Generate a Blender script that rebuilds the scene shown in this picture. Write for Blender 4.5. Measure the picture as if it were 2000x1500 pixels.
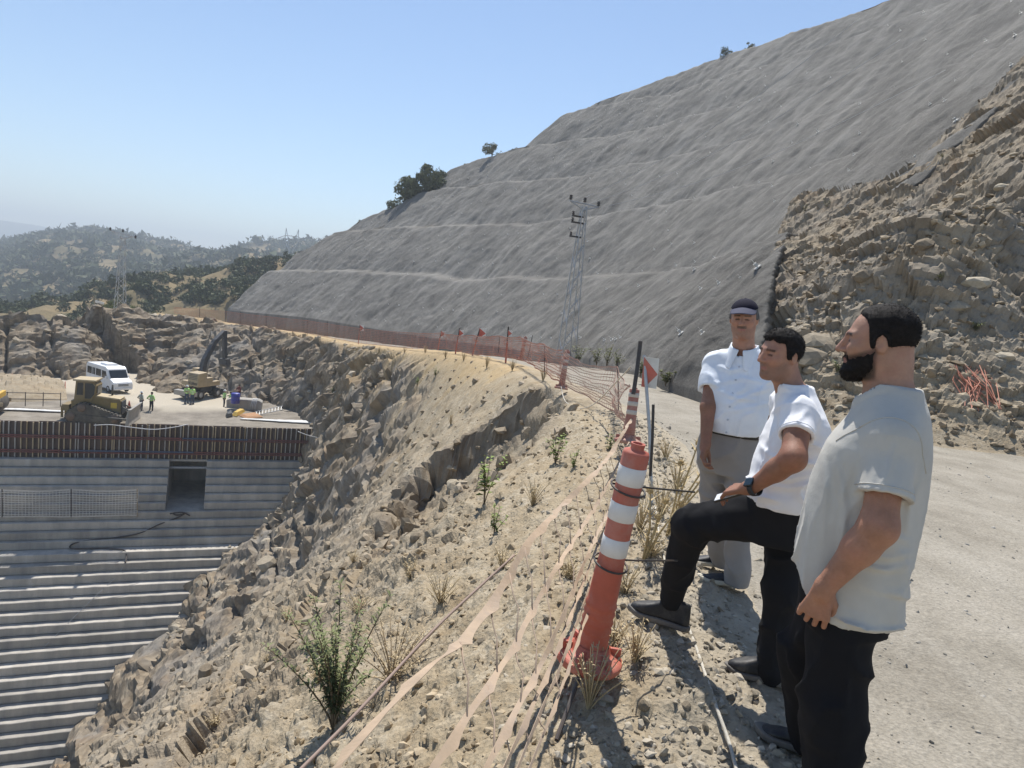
import bpy, bmesh, math, random
import numpy as np
from mathutils import Vector, Matrix
for o in list(bpy.data.objects): bpy.data.objects.remove(o)
SC = bpy.context.scene
COL = SC.collection
rnd = random.Random(7)
RNG = np.random.default_rng(11)
# ------------------------------------------------------------------ camera
FPX = 1350.0; PITCH = math.radians(7.3); ROLL = math.radians(6.4); CZ = 1.62
_F = np.array([0, math.cos(PITCH), -math.sin(PITCH)]); _R0 = np.array([1., 0, 0]); _U0 = np.array([0, math.sin(PITCH), math.cos(PITCH)])
_R = _R0*math.cos(ROLL)+_U0*math.sin(ROLL); _U = _U0*math.cos(ROLL)-_R0*math.sin(ROLL); _C = np.array([0, 0, CZ])
cam = bpy.data.cameras.new('camera'); cam_o = bpy.data.objects.new('camera', cam); COL.objects.link(cam_o)
cam.sensor_fit = 'HORIZONTAL'; cam.sensor_width = 36; cam.lens = 36*FPX/2000; cam.clip_start = .05; cam.clip_end = 20000
cam_o.matrix_world = Matrix(((_R[0], _U[0], -_F[0], 0), (_R[1], _U[1], -_F[1], 0), (_R[2], _U[2], -_F[2], CZ), (0, 0, 0, 1)))
SC.camera = cam_o
# ------------------------------------------------------------------ light
SUN_EL, SUN_AZ = math.radians(61), math.radians(-2)      # azimuth from +Y towards +X
w = bpy.data.worlds.new('World'); SC.world = w; w.use_nodes = True
nt = w.node_tree; bg = nt.nodes['Background']
sky = nt.nodes.new('ShaderNodeTexSky'); sky.sky_type = 'NISHITA'; sky.sun_disc = False
sky.sun_elevation = SUN_EL; sky.sun_rotation = SUN_AZ; sky.altitude = 100; sky.air_density = 1.0; sky.dust_density = .1; sky.ozone_density = 2.6
nt.links.new(sky.outputs[0], bg.inputs[0]); bg.inputs[1].default_value = .105
sl = bpy.data.lights.new('sun', 'SUN'); sl.energy = 4.6; sl.angle = math.radians(.53); sl.color = (1, .955, .88)
so = bpy.data.objects.new('sun', sl); COL.objects.link(so)
sd = Vector((math.sin(SUN_AZ)*math.cos(SUN_EL), math.cos(SUN_AZ)*math.cos(SUN_EL), math.sin(SUN_EL)))
so.rotation_euler = sd.to_track_quat('Z', 'Y').to_euler()
SC.view_settings.view_transform = 'Standard'; SC.view_settings.look = 'None'; SC.view_settings.exposure = .5; SC.view_settings.gamma = 1
SC.render.engine = 'CYCLES'
# ------------------------------------------------------------------ pixel helpers (photo is 2000 x 1500)
def ray(x, y): return _F+_R*(x-1000)/FPX-_U*(y-750)/FPX
def G(x, y, z=0.):
    d = ray(x, y); return _C+d*((z-CZ)/d[2])
def D(x, y, dep): return _C+ray(x, y)*dep
def PX(v):
    v = np.asarray(v, float)-_C; wd = v@_F; wd = np.where(np.abs(wd) < 1e-6, 1e-6, wd)
    return 1000+FPX*(v@_R)/wd, 750-FPX*(v@_U)/wd, wd
# ------------------------------------------------------------------ noise
def _hash(ix, iy, iz, seed):
    with np.errstate(over='ignore'):
        h = (ix.astype(np.uint32)*np.uint32(374761393)) ^ (iy.astype(np.uint32)*np.uint32(668265263)) ^ (iz.astype(np.uint32)*np.uint32(2147483647)) ^ np.uint32((seed*1274126177+977) & 0xffffffff)
        h = (h ^ (h >> np.uint32(13)))*np.uint32(1274126177); h = h ^ (h >> np.uint32(16)); h = h*np.uint32(2246822519); h = h ^ (h >> np.uint32(15))
    return h.astype(np.float32)*np.float32(1/4294967296.)
def vn(x, y, z=None, seed=0):
    x = np.asarray(x, np.float32); y = np.asarray(y, np.float32)
    fx = np.floor(x); fy = np.floor(y); ix = fx.astype(np.int64); iy = fy.astype(np.int64); tx = x-fx; ty = y-fy
    tx = tx*tx*tx*(tx*(tx*6-15)+10); ty = ty*ty*ty*(ty*(ty*6-15)+10)
    def lay(iz):
        a = _hash(ix, iy, iz, seed); b = _hash(ix+1, iy, iz, seed); c = _hash(ix, iy+1, iz, seed); d = _hash(ix+1, iy+1, iz, seed)
        return (a+(b-a)*tx)*(1-ty)+(c+(d-c)*tx)*ty
    if z is None: return lay(np.zeros_like(ix))*2-1
    z = np.asarray(z, np.float32); fz = np.floor(z); iz = fz.astype(np.int64); tz = z-fz; tz = tz*tz*(3-2*tz)
    a = lay(iz); b = lay(iz+1); return (a+(b-a)*tz)*2-1
def fbm(x, y, z=None, o=4, seed=0, g=.5):
    s = 0; a = 1.; n = 0
    for k in range(o):
        m = 2.03**k; s = s+a*vn(x*m, y*m, None if z is None else z*m, seed+k*17); n += a; a *= g
    return s/n
def facet(x, y, seed=0, tilt=1.0):
    """flat tilted facets (one per Worley cell): broken rock"""
    x = np.asarray(x, np.float32); y = np.asarray(y, np.float32)
    ix = np.floor(x).astype(np.int64); iy = np.floor(y).astype(np.int64)
    best = np.full(x.shape, 9., np.float32); out = np.zeros(x.shape, np.float32); sec = np.full(x.shape, 9., np.float32)
    z0 = np.zeros_like(ix)
    for dx in (-1, 0, 1):
        for dy in (-1, 0, 1):
            cx = ix+dx; cy = iy+dy
            px = cx+_hash(cx, cy, z0, seed); py = cy+_hash(cx, cy, z0, seed+1)
            ex = x-px; ey = y-py; d = ex*ex+ey*ey
            h = (_hash(cx, cy, z0, seed+2)*2-1)*.6+tilt*((_hash(cx, cy, z0, seed+3)*2-1)*ex+(_hash(cx, cy, z0, seed+4)*2-1)*ey)
            m = d < best
            sec = np.where(m, best, np.minimum(sec, d)); best = np.where(m, d, best); out = np.where(m, h, out)
    return out, np.sqrt(sec)-np.sqrt(best)
def sstep(a, b, x):
    t = np.clip((x-a)/(b-a), 0, 1); return t*t*(3-2*t)
# ------------------------------------------------------------------ mesh helpers
def mesh_np(name, V, Fq, mat=None, smooth=True, attrs=None, parent=None):
    me = bpy.data.meshes.new(name); V = np.asarray(V, np.float32); Fq = np.asarray(Fq, np.int32); k = Fq.shape[1]; n = len(Fq)
    me.vertices.add(len(V)); me.vertices.foreach_set('co', V.ravel())
    me.loops.add(n*k); me.loops.foreach_set('vertex_index', Fq.ravel())
    me.polygons.add(n); me.polygons.foreach_set('loop_start', np.arange(0, n*k, k, dtype=np.int32))
    try: me.polygons.foreach_set('loop_total', np.full(n, k, np.int32))
    except Exception: pass
    me.polygons.foreach_set('use_smooth', np.full(n, bool(smooth)))
    for an, av in (attrs or {}).items():
        av = np.asarray(av, np.float32)
        if av.ndim == 1: me.attributes.new(an, 'FLOAT', 'POINT').data.foreach_set('value', av)
        else:
            c = np.ones((len(av), 4), np.float32); c[:, :3] = av[:, :3]
            me.attributes.new(an, 'FLOAT_COLOR', 'POINT').data.foreach_set('color', c.ravel())
    me.update(calc_edges=True); me.validate()
    if mat: me.materials.append(mat)
    o = bpy.data.objects.new(name, me); COL.objects.link(o)
    if parent is not None: o.parent = parent
    return o
def grid_faces(nr, nc):
    i = np.arange(nr*nc).reshape(nr, nc)
    return np.stack([i[:-1, :-1], i[:-1, 1:], i[1:, 1:], i[1:, :-1]], -1).reshape(-1, 4)
class MB:
    """collects shapes into one mesh object"""
    def __init__(s): s.v = []; s.f = []
    def add(s, vs, fs):
        b = len(s.v); s.v += [tuple(map(float, q)) for q in vs]; s.f += [tuple(b+i for i in q) for q in fs]; return s
    def box(s, c, d, rot=None, taper=1.0):
        c = Vector(c); hx, hy, hz = d[0]/2, d[1]/2, d[2]/2
        vs = []
        for z, t in ((-hz, 1), (hz, taper)):
            for x, y in ((-hx, -hy), (hx, -hy), (hx, hy), (-hx, hy)):
                q = Vector((x*t, y*t, z)); vs.append(c+(rot@q if rot is not None else q))
        return s.add(vs, [(3, 2, 1, 0), (4, 5, 6, 7), (0, 1, 5, 4), (1, 2, 6, 5), (2, 3, 7, 6), (3, 0, 4, 7)])
    def prism(s, pts, axis, a, b):
        """extrude a 2-d outline; axis 'x','y','z' is the extrusion axis"""
        def mk(p, t): return {'x': (t, p[0], p[1]), 'y': (p[0], t, p[1]), 'z': (p[0], p[1], t)}[axis]
        n = len(pts); vs = [mk(p, a) for p in pts]+[mk(p, b) for p in pts]
        return s.add(vs, [tuple(range(n-1, -1, -1)), tuple(range(n, 2*n))]+[(i, (i+1) % n, n+(i+1) % n, n+i) for i in range(n)])
    def tube(s, pts, r, n=8, cap=True, closed=False):
        pts = [Vector(p) for p in pts]; m = len(pts); rs = r if isinstance(r, (list, tuple)) else [r]*m
        up = Vector((0, 0, 1)); vs = []; fs = []; pa = None
        for i, p in enumerate(pts):
            t = (pts[min(i+1, m-1)]-pts[max(i-1, 0)])
            if t.length < 1e-9: t = Vector((0, 0, 1))
            t.normalize()
            if pa is None: a = t.cross(up if abs(t.z) < .95 else Vector((1, 0, 0))).normalized()
            else:
                a = pa-t*pa.dot(t); a = a.normalized() if a.length > 1e-6 else pa
            pa = a; b = t.cross(a)
            for k in range(n):
                an = 2*math.pi*k/n; vs.append(p+(a*math.cos(an)+b*math.sin(an))*rs[i])
        for i in range(m-1):
            for k in range(n): fs.append((i*n+k, i*n+(k+1) % n, (i+1)*n+(k+1) % n, (i+1)*n+k))
        if cap: fs += [tuple(range(n-1, -1, -1)), tuple(range((m-1)*n, m*n))]
        return s.add(vs, fs)
    def lathe(s, prof, n=24, M=None, cap=True):
        """prof = [(r,z)...] about z, transformed by M"""
        vs = []; fs = []
        for (r, z) in prof:
            for k in range(n):
                a = 2*math.pi*k/n; q = Vector((r*math.cos(a), r*math.sin(a), z)); vs.append(M@q if M is not None else q)
        for i in range(len(prof)-1):
            for k in range(n): fs.append((i*n+k, i*n+(k+1) % n, (i+1)*n+(k+1) % n, (i+1)*n+k))
        if cap: fs += [tuple(range(n-1, -1, -1)), tuple(range((len(prof)-1)*n, len(prof)*n))]
        return s.add(vs, fs)
    def quad(s, a, b, c, d): return s.add([a, b, c, d], [(0, 1, 2, 3)])
    def build(s, name, mat, parent=None, smooth=False, bevel=0, solid=0):
        me = bpy.data.meshes.new(name); me.from_pydata(s.v, [], s.f); me.update()
        if smooth: me.polygons.foreach_set('use_smooth', [True]*len(me.polygons))
        if mat: me.materials.append(mat)
        o = bpy.data.objects.new(name, me); COL.objects.link(o)
        if bevel:
            bm = bmesh.new(); bm.from_mesh(me); bmesh.ops.recalc_face_normals(bm, faces=bm.faces)
            es = [e for e in bm.edges if len(e.link_faces) == 2 and e.calc_face_angle(0) > .5]
            bmesh.ops.bevel(bm, geom=es, offset=bevel, segments=2, affect='EDGES', profile=.6, clamp_overlap=True)
            bm.to_mesh(me); bm.free()
        if parent is not None: o.parent = parent
        return o
def tag(o, label=None, cat=None, group=None, kind=None):
    if label: o['label'] = label
    if cat: o['category'] = cat
    if group: o['group'] = group
    if kind: o['kind'] = kind
    return o
def thing(name, label, cat, loc=(0, 0, 0), rz=0, group=None):
    o = bpy.data.objects.new(name, None); COL.objects.link(o); o.location = loc; o.rotation_euler = (0, 0, rz); o.empty_display_size = .2
    return tag(o, label, cat, group)
def copy_tree(o, parent=None):
    c = o.copy(); COL.objects.link(c); c.parent = parent
    for ch in list(o.children): copy_tree(ch, c)
    return c
# ------------------------------------------------------------------ materials
class NB:
    def __init__(s, name):
        s.m = bpy.data.materials.new(name); s.m.use_nodes = True; s.t = s.m.node_tree; s.n = s.t.nodes; s.b = s.n['Principled BSDF']
        s.co = s.n.new('ShaderNodeTexCoord').outputs['Object']
    def L(s, a, b): s.t.links.new(a, b)
    def map(s, scale=(1, 1, 1), rot=(0, 0, 0), co=None):
        m = s.n.new('ShaderNodeMapping'); m.inputs['Scale'].default_value = scale; m.inputs['Rotation'].default_value = rot; s.L(co or s.co, m.inputs[0]); return m.outputs[0]
    def noise(s, sc, det=5, rough=.6, co=None, dist=0.):
        t = s.n.new('ShaderNodeTexNoise'); t.inputs['Scale'].default_value = sc; t.inputs['Detail'].default_value = det; t.inputs['Roughness'].default_value = rough; t.inputs['Distortion'].default_value = dist
        s.L(co or s.co, t.inputs['Vector']); return t.outputs[0]
    def voro(s, sc, feat='F1', out=0, co=None):
        t = s.n.new('ShaderNodeTexVoronoi'); t.feature = feat; t.inputs['Scale'].default_value = sc; s.L(co or s.co, t.inputs['Vector']); return t.outputs[out]
    def ramp(s, fac, stops):
        r = s.n.new('ShaderNodeValToRGB'); e = r.color_ramp.elements
        while len(e) < len(stops): e.new(.5)
        for i, (p, c) in enumerate(stops): e[i].position = p; e[i].color = (c, c, c, 1) if isinstance(c, (int, float)) else tuple(c)+(1,)
        s.L(fac, r.inputs[0]); return r.outputs[0]
    def mix(s, fac, a, b, mode='MIX'):
        m = s.n.new('ShaderNodeMix'); m.data_type = 'RGBA'; m.blend_type = mode; m.clamp_factor = True
        for v, i in ((fac, 0), (a, 6), (b, 7)):
            if isinstance(v, (int, float)): m.inputs[i].default_value = v if i == 0 else (v, v, v, 1)
            elif isinstance(v, tuple): m.inputs[i].default_value = v+(1,)
            else: s.L(v, m.inputs[i])
        return m.outputs[2]
    def math(s, op, a, b=0.):
        m = s.n.new('ShaderNodeMath'); m.operation = op
        for v, i in ((a, 0), (b, 1)):
            if isinstance(v, (int, float)): m.inputs[i].default_value = v
            else: s.L(v, m.inputs[i])
        return m.outputs[0]
    def attr(s, name, out='Fac'):
        a = s.n.new('ShaderNodeAttribute'); a.attribute_name = name; return a.outputs[out]
    def bump(s, h, dist=.01, st=1., prev=None):
        b = s.n.new('ShaderNodeBump'); b.inputs['Strength'].default_value = st; b.inputs['Distance'].default_value = dist; s.L(h, b.inputs['Height'])
        if prev: s.L(prev, b.inputs['Normal'])
        return b.outputs[0]
    def fin(s, col=None, rough=.9, nrm=None, metal=0., spec=None):
        if col is not None:
            if isinstance(col, tuple): s.b.inputs['Base Color'].default_value = col+(1,)
            else: s.L(col, s.b.inputs['Base Color'])
        if isinstance(rough, (int, float)): s.b.inputs['Roughness'].default_value = rough
        else: s.L(rough, s.b.inputs['Roughness'])
        s.b.inputs['Metallic'].default_value = metal
        if spec is not None: s.b.inputs['Specular IOR Level'].default_value = spec
        if nrm is not None: s.L(nrm, s.b.inputs['Normal'])
        return s.m
MATS = {}
def simple(name, col, rough=.6, metal=0., var=.12, sc=8., dirt=None, bump=0., spec=None):
    """plain paint, plastic or metal with a little wear"""
    if name in MATS: return MATS[name]
    b = NB(name); n = b.noise(sc, 6, .65)
    lo = tuple(c*(1-var) for c in col); hi = tuple(min(1, c*(1+var)) for c in col)
    c = b.ramp(n, [(.3, lo), (.7, hi)])
    if dirt: c = b.mix(b.math('MULTIPLY', b.ramp(b.noise(sc*.45, 8, .7), [(.45, 0.), (.7, 1.)]), dirt[3]), c, tuple(dirt[:3]))
    MATS[name] = b.fin(c, rough, b.bump(b.noise(sc*6, 4), bump) if bump else None, metal, spec); return MATS[name]
# ------------------------------------------------------------------ ground materials
def mat_soil():
    b = NB('soil'); rock = b.attr('rock'); dry = b.attr('dry'); wx = b.attr('sandy')
    big = b.noise(.5, 6, .6); med = b.noise(4, 7, .65); fine = b.noise(60, 5, .7)
    soil = b.ramp(med, [(.25, (.25, .185, .11)), (.5, (.36, .29, .195)), (.8, (.47, .39, .275))])
    cell = b.voro(26, 'F1', 1); stone = b.ramp(b.math('ADD', cell, 0.), [(.1, (.27, .22, .15)), (.5, (.40, .34, .25)), (.9, (.50, .44, .34))])
    soil = b.mix(b.ramp(b.noise(2.2, 4), [(.42, 0.), (.62, .75)]), soil, stone)
    mp = b.map((1, .35, 1.), (.3, .2, -.4))
    rk = b.ramp(b.noise(1.3, 9, .68, mp, .6), [(.25, (.095, .075, .052)), (.45, (.20, .16, .115)), (.6, (.32, .265, .195)), (.8, (.44, .375, .285))])
    rust = b.ramp(b.noise(.35, 5, .6), [(.56, 0.), (.72, .55)])
    rk = b.mix(rust, rk, (.30, .19, .10))
    grey = b.ramp(b.noise(.22, 5, .6), [(.45, 0.), (.65, .65)])
    rk = b.mix(grey, rk, b.ramp(b.noise(1.6, 8, .7), [(.3, (.13, .125, .12)), (.7, (.34, .325, .30))]))
    c = b.mix(rock, soil, rk)
    c = b.mix(b.math('MULTIPLY', dry, .75), c, b.ramp(med, [(.3, (.40, .28, .14)), (.7, (.52, .39, .22))]))
    c = b.mix(b.ramp(fine, [(.3, .35), (.6, 0.)]), c, (.20, .165, .12), 'MULTIPLY') if False else c
    c = b.mix(.5, c, b.ramp(fine, [(.25, .62), (.75, 1.25)]), 'MULTIPLY')
    c = b.mix(wx, c, b.ramp(med, [(.3, (.32, .275, .205)), (.7, (.43, .38, .30))]))
    n1 = b.bump(b.voro(38), .012, .7); n2 = b.bump(b.noise(90, 6, .75), .008, .6, n1); n3 = b.bump(b.noise(7, 8, .7), .05, .6, n2)
    return b.fin(c, .95, n3, spec=.15)
def mat_road():
    b = NB('road_dust'); med = b.noise(1.1, 8, .65); fine = b.noise(45, 6, .75); tr = b.noise(1.5, 6, .6, b.map((1.6, .16, 1), (0, 0, -.12)))
    c = b.ramp(med, [(.28, (.235, .21, .17)), (.5, (.315, .285, .235)), (.75, (.385, .35, .295))])
    c = b.mix(b.ramp(tr, [(.45, 0.), (.7, .45)]), c, (.41, .38, .325))
    c = b.mix(.75, c, b.ramp(fine, [(.3, .5), (.7, 1.3)]), 'MULTIPLY'); c = b.mix(b.ramp(b.noise(2.6, 8, .72, b.map((1, .5, 1))), [(.5, 0.), (.66, .5)]), c, (.20, .18, .145))
    c = b.mix(b.ramp(b.voro(55), [(.0, .55), (.16, 0.)]), c, (.21, .195, .17))
    n = b.bump(b.voro(60), .006, .6); n = b.bump(fine, .008, .7, n); n = b.bump(b.noise(5, 7), .03, .6, n)
    return b.fin(c, .95, n, spec=.12)
def mat_shot():
    b = NB('shotcrete'); big = b.noise(.12, 5, .6); med = b.noise(1.6, 7, .65); fine = b.noise(14, 6, .75); pale_streak = b.attr('streak')
    c = b.ramp(b.noise(.35, 8, .68, b.map((1, 1, .5))), [(.3, (.14, .132, .12)), (.5, (.20, .19, .173)), (.72, (.275, .262, .238))])
    c = b.mix(.55, c, b.ramp(med, [(.25, .72), (.75, 1.25)]), 'MULTIPLY')
    c = b.mix(b.math('MULTIPLY', pale_streak, .5), c, (.31, .295, .27))  # paler tone along the raised rills
    c = b.mix(.45, c, b.ramp(fine, [(.3, .7), (.7, 1.25)]), 'MULTIPLY')
    n = b.bump(fine, .085, 1.); n = b.bump(b.noise(3.2, 8, .75), .16, .7, n)
    return b.fin(c, .95, n, spec=.1)
M_SOIL, M_ROAD, M_SHOT = mat_soil(), mat_road(), mat_shot()
def flat_where(o, mask):
    me = o.data; n = len(me.polygons); li = np.zeros(len(me.loops), np.int32); me.loops.foreach_get('vertex_index', li); me.polygons.foreach_set('use_smooth', ~mask[li[::4]][:n])
# ------------------------------------------------------------------ dam frame (front face line, direction, outward normal)
DFL = np.array([-36.35, 48.52]); DE = np.array([.923, .384]); DN = np.array([.384, -.923]); PAD = -11.4
FORM_B = -14.05; NUP = 10; HUP = .568; TUP = .36; HLO = .58; TLO = .60; NLO = 28
Z_LO = FORM_B-NUP*HUP; O_UP = .60
def dam_off(z):
    z = np.asarray(z, float)
    return np.where(z > FORM_B, 0., np.where(z > Z_LO, O_UP+TUP*np.floor((FORM_B-z)/HUP), O_UP+TUP*NUP+TLO*np.floor((Z_LO-z)/HLO+1)))
def dam_hit(x, y):
    d = ray(x, y); o = 0.
    for _ in range(25):
        t = ((DFL+DN*o)@DN)/(d[:2]@DN); q = _C+d*t; o = .5*o+.5*float(dam_off(q[2]))
    return q
# ------------------------------------------------------------------ crest line: the edge of the road bench, where the barrier fence stands
CREST = np.array([(.25, -6, 0), (.25, -1, 0), (.28, 1, 0), (.42, 2.4, .0), (.62, 4.2, 0), (1.0, 6.5, 0), (1.3, 8.6, -.02), (1.3, 11.0, -.1), (1.03, 14.4, -.27), (-0.31, 21.90, -0.59), (-2.75, 31.88, -1.33), (-7.37, 45.82, -2.73), (-14.55, 63.75, -4.44), (-23.60, 77.76, -5.27), (-34.51, 87.74, -6.05), (-40.70, 89.78, -5.83), (-45.70, 87.79, -5.67), (-50.38, 83.65, -6.46), (-53.73, 79.42, -8.02), (-53.66, 76.05, -10.72)])
def crest_field(x, y):
    """signed distance to the crest (positive on the valley side), crest height, arc length"""
    x = np.asarray(x, np.float32); y = np.asarray(y, np.float32)
    best = np.full(x.shape, 1e9, np.float32); sg = np.zeros(x.shape, np.float32); zc = np.zeros(x.shape, np.float32); sa = np.zeros(x.shape, np.float32); acc = 0.
    for i in range(len(CREST)-1):
        a = CREST[i]; b = CREST[i+1]; ex, ey = b[0]-a[0], b[1]-a[1]; L2 = ex*ex+ey*ey; L = math.sqrt(L2)
        t = np.clip(((x-a[0])*ex+(y-a[1])*ey)/L2, 0, 1); dx = x-(a[0]+t*ex); dy = y-(a[1]+t*ey); d = np.sqrt(dx*dx+dy*dy)
        side = ex*(y-a[1])-ey*(x-a[0])
        m = d < best
        best = np.where(m, d, best); sg = np.where(m, np.where(side >= 0, 1., -1.), sg); zc = np.where(m, a[2]+t*(b[2]-a[2]), zc); sa = np.where(m, acc+t*L, sa); acc += L
    return best*sg, zc, sa
def slope0(d, sa):
    """drop below the crest at distance d on the valley side"""
    m = .25+.9*sstep(30, 60, sa)          # flat margin outside the fence
    k = 1.0
    e = np.maximum(d-m, 0)
    return k*e-.45*(1-np.exp(-e/1.2))+.04*np.minimum(d, m)
CTRL = []
for (x, y) in [(655, 838), (640, 880), (600, 935), (548, 990), (505, 1035), (440, 1083), (380, 1150), (315, 1220), (250, 1292), (170, 1390), (100, 1480), (40, 1560)]:
    CTRL.append(dam_hit(x, y))
for (x, y) in [(60, 738), (150, 745), (300, 762), (400, 770), (480, 778), (560, 795), (620, 815)]: CTRL.append(G(x, y, PAD))
CTRL = np.array(CTRL)
_d, _z, _s = crest_field(CTRL[:, 0], CTRL[:, 1]); _res = CTRL[:, 2]-(_z-slope0(_d, _s))
def ground_base(x, y):
    d, zc, sa = crest_field(x, y)
    z = zc-slope0(d, sa); num = np.zeros_like(z); den = np.full_like(z, 1e-6)
    for c, rs in zip(CTRL, _res):
        wt = 1/((x-c[0])**2+(y-c[1])**2+3.)**1.6; num += wt*np.float32(rs); den += wt
    cor = num/den
    dc = np.sqrt(x*x+y*y)
    cor *= sstep(0, 7, d)*sstep(10, 40, dc)
    e = np.maximum(-d-1.5, 0); zz = np.where(d > 0, z+cor, zc-.05*np.minimum(e, 14)*sstep(25, 45, sa)-.22*e*sstep(78, 92, sa))
    return zz, d, zc, sa
SCARP = (-.6, 12.9)
def ground_z(x, y, detail=True):
    x = np.asarray(x, np.float32); y = np.asarray(y, np.float32)
    z, d, zc, sa = ground_base(x, y)
    dc = np.sqrt(x*x+y*y)
    wig = fbm(x*.45, y*.45, o=3, seed=5)
    # rubble windrow along the road edge
    z = z+.075*np.exp(-((d+.30)/.32)**2)*(1+.6*vn(x*1.3, y*1.3, seed=3))
    z = np.where(d < -1.0, z-.12*sstep(-1.0, -1.6, d), z)
    # collapsed scarp just outside the fence
    cx, cy = SCARP; rx = x-cx-.55*fbm(x*.9, y*.9, o=3, seed=8); ry = y-cy-.9*fbm(x*.7, y*.7, o=3, seed=9)
    scm = 0.
    ell = np.sqrt((rx/1.75)**2+(ry/2.7)**2); z = z-1.0*sstep(1.06, .82, ell)*sstep(-.2, .9, d)*sstep(2.8, .6, -rx+.0*ry)
    scm = sstep(1.25, 1.0, ell)*sstep(.45, .8, ell)*sstep(-.2, .5, d)
    out = sstep(.15, 1.6, d)                      # valley side
    far = sstep(26, 42, dc); rock = out*np.clip(sstep(.9, 4.5, d)*.55+.45*sstep(-.1, .35, wig)*sstep(.6, 2, d)+far, 0, 1)*sstep(2.8, 6.5, dc); rock = np.maximum(rock, .8*scm)
    disp = np.zeros_like(z)
    if detail:
        z = z+out*fbm(x*.3, y*.3, o=3, seed=77)*.35*sstep(3, 9, dc)
        u = x*.80+z*.35+y*.30; v = -x*.30+y*.93-z*.2         # bedding frame: long along v
        f3, e3 = facet(u*1/1.15+.35*wig, v/2.6, 21, 1.1); f2, e2 = facet(u/.42+.5*wig, v/.85, 31, 1.2); f1, e1 = facet(x/.13, y/.2, 41, 1.2)
        bb = z*1.25+y*.35; u4 = x*.80+bb*.6; v4 = -x*.6+bb*.8; f4, e4 = facet(u4/3.4+.2*wig, v4/1.5, 51, 1.1); f5, e5 = facet(u4/1.3+.3*wig, v4/.55, 55, 1.1)
        disp = disp+rock*(1-far)*(f3*.28+f2*.13)+out*(f1*.04)*sstep(1.5, 5, dc)+rock*far*(f4*.55+f5*.22)
        gul = np.abs(fbm(u*.55, v*.16, o=3, seed=61)); disp = disp-rock*.5*np.exp(-(gul/.09)**2)*(.4+far)
        # small gravelly relief everywhere off the road
        nr = sstep(-.95, -.6, d)
        g1, _ = facet(x/.055, y/.055, 71, 1.3); g2, _ = facet(x/.13+9, y/.13, 81, 1.2); g3, _ = facet(x/.34+3, y/.34, 87, 1.1)
        near = sstep(18, 7, dc)
        disp = disp+nr*near*(g1*.012+g2*.02*(1-.4*rock)+.035*fbm(x*2.2, y*2.2, o=3, seed=91)+.035*g3*out)
        w1, _ = facet((x+y*.3)/.30, (z+y*.2)/.22, 95, 1.2); disp = disp+scm*(.05*w1+.10*fbm(y*2.2, z*1.6, o=3, seed=97))
        if detail != 'split': z = z+disp
    return (z, d, zc, sa, rock, disp) if detail == 'split' else (z, d, zc, sa, rock)
def polar(az0, az1, na, rows):
    az = np.radians(np.linspace(az0, az1, na)); r = np.concatenate([np.exp(np.linspace(math.log(a), math.log(b), n, endpoint=(i == len(rows)-1))) for i, (a, b, n) in enumerate(rows)])
    return (r[:, None]*np.sin(az)[None]).astype(np.float32), (r[:, None]*np.cos(az)[None]).astype(np.float32)
NA = 535
X, Y = polar(-66, 34, NA, [(.9, 12, 250), (12, 52, 200), (52, 96, 240), (96, 128, 12)]); NR = X.shape[0]
def nrm_disp(X, Y, Z, dsp):
    P3 = np.stack([X, Y, Z], -1); n = np.cross(np.gradient(P3, axis=1), np.gradient(P3, axis=0)); n /= np.linalg.norm(n, axis=-1, keepdims=True)+1e-9
    n = np.where(n[..., 2:] < 0, -n, n); return P3+n*dsp[..., None]
Z, Dd, Zc, Sa, Rk, Dsp = ground_z(X, Y, 'split')
PV = nrm_disp(X, Y, Z, Dsp)
dry = np.clip(sstep(1.2, .1, np.abs(Dd-.3))*sstep(16, 24, np.hypot(X, Y))+.8*sstep(.1, .45, fbm(X*.5, Y*.5, o=3, seed=13))*sstep(4, .5, np.abs(Dd))*sstep(15, 20, np.hypot(X, Y)), 0, 1)
dry = np.maximum(dry, sstep(0, -3, Dd)*sstep(60, 80, Y)*.7)
sandy = sstep(.0, -.5, Dd)*sstep(26, 12, np.hypot(X, Y))*.8
hillside = mesh_np('hillside', PV.reshape(-1, 3), grid_faces(NR, NA), M_SOIL, True, {'rock': Rk.ravel(), 'dry': dry.ravel(), 'sandy': sandy.ravel()})
flat_where(hillside, (Rk.ravel() > .3))
tag(hillside, 'steep tan earth and broken rock slope falling from the road edge to the dam', kind='structure')
# ------------------------------------------------------------------ ground sheet to the horizon, below everything
gs = MB(); gs.quad((-6000, -3000, -60), (6000, -3000, -60), (6000, 9000, -60), (-6000, 9000, -60))
tag(gs.build('ground', simple('valley_floor', (.30, .25, .17), .95, sc=.05)), 'valley floor far below', kind='structure')
# ------------------------------------------------------------------ road
def road_z(x, y):
    d, zc, sa = crest_field(x, y)
    z = zc-.05*np.clip(-d-1.5, 0, 14)*sstep(25, 45, sa)+.02+.012*fbm(x*.8, y*.8, o=3, seed=201)+.02*vn(x*.25, y*.25, seed=202)
    rut = np.sin(d*2.4+.4*vn(x*.2, y*.2, seed=203)); z = z+.012*rut*sstep(-1.2, -3, d)
    g, _ = facet(x/.07, y/.07, 205, 1.2); z = z+.004*g*sstep(14, 5, np.hypot(x, y))
    return z-.25*sstep(-1.05, -.55, d), d
NA2, NR2 = 360, 340
X2, Y2 = polar(-50, 78, NA2, [(.7, 125, NR2)])
Z2, d2 = road_z(X2, Y2)
fq = grid_faces(NR2, NA2); dm = d2.ravel()[fq].max(1); cv = np.stack([X2, Y2, Z2], -1).reshape(-1, 3)[fq[:, 0]]; fq = fq[(dm < -.35) & ((np.hypot(cv[:, 0], cv[:, 1]) < 30) | ((dm > -9) & (cv[:, 1] < 74)))]
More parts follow.
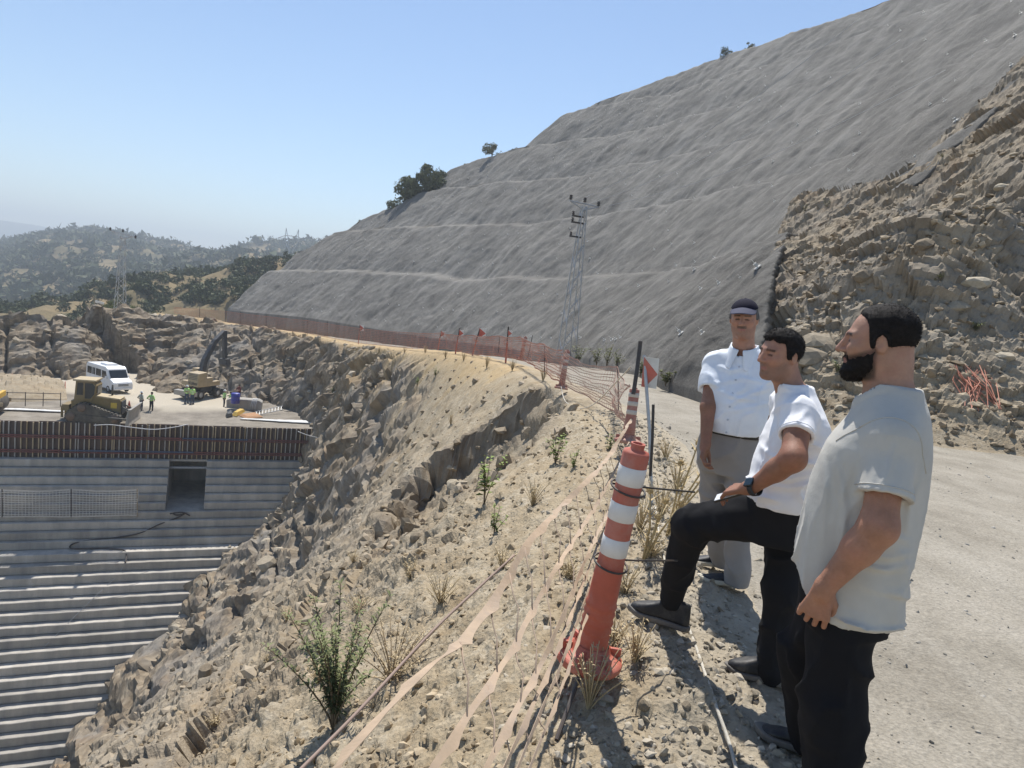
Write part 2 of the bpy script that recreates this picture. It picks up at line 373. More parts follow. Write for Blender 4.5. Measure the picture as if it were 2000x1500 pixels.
road = mesh_np('road', np.stack([X2, Y2, Z2], -1).reshape(-1, 3), fq, M_ROAD, True)
tag(road, 'dusty pale gravel construction road', kind='structure')
# ------------------------------------------------------------------ shotcrete slope
FOOT = np.array([(5.4, 11.6, .02), (5.0, 13.0, .0), (4.3, 14.5, -.03), (3.85, 17.9, -.2), (4.1, 25.9, -.7), (4.48, 41.90, -1.82), (-0.32, 59.88, -3.16), (-12.39, 79.88, -4.42), (-30.50, 99.97, -5.02), (-51.74, 121.94, -6.65)])
FNRM = np.array([(1, .05), (1, .05), (1, .04), (1, .04), (1, .06), (.93, .3), (.78, .55), (.70, .68), (.70, .72), (.70, .75)])
_fs = np.concatenate([[0], np.cumsum(np.hypot(*np.diff(FOOT[:, :2], axis=0).T))])
FS_END = float(_fs[-1])
def foot(s):
    def sm(a):       # smooth the polyline
        return sum(np.interp(np.clip(s+k, 0, FS_END) if not (0) else s, _fs, a)*wt for k, wt in ((-3, .2), (-1.5, .2), (0, .2), (1.5, .2), (3, .2)))
    big = sstep(6, 14, s)
    p = np.stack([np.interp(s, _fs, FOOT[:, i])*(1-big)+sm(FOOT[:, i])*big for i in range(3)], -1)
    n = np.stack([sm(FNRM[:, 0]), sm(FNRM[:, 1])], -1); n /= np.linalg.norm(n, axis=-1, keepdims=True)
    return p, n
LIFT = 8.0
def lift_u(h, h1):
    """horizontal run for height h: lifts at about 1:1 with narrow berms"""
    k = np.where(h < h1, 0, 1+np.floor((h-h1)/LIFT)); frac = np.where(h < h1, h/h1, ((h-h1)/LIFT) % 1.0)
    run = np.where(h < h1, h*.93, h1*.93+(h-h1)*.93)
    berm = 1.9*(k+sstep(.93, 1.0, frac)-0.)-1.9*np.where(h < h1, 0, 0)
    return run+berm-.25*np.sin(np.pi*np.clip(frac, 0, 1))
SIL = np.array([(400, 620), (430, 604), (470, 556), (520, 512), (590, 490), (640, 462), (735, 416), (790, 396), (840, 350), (900, 322), (960, 305), (1010, 288), (1060, 254), (1100, 224), (1180, 198), (1270, 165), (1390, 113), (1450, 92), (1540, 58), (1590, 26), (1660, -4), (1900, -120), (2600, -500)])
ss = []; s = 0.
while s < FS_END: ss.append(s); s += .055+.0022*float(np.hypot(*foot(np.array([s]))[0][0, :2]))*1.25
ss = np.array(ss); fp, fn = foot(ss); NS = len(ss); NT = 220
h1s = np.interp(ss, [0, 20, 45, 100, 140], [5.4, 6.2, 7.3, 7.9, 8.2])
hg = np.linspace(0, 46, 700)
HM = np.zeros(NS)
for i in range(NS):
    u = lift_u(hg, h1s[i]); q = np.stack([fp[i, 0]+fn[i, 0]*u, fp[i, 1]+fn[i, 1]*u, fp[i, 2]+hg], -1); px, py, _ = PX(q)
    ab = np.where((py < np.interp(px, SIL[:, 0], SIL[:, 1])) & (hg > .8))[0]; HM[i] = hg[ab[0]] if len(ab) else 46
kk = np.hanning(9); kk /= kk.sum(); HM = np.convolve(np.pad(HM, 4, 'edge'), kk, 'valid')
T = np.linspace(0, 1, NT)[:, None]**1.25; Hh = T*HM[None]; U_ = lift_u(Hh, h1s[None]+.12*vn(ss*.3, ss*0, seed=4)[None])
Sg = np.broadcast_to(ss[None], Hh.shape); dist = np.hypot(fp[:, 0], fp[:, 1])[None]
rill = fbm(Sg*.9+.25*vn(Sg*.2, Hh*.3, seed=7), Hh*.12, o=4, seed=301); lump = fbm(Sg*.25, Hh*.22, o=4, seed=311); lum2 = fbm(Sg*1.1+Hh*.6, Hh*.8-Sg*.4, o=3, seed=321)
micro, _ = facet(Sg/.22, Hh/.3, 331, 1.)
lum3 = fbm(Sg*2.2, Hh*2.0, o=3, seed=341); disp = .13*rill+.36*lump+.13*lum2+.06*lum3+.025*micro*sstep(60, 20, dist)
disp = disp*sstep(0, .03, T)
nz = .68; nh = .73
XS = fp[None, :, 0]+fn[None, :, 0]*(U_-disp*nh); YS = fp[None, :, 1]+fn[None, :, 1]*(U_-disp*nh); ZS = fp[None, :, 2]+Hh+disp*nz-2.2*(1-sstep(0, .003, T))
VS = np.stack([XS, YS, ZS], -1).reshape(-1, 3); fq = grid_faces(NT, NS)[:, ::-1]
BND = np.array([(1478, 840), (1486, 700), (1500, 600), (1512, 520), (1548, 432), (1570, 420), (1640, 414), (1735, 392), (1790, 360), (1850, 300), (1935, 225), (2000, 152), (2300, -120)])   # torn edge against the collapsed part (y falls with x)
fc = VS[fq].mean(1); px, py, _ = PX(fc); ev = np.interp(px, BND[:, 0], BND[:, 1])-3+7*vn(fc[:, 0]*1.4, fc[:, 2]*1.4, seed=15)
keep = ~((px > 1470) & (py > ev)) | (px < 1478)
kg = keep.reshape(NT-1, NS-1); fl = np.zeros_like(kg); fl[:, NS//2] = kg[:, NS//2]
for _ in range(900):          # keep only the connected sheet, drop loose flakes
    g = fl.copy(); g[1:] |= fl[:-1]; g[:-1] |= fl[1:]; g[:, 1:] |= fl[:, :-1]; g[:, :-1] |= fl[:, 1:]; g &= kg
    if (g == fl).all(): break
    fl = g
fq = fq[fl.ravel()]
shot = mesh_np('shotcrete_slope', VS, fq, M_SHOT, True, {'streak': sstep(.05, .5, rill).ravel()})
md = shot.modifiers.new('thick', 'SOLIDIFY'); md.thickness = .16; md.offset = -1
tag(shot, 'high grey sprayed concrete cut slope with berms above the road', kind='structure')
# natural ground above the cut
ridx = np.arange(0, NS, 3); top = VS.reshape(NT, NS, 3)[-1][ridx]; RU = [0, 1.5, 4, 9, 18, 36]; RZ = [0, .45, .9, 1.5, 2.5, 4]
nat = np.concatenate([top+np.stack([fn[ridx, 0]*u, fn[ridx, 1]*u, np.full(len(ridx), z-.1)+.25*vn(top[:, 0]*.4, top[:, 1]*.4+u, seed=18)], -1) for u, z in zip(RU, RZ)])
tag(mesh_np('hilltop', nat, grid_faces(len(RU), len(ridx))[:, ::-1], simple('dry_hill', (.34, .26, .15), .95, var=.3, sc=1.5, bump=.05), True), 'natural dry ground above the cut slope', kind='structure')
def shot_point(px_, py_, off=0.):
    """nearest slope vertex to a pixel"""
    g = VS.reshape(NT, NS, 3); a, b, c = PX(VS); d = (a-px_)**2+(b-py_)**2+np.where(c < 0, 1e9, 0); i = int(np.argmin(d)); j = i % NS
    n = np.array([-fn[j, 0]*.7, -fn[j, 1]*.7, .7]); return VS[i]+n*off, n, fn[j]
# ------------------------------------------------------------------ collapsed rubble slope
RF = np.array([(3.6, 14.6), (4.4, 13.6), (5.9, 12.2), (7.3, 11.45), (8.5, 11.2), (14, 10.2), (30, 8.5), (60, 5)])
def rub_field(x, y):
    best = np.full(x.shape, 1e9, np.float32); sg = np.zeros(x.shape, np.float32)
    for a, b in zip(RF[:-1], RF[1:]):
        e = b-a; L2 = e@e; t = np.clip(((x-a[0])*e[0]+(y-a[1])*e[1])/L2, 0, 1); dx = x-a[0]-t*e[0]; dy = y-a[1]-t*e[1]; d = np.hypot(dx, dy); m = d < best
        sg = np.where(m, np.where(e[0]*dy-e[1]*dx >= 0, 1, -1), sg); best = np.where(m, d, best)
    return best*sg
def rub_z(x, y, detail=True):
    d = rub_field(x, y); e = np.maximum(d, 0)
    wig = fbm(x*.35, y*.35, o=3, seed=401)
    z = e*.86+.30*np.maximum(e-2.5, 0)-.2*(1-np.exp(-e/.8))*1.0+.45*wig*sstep(.3, 3, e)
    xf = np.interp(y, FOOT[:, 1], FOOT[:, 0]); us = np.maximum(x-xf, 0)
    _ht = np.linspace(0, 60, 900); hz = np.interp(us, lift_u(_ht, np.full(900, 5.6)), _ht)
    z = np.minimum(z, hz-.55-.35*np.abs(wig))
    z = np.where(d > 0, z, d*.3)
    rk = sstep(.6, 3.5, e)
    if detail:
        a = x*.85-y*.5+.2*wig; bb = (y*.5+x*.3+z*.85)
        f3, _ = facet(a/1.5+.3*wig, bb/.9, 411, 1.1); f2, _ = facet(a/.55, bb/.36, 421, 1.2); f1, _ = facet(a/.19, bb/.13, 431, 1.2)
        k = sstep(.05, .8, e)
        dsp = k*(f3*.24*(.4+.6*rk)+f2*.10+f1*.04+.06*fbm(x*1.5, y*1.5, o=3, seed=441))
        if detail == 'split': return z-.05, d, rk, dsp
        z = z+dsp
    return z-.05, d, rk
az = np.radians(np.linspace(12, 66, 480)); rr = np.exp(np.linspace(math.log(9.5), math.log(45), 380))
X3 = (rr[:, None]*np.sin(az)[None]).astype(np.float32); Y3 = (rr[:, None]*np.cos(az)[None]).astype(np.float32)
Z3, d3, rk3, dsp3 = rub_z(X3, Y3, 'split'); PV3 = nrm_disp(X3, Y3, Z3, dsp3).reshape(-1, 3); fq = grid_faces(380, 480); fq = fq[d3.ravel()[fq].max(1) > -.25]
fc = PV3[fq].mean(1); px, py, _ = PX(fc); fq = fq[(px > 1455) & (py > np.interp(px, BND[:, 0], BND[:, 1])-45)]
rubble = mesh_np('rubble_slope', PV3, fq, M_SOIL, True, {'rock': (.25+rk3*.5).ravel(), 'dry': np.zeros(X3.size), 'sandy': np.zeros(X3.size)})
flat_where(rubble, rk3.ravel() > -1)
tag(rubble, 'collapsed slope of brown earth and broken stones beside the road', kind='structure')
# ------------------------------------------------------------------ dam
def mat_conc():
    b = NB('concrete'); st = b.noise(1.0, 7, .65, b.map((1.1, 1.1, .12))); med = b.noise(.7, 7, .6); fine = b.noise(18, 5, .7)
    c = b.ramp(med, [(.3, (.40, .37, .325)), (.7, (.54, .50, .44))]); c = b.mix(b.ramp(st, [(.42, .0), (.66, .65)]), c, (.27, .26, .245)); c = b.mix(b.ramp(st, [(.25, .5), (.4, 0.)]), c, (.62, .61, .58))
    c = b.mix(.9, c, b.ramp(b.n.new('ShaderNodeObjectInfo').outputs['Random'], [(0., .74), (1., 1.12)]), 'MULTIPLY'); c = b.mix(.4, c, b.ramp(fine, [(.3, .75), (.7, 1.2)]), 'MULTIPLY')
    return b.fin(c, .9, b.bump(b.noise(9, 8, .7), .03, .6), spec=.2)
def mat_pad():
    b = NB('rolled_concrete'); med = b.noise(.6, 8, .7); fine = b.noise(12, 7, .75)
    c = b.ramp(med, [(.3, (.17, .15, .125)), (.55, (.27, .24, .20)), (.75, (.36, .325, .275))]); c = b.mix(b.attr('pale'), c, (.46, .41, .33)); c = b.mix(.5, c, b.ramp(fine, [(.3, .65), (.7, 1.25)]), 'MULTIPLY')
    return b.fin(c, .95, b.bump(fine, .06, .8), spec=.1)
M_CONC, M_PAD = mat_conc(), mat_pad()
dam = thing('dam', 'stepped grey concrete dam body under construction with a dark doorway', 'dam', (0, 0, 0))
def dpt(t, o, z): q = DFL+DE*t+DN*o; return (q[0], q[1], z)
T0, T1 = -14., 27.
def dbox(mb, t0, t1, o0, o1, z0, z1):
    a = [dpt(t0, o0, z0), dpt(t1, o0, z0), dpt(t1, o1, z0), dpt(t0, o1, z0), dpt(t0, o0, z1), dpt(t1, o0, z1), dpt(t1, o1, z1), dpt(t0, o1, z1)]
    return mb.add(a, [(0, 1, 2, 3), (7, 6, 5, 4), (0, 4, 5, 1), (1, 5, 6, 2), (2, 6, 7, 3), (3, 7, 4, 0)])
def face_t(x, y, o=0.):
    d = ray(x, y); t = ((DFL+DN*o)@DN)/(d[:2]@DN); q = _C+d*t; return float((q[:2]-DFL)@DE), float(q[2])
dt0, _ = face_t(331, 910, .3); dt1, _ = face_t(404, 910, .3); _, dz1 = face_t(365, 908, .3); _, dz0 = face_t(365, 1003, 2.4)
nd = int(round((FORM_B-dz0)/HUP)); dz0 = FORM_B-nd*HUP; dz1 = FORM_B-.16
def step_piece(t0, t1, o0, o1, z0, z1, seed):
    """a lift of concrete with a slightly uneven front edge"""
    n = max(2, int((t1-t0)/.45)); m = MB(); vs = []; r = random.Random(seed)
    for i in range(n+1):
        t = t0+(t1-t0)*i/n; j = r.uniform(-.018, .018); k = r.uniform(-.02, .012)
        vs += [dpt(t, o0, z0), dpt(t, o1+j-.07, z0), dpt(t, o1+j-.065, z0+.05), dpt(t, o1+j, z0+.055), dpt(t, o1+j, z1+k-.03), dpt(t, o1+j-.03, z1+k), dpt(t, o0, z1)]
    fs = []
    for i in range(n):
        a = i*7; b = a+7
        for q in range(7): fs.append((a+q, b+q, b+(q+1) % 7, a+(q+1) % 7))
    fs += [(6, 5, 4, 3, 2, 1, 0), tuple(n*7+q for q in range(7))]
    return m.add(vs, fs)
z = FORM_B; o = O_UP
for k in range(NUP):
    spans = [(T0, dt0), (dt1, T1)] if k < nd else [(T0, T1)]
    for a, b in spans: step_piece(a, b, -6, o+TUP*k, z-HUP, z, k).build('step', M_CONC, dam)
    if k >= nd-1: pass
    z -= HUP
for k in range(NLO):
    step_piece(T0, T1, -6, O_UP+TUP*NUP+TLO*(k+1), z-HLO, z-.004, 50+k).build('step', M_CONC, dam); z -= HLO
# doorway: recess walls, lintel, dark gallery
mb = MB(); dbox(mb, dt0-.003, dt1+.003, -5.9, -5.6, dz0, FORM_B-.01); mb.build('gallery_wall', M_CONC, dam)
mb = MB(); dbox(mb, dt0, dt1, -5.6, .18, FORM_B-.16, FORM_B-.004); mb.build('gallery_roof', M_CONC, dam)
mb = MB(); dbox(mb, dt0-.05, dt1+.05, .02, .16, FORM_B-.75, FORM_B-.60); mb.build('lintel', simple('steel_grey', (.32, .33, .34), .6), dam)
# top body behind the formwork
mb = MB(); dbox(mb, T0, T1, -12, -.12, FORM_B+.003, PAD-.06); mb.build('core', M_CONC, dam)
# formwork: panels, timber studs, steel walers
M_PLY = simple('form_ply', (.085, .055, .043), .7, var=.3, sc=1.5); M_WALE = simple('waler_red', (.16, .045, .04), .6, var=.25, sc=2, dirt=(.12, .10, .09, .6))
studm = [simple('stud_a', (.42, .33, .21), .8, var=.2, sc=3), simple('stud_b', (.35, .33, .30), .8, var=.2, sc=3), simple('stud_c', (.30, .22, .12), .8, var=.2, sc=3)]
FR = 23.4
npan = 16; pw = (FR-T0)/npan
for i in range(npan):
    a = T0+i*pw; mb = MB(); dbox(mb, a+.02, a+pw-.02, -.08, -.01+.015*rnd.random(), FORM_B-.02, PAD+.10-.08*rnd.random()); mb.build('form_panel', M_PLY, dam)
rot = Matrix.Rotation(math.atan2(DE[1], DE[0]), 3, 'Z')
sm = []
for k in range(3):
    mb = MB(); mb.box((0, 0, 0), (.075, .14, PAD-FORM_B+.02), rot); o_ = mb.build('form_stud', studm[k], dam); sm.append(o_.data); bpy.data.objects.remove(o_)
t = T0+.1; i = 0
while t < FR-.1:
    so_ = bpy.data.objects.new('form_stud', sm[rnd.choice((0, 0, 1, 1, 2))]); COL.objects.link(so_); so_.parent = dam
    so_.location = dpt(t+rnd.uniform(-.03, .03), .075, (PAD+FORM_B)/2+rnd.uniform(-.03, .05)); so_.rotation_euler = (0, 0, 0)
    t += pw/6.4 if (i % 7) != 6 else .16; i += 1
for zz in (PAD-1.02, PAD-2.13):
    for dz in (-.07, .07):
        t = T0
        while t < FR:
            L = 3.9+rnd.random(); mb = MB(); dbox(mb, t, min(t+L-.05, FR+.2), .15, .25, zz+dz-.045, zz+dz+.045); mb.build('waler', M_WALE if rnd.random() < .75 else simple('waler_blue', (.07, .09, .15), .6), dam); t += L
# crest surface
nx, ny = 150, 90
tt = np.linspace(T0-30, T1+9, nx); oo = np.linspace(0, 26, ny)
P2 = DFL[None, None]+DE*tt[None, :, None]-DN*oo[:, None, None]
zz = PAD+.03*fbm(P2[..., 0]*.5, P2[..., 1]*.5, o=3, seed=501)+.05*sstep(.35, .8, fbm(P2[..., 0]*.9, P2[..., 1]*.9, o=2, seed=503))
pt = P2-(DFL+DE*12.5-DN*6.3); al = pt@DE; pr = pt@DN
zz = zz+.42*np.exp(-(al/4.)**4)*np.exp(-((pr)/1.3)**2)*(1+.3*fbm(P2[..., 0]*2, P2[..., 1]*2, o=3, seed=505))
ax_, ay_, _ = PX(np.concatenate([P2, zz[..., None]], -1).reshape(-1, 3)); wob = 7*fbm(P2[..., 0].ravel()*.5, P2[..., 1].ravel()*.5, o=3, seed=509)
pale = sstep(-4, 6, np.interp(ax_, [0, 60, 140, 250, 330, 440, 500, 560], [755, 757, 768, 790, 806, 804, 790, 770])+wob-ay_)
pad = mesh_np('crest_pad', np.concatenate([P2, zz[..., None]], -1).reshape(-1, 3), grid_faces(ny, nx), M_PAD, True, {'pale': pale})
tag(pad, 'flat rolled concrete working surface on top of the dam', kind='structure')
def gz(x, y): return float(max(ground_z(np.array([x]), np.array([y]))[0][0], road_z(np.array([x]), np.array([y]))[0][0] if crest_field(np.array([x]), np.array([y]))[0][0] < -.5 else -99))
# ------------------------------------------------------------------ stones
def mat_stone():
    b = NB('stone'); t = b.attr('tint', 'Color'); c = b.mix(.6, t, b.ramp(b.noise(9, 7, .7), [(.3, .6), (.7, 1.3)]), 'MULTIPLY')
    return b.fin(c, .92, b.bump(b.noise(40, 6, .7), .004, .7), spec=.2)
def mat_stone_piece():
    b = NB('stone_piece'); i = b.n.new('ShaderNodeObjectInfo').outputs['Random']
    t = b.ramp(i, [(.1, (.23, .185, .13)), (.5, (.34, .285, .21)), (.9, (.44, .385, .295))]); c = b.mix(.6, t, b.ramp(b.noise(5, 7, .7), [(.3, .65), (.7, 1.25)]), 'MULTIPLY')
    return b.fin(c, .92, b.bump(b.noise(14, 7, .7), .02, .7), spec=.2)
M_STONE, M_STONEP = mat_stone(), mat_stone_piece()
_t = (1+5**.5)/2
ICO = np.array([(-1, _t, 0), (1, _t, 0), (-1, -_t, 0), (1, -_t, 0), (0, -1, _t), (0, 1, _t), (0, -1, -_t), (0, 1, -_t), (_t, 0, -1), (_t, 0, 1), (-_t, 0, -1), (-_t, 0, 1)], float); ICO /= np.linalg.norm(ICO[0])
ICF = np.array([(0, 11, 5), (0, 5, 1), (0, 1, 7), (0, 7, 10), (0, 10, 11), (1, 5, 9), (5, 11, 4), (11, 10, 2), (10, 7, 6), (7, 1, 8), (3, 9, 4), (3, 4, 2), (3, 2, 6), (3, 6, 8), (3, 8, 9), (4, 9, 5), (2, 4, 11), (6, 2, 10), (8, 6, 7), (9, 8, 1)])
VAR = []
for k in range(14):
    v = ICO*(1+RNG.uniform(-.28, .22, (12, 1)))+RNG.uniform(-.16, .16, (12, 3)); VAR.append(v*np.array([1.15, .85, .62])*RNG.uniform(.85, 1.15, 3))
VAR = np.array(VAR)
def rotm(n):
    q = RNG.normal(size=(n, 4)); q /= np.linalg.norm(q, axis=1, keepdims=True); w_, x, y, z = q.T
    return np.stack([1-2*(y*y+z*z), 2*(x*y-z*w_), 2*(x*z+y*w_), 2*(x*y+z*w_), 1-2*(x*x+z*z), 2*(y*z-x*w_), 2*(x*z-y*w_), 2*(y*z+x*w_), 1-2*(x*x+y*y)], -1).reshape(n, 3, 3)
def stones(name, pos, size, label, pal=((.26, .20, .125), (.46, .375, .26)), parent=None):
    n = len(pos); vi = RNG.integers(0, len(VAR), n); R_ = rotm(n)
    # mostly lying flat: blend between a yaw turn and a free turn
    yaw = RNG.uniform(0, 6.28, n); Rz = np.zeros((n, 3, 3)); Rz[:, 0, 0] = np.cos(yaw); Rz[:, 0, 1] = -np.sin(yaw); Rz[:, 1, 0] = np.sin(yaw); Rz[:, 1, 1] = np.cos(yaw); Rz[:, 2, 2] = 1
    free = RNG.random(n) < .55; R_ = np.where(free[:, None, None], R_, Rz)
    V = np.einsum('nij,nkj->nki', R_, VAR[vi])*size[:, None, None]+pos[:, None, :]
    Fc = ICF[None]+12*np.arange(n)[:, None, None]; t = RNG.random((n, 1)); c = np.array(pal[0])*(1-t)+np.array(pal[1])*t; c = c*RNG.uniform(.8, 1.15, (n, 1))
    o = mesh_np(name, V.reshape(-1, 3), Fc.reshape(-1, 3), M_STONE, False, {'tint': np.repeat(c, 12, 0)}, parent); o['kind'] = 'stuff'
    if label: o['label'] = label
    return o
def lognorm(n, a, b): return np.exp(RNG.uniform(0, 1, n)**1.9*math.log(b/a))*a
def hill_pts(n, az, r, dlim, gamma=1.):
    a = np.radians(RNG.uniform(*az, n)); rr_ = np.exp(RNG.uniform(math.log(r[0]), math.log(r[1]), n)); x = rr_*np.sin(a); y = rr_*np.cos(a)
    d, _, _ = crest_field(x, y); m = (d > dlim[0]) & (d < dlim[1]); x, y = x[m], y[m]; z = ground_z(x, y)[0]; return np.stack([x, y, z], -1)
# windrow gravel at the road edge
n = 5800; yy = np.exp(RNG.uniform(math.log(1.3), math.log(11), n)); xx = np.interp(yy, CREST[:, 1][:9], CREST[:, 0][:9])+RNG.normal(.42, .33, n); zz = ground_z(xx, yy)[0]; dd = crest_field(xx, yy)[0]; zz = np.maximum(zz, road_z(xx, yy)[0])
stones('gravel', np.stack([xx, yy, zz], -1), lognorm(n, .006, .034)*(.7+.05*yy), 'grey gravel windrow along the road edge', ((.25, .215, .16), (.46, .41, .33)))
P_ = hill_pts(9500, (-55, 12), (1.6, 14), (.05, 9)); stones('loose_stones', P_, lognorm(len(P_), .005, .04)*(.5+.08*np.hypot(P_[:, 0], P_[:, 1])), 'small loose stones on the tan slope')
P_ = hill_pts(3500, (-50, 12), (9, 60), (.2, 40)); stones('slope_debris', P_, lognorm(len(P_), .02, .16), 'broken rock debris on the lower slope', ((.20, .16, .11), (.42, .35, .26)))
P_ = hill_pts(2500, (-50, -10), (45, 92), (.5, 14)); stones('cut_debris', P_, lognorm(len(P_), .07, .5), 'rock blocks on the far rock cut', ((.20, .165, .12), (.42, .365, .28)))
n = 3000; a = np.radians(RNG.uniform(0, 60, n)); r_ = np.exp(RNG.uniform(math.log(1.5), math.log(16), n)); x_ = r_*np.sin(a); y_ = r_*np.cos(a); z_, d_ = road_z(x_, y_); m = (d_ < -.9) & (rub_field(x_, y_) < .1)
stones('road_pebbles', np.stack([x_, y_, z_], -1)[m], lognorm(n, .003, .014)[m]*(.6+.12*r_[m]), 'pebbles on the dusty road', ((.22, .2, .17), (.42, .39, .34)))
def rub_pts(n, az=(14, 56), r=(10.5, 30)):
    a = np.radians(RNG.uniform(*az, n)); rr_ = np.exp(RNG.uniform(math.log(r[0]), math.log(r[1]), n)); x = rr_*np.sin(a); y = rr_*np.cos(a)
    z, d, _ = rub_z(x, y); p = np.stack([x, y, z], -1); px, py, _ = PX(p); m = (d > 0) & (px > 1480) & (py > np.interp(px, BND[:, 0], BND[:, 1])+6); return p[m]
P_ = rub_pts(10500); stones('rubble_stones', P_, lognorm(len(P_), .018, .13), 'broken stones strewn over the collapsed slope', ((.20, .155, .105), (.40, .33, .235)))
# single stones that can be picked out
def chop_stone(seed, cuts=9):
    r = np.random.default_rng(seed); bm = bmesh.new(); bmesh.ops.create_icosphere(bm, subdivisions=2, radius=1)
    for k in range(cuts):
        nrm = r.normal(size=3); nrm /= np.linalg.norm(nrm); dd_ = r.uniform(.55, .85)
        for v in bm.verts:
            h = v.co.dot(Vector(nrm))-dd_
            if h > 0: v.co -= Vector(nrm)*h
    bmesh.ops.dissolve_limit(bm, angle_limit=.05, verts=bm.verts, edges=bm.edges); bmesh.ops.triangulate(bm, faces=bm.faces)
    for v in bm.verts: v.co += Vector(r.uniform(-.03, .03, 3))
    me = bpy.data.meshes.new('stone'); bm.to_mesh(me); bm.free(); me.materials.append(M_STONEP); return me
SM = [chop_stone(k) for k in range(8)]
def one_stone(p, sc, parent, seed, rot=None):
    o = bpy.data.objects.new('stone', SM[seed % len(SM)]); COL.objects.link(o); o.parent = parent; o.location = tuple(map(float, p)); o.scale = tuple(map(float, sc)); r = random.Random(seed)
    o.rotation_euler = rot or (r.uniform(-.3, .3), r.uniform(-.3, .3), r.uniform(0, 6.28)); return o
P_ = rub_pts(520, r=(10.5, 24))
for i, q in enumerate(P_[:180]):
    s_ = float(lognorm(1, .05, .2)[0]); one_stone(q, (s_, s_*rnd.uniform(.6, .95), s_*rnd.uniform(.35, .7)), rubble, i)
P_ = hill_pts(900, (-48, 8), (3.5, 40), (.3, 25))
for i, q in enumerate(P_[:200]):
    s_ = float(lognorm(1, .018, .06)[0])*(.6+.09*math.hypot(q[0], q[1])); one_stone(q, (s_, s_*rnd.uniform(.6, .95), s_*rnd.uniform(.4, .75)), hillside, i+300)
def hill_hit(px, py, f=ground_z):
    d = ray(px, py); lo, hi = 1., 140.; t = np.exp(np.linspace(math.log(lo), math.log(hi), 1500)); q = _C+d*t[:, None]; z = f(q[:, 0], q[:, 1])[0]; i = np.where(q[:, 2] < z)[0]
    return q[i[0]] if len(i) else q[-1]
def ray_dist(q): return float(np.dot(q-_C, _F))
for (px, py, w_, h_) in [(1590, 655, 68, 42), (1575, 690, 82, 44), (1618, 672, 40, 34), (1495, 690, 30, 60), (1905, 545, 55, 28), (1870, 590, 44, 26), (1960, 690, 40, 22), (1770, 625, 40, 24), (1690, 530, 40, 30), (1880, 380, 40, 22), (1940, 480, 36, 20), (1810, 470, 44, 24), (1730, 610, 46, 22), (1960, 360, 40, 22), (1840, 640, 40, 20)]:
    q = hill_hit(px, py+h_*.3, rub_z); k = ray_dist(q)/FPX/2*1.15; one_stone(q, (w_*k, w_*k*.8, h_*k), rubble, int(px), (.15, -.2, .3))
for (px, py, w_, h_) in [(885, 945, 46, 34), (905, 942, 30, 20), (815, 1045, 30, 26), (1175, 1050, 40, 24), (400, 1300, 34, 56), (1285, 1075, 30, 20), (880, 905, 34, 20), (830, 1385, 22, 40), (1260, 1370, 26, 30), (1340, 1375, 24, 28), (1110, 1020, 30, 18), (770, 1330, 20, 14), (520, 1090, 50, 40), (940, 1250, 20, 18)]:
    q = hill_hit(px, py+h_*.3); k = ray_dist(q)/FPX/2*1.1; one_stone(q, (w_*k, w_*k*.8, h_*k), hillside, int(px))
# ------------------------------------------------------------------ far hills (scrub covered), haze
def mat_hill(name, c0, c1):
    b = NB(name); n = b.noise(.03, 8, .65); c = b.ramp(n, [(.35, c0), (.65, c1)]); return b.fin(c, .95, b.bump(b.noise(.3, 6), .5), spec=.05)
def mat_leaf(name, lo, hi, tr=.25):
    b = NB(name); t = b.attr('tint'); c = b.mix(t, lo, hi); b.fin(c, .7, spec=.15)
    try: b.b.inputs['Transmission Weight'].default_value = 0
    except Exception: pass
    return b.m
M_SCRUB = mat_leaf('scrub_leaf', (.034, .043, .02), (.11, .122, .055))
def hill_layer(name, label, sky_pts, dep_top, foot_y, dep_foot, nx=160, ny=60, amp=6., mat=None, seed=0, curve=.8):
    sp = np.array(sky_pts, float); xs = np.linspace(sp[0, 0], sp[-1, 0], nx); yt = np.interp(xs, sp[:, 0], sp[:, 1]); T = np.linspace(0, 1, ny)
    Pt = np.array([D(x, y, dep_top) for x, y in zip(xs, yt)]); Pf = np.array([D(x, foot_y, dep_foot) for x in xs])
    k = T[:, None, None]; V = Pf[None]*(1-k)+Pt[None]*k; bulge = np.sin(np.pi*T)[:, None]; V[..., 2] += bulge*curve*amp+amp*fbm(V[..., 0]/dep_top*22, V[..., 1]/dep_top*22, o=4, seed=seed)*np.minimum(1, (1-T[:, None])*6+.12)
    back = V[-1:]+np.array([0, dep_top*.25, -abs(dep_top*.03)]); V = np.concatenate([V, back])
    o = mesh_np(name, V.reshape(-1, 3), grid_faces(ny+1, nx), mat, True); tag(o, label, kind='structure'); return V[:-1]
DRY0, DRY1 = (.10, .09, .05), (.27, .205, .12)
M_H = mat_hill('hill_ground', DRY0, DRY1)
L3 = hill_layer('mountain', 'distant blue mountain ridge', [(-500, 440), (-200, 428), (0, 430), (60, 437), (150, 456), (260, 482), (420, 520), (600, 540)], 3300, 560, 2300, 80, 24, 40, mat_hill('far_hill', (.05, .06, .04), (.09, .09, .05)), 3)
L2 = hill_layer('hill_ridge', 'scrub covered hill ridge across the valley', [(-500, 540), (-200, 515), (0, 482), (60, 470), (110, 459), (150, 456), (190, 458), (240, 468), (300, 480), (360, 489), (430, 496), (480, 488), (540, 490), (600, 487), (700, 470), (900, 460), (1100, 450)], 1000, 625, 330, 200, 70, 14, M_H, 5)
L1 = hill_layer('near_hill', 'bushy hillside behind the rock cut', [(-60, 660), (40, 640), (90, 616), (200, 578), (280, 553), (380, 536), (450, 528), (520, 518), (640, 500), (800, 490)], 230, 640, 140, 120, 50, 4, M_H, 8)
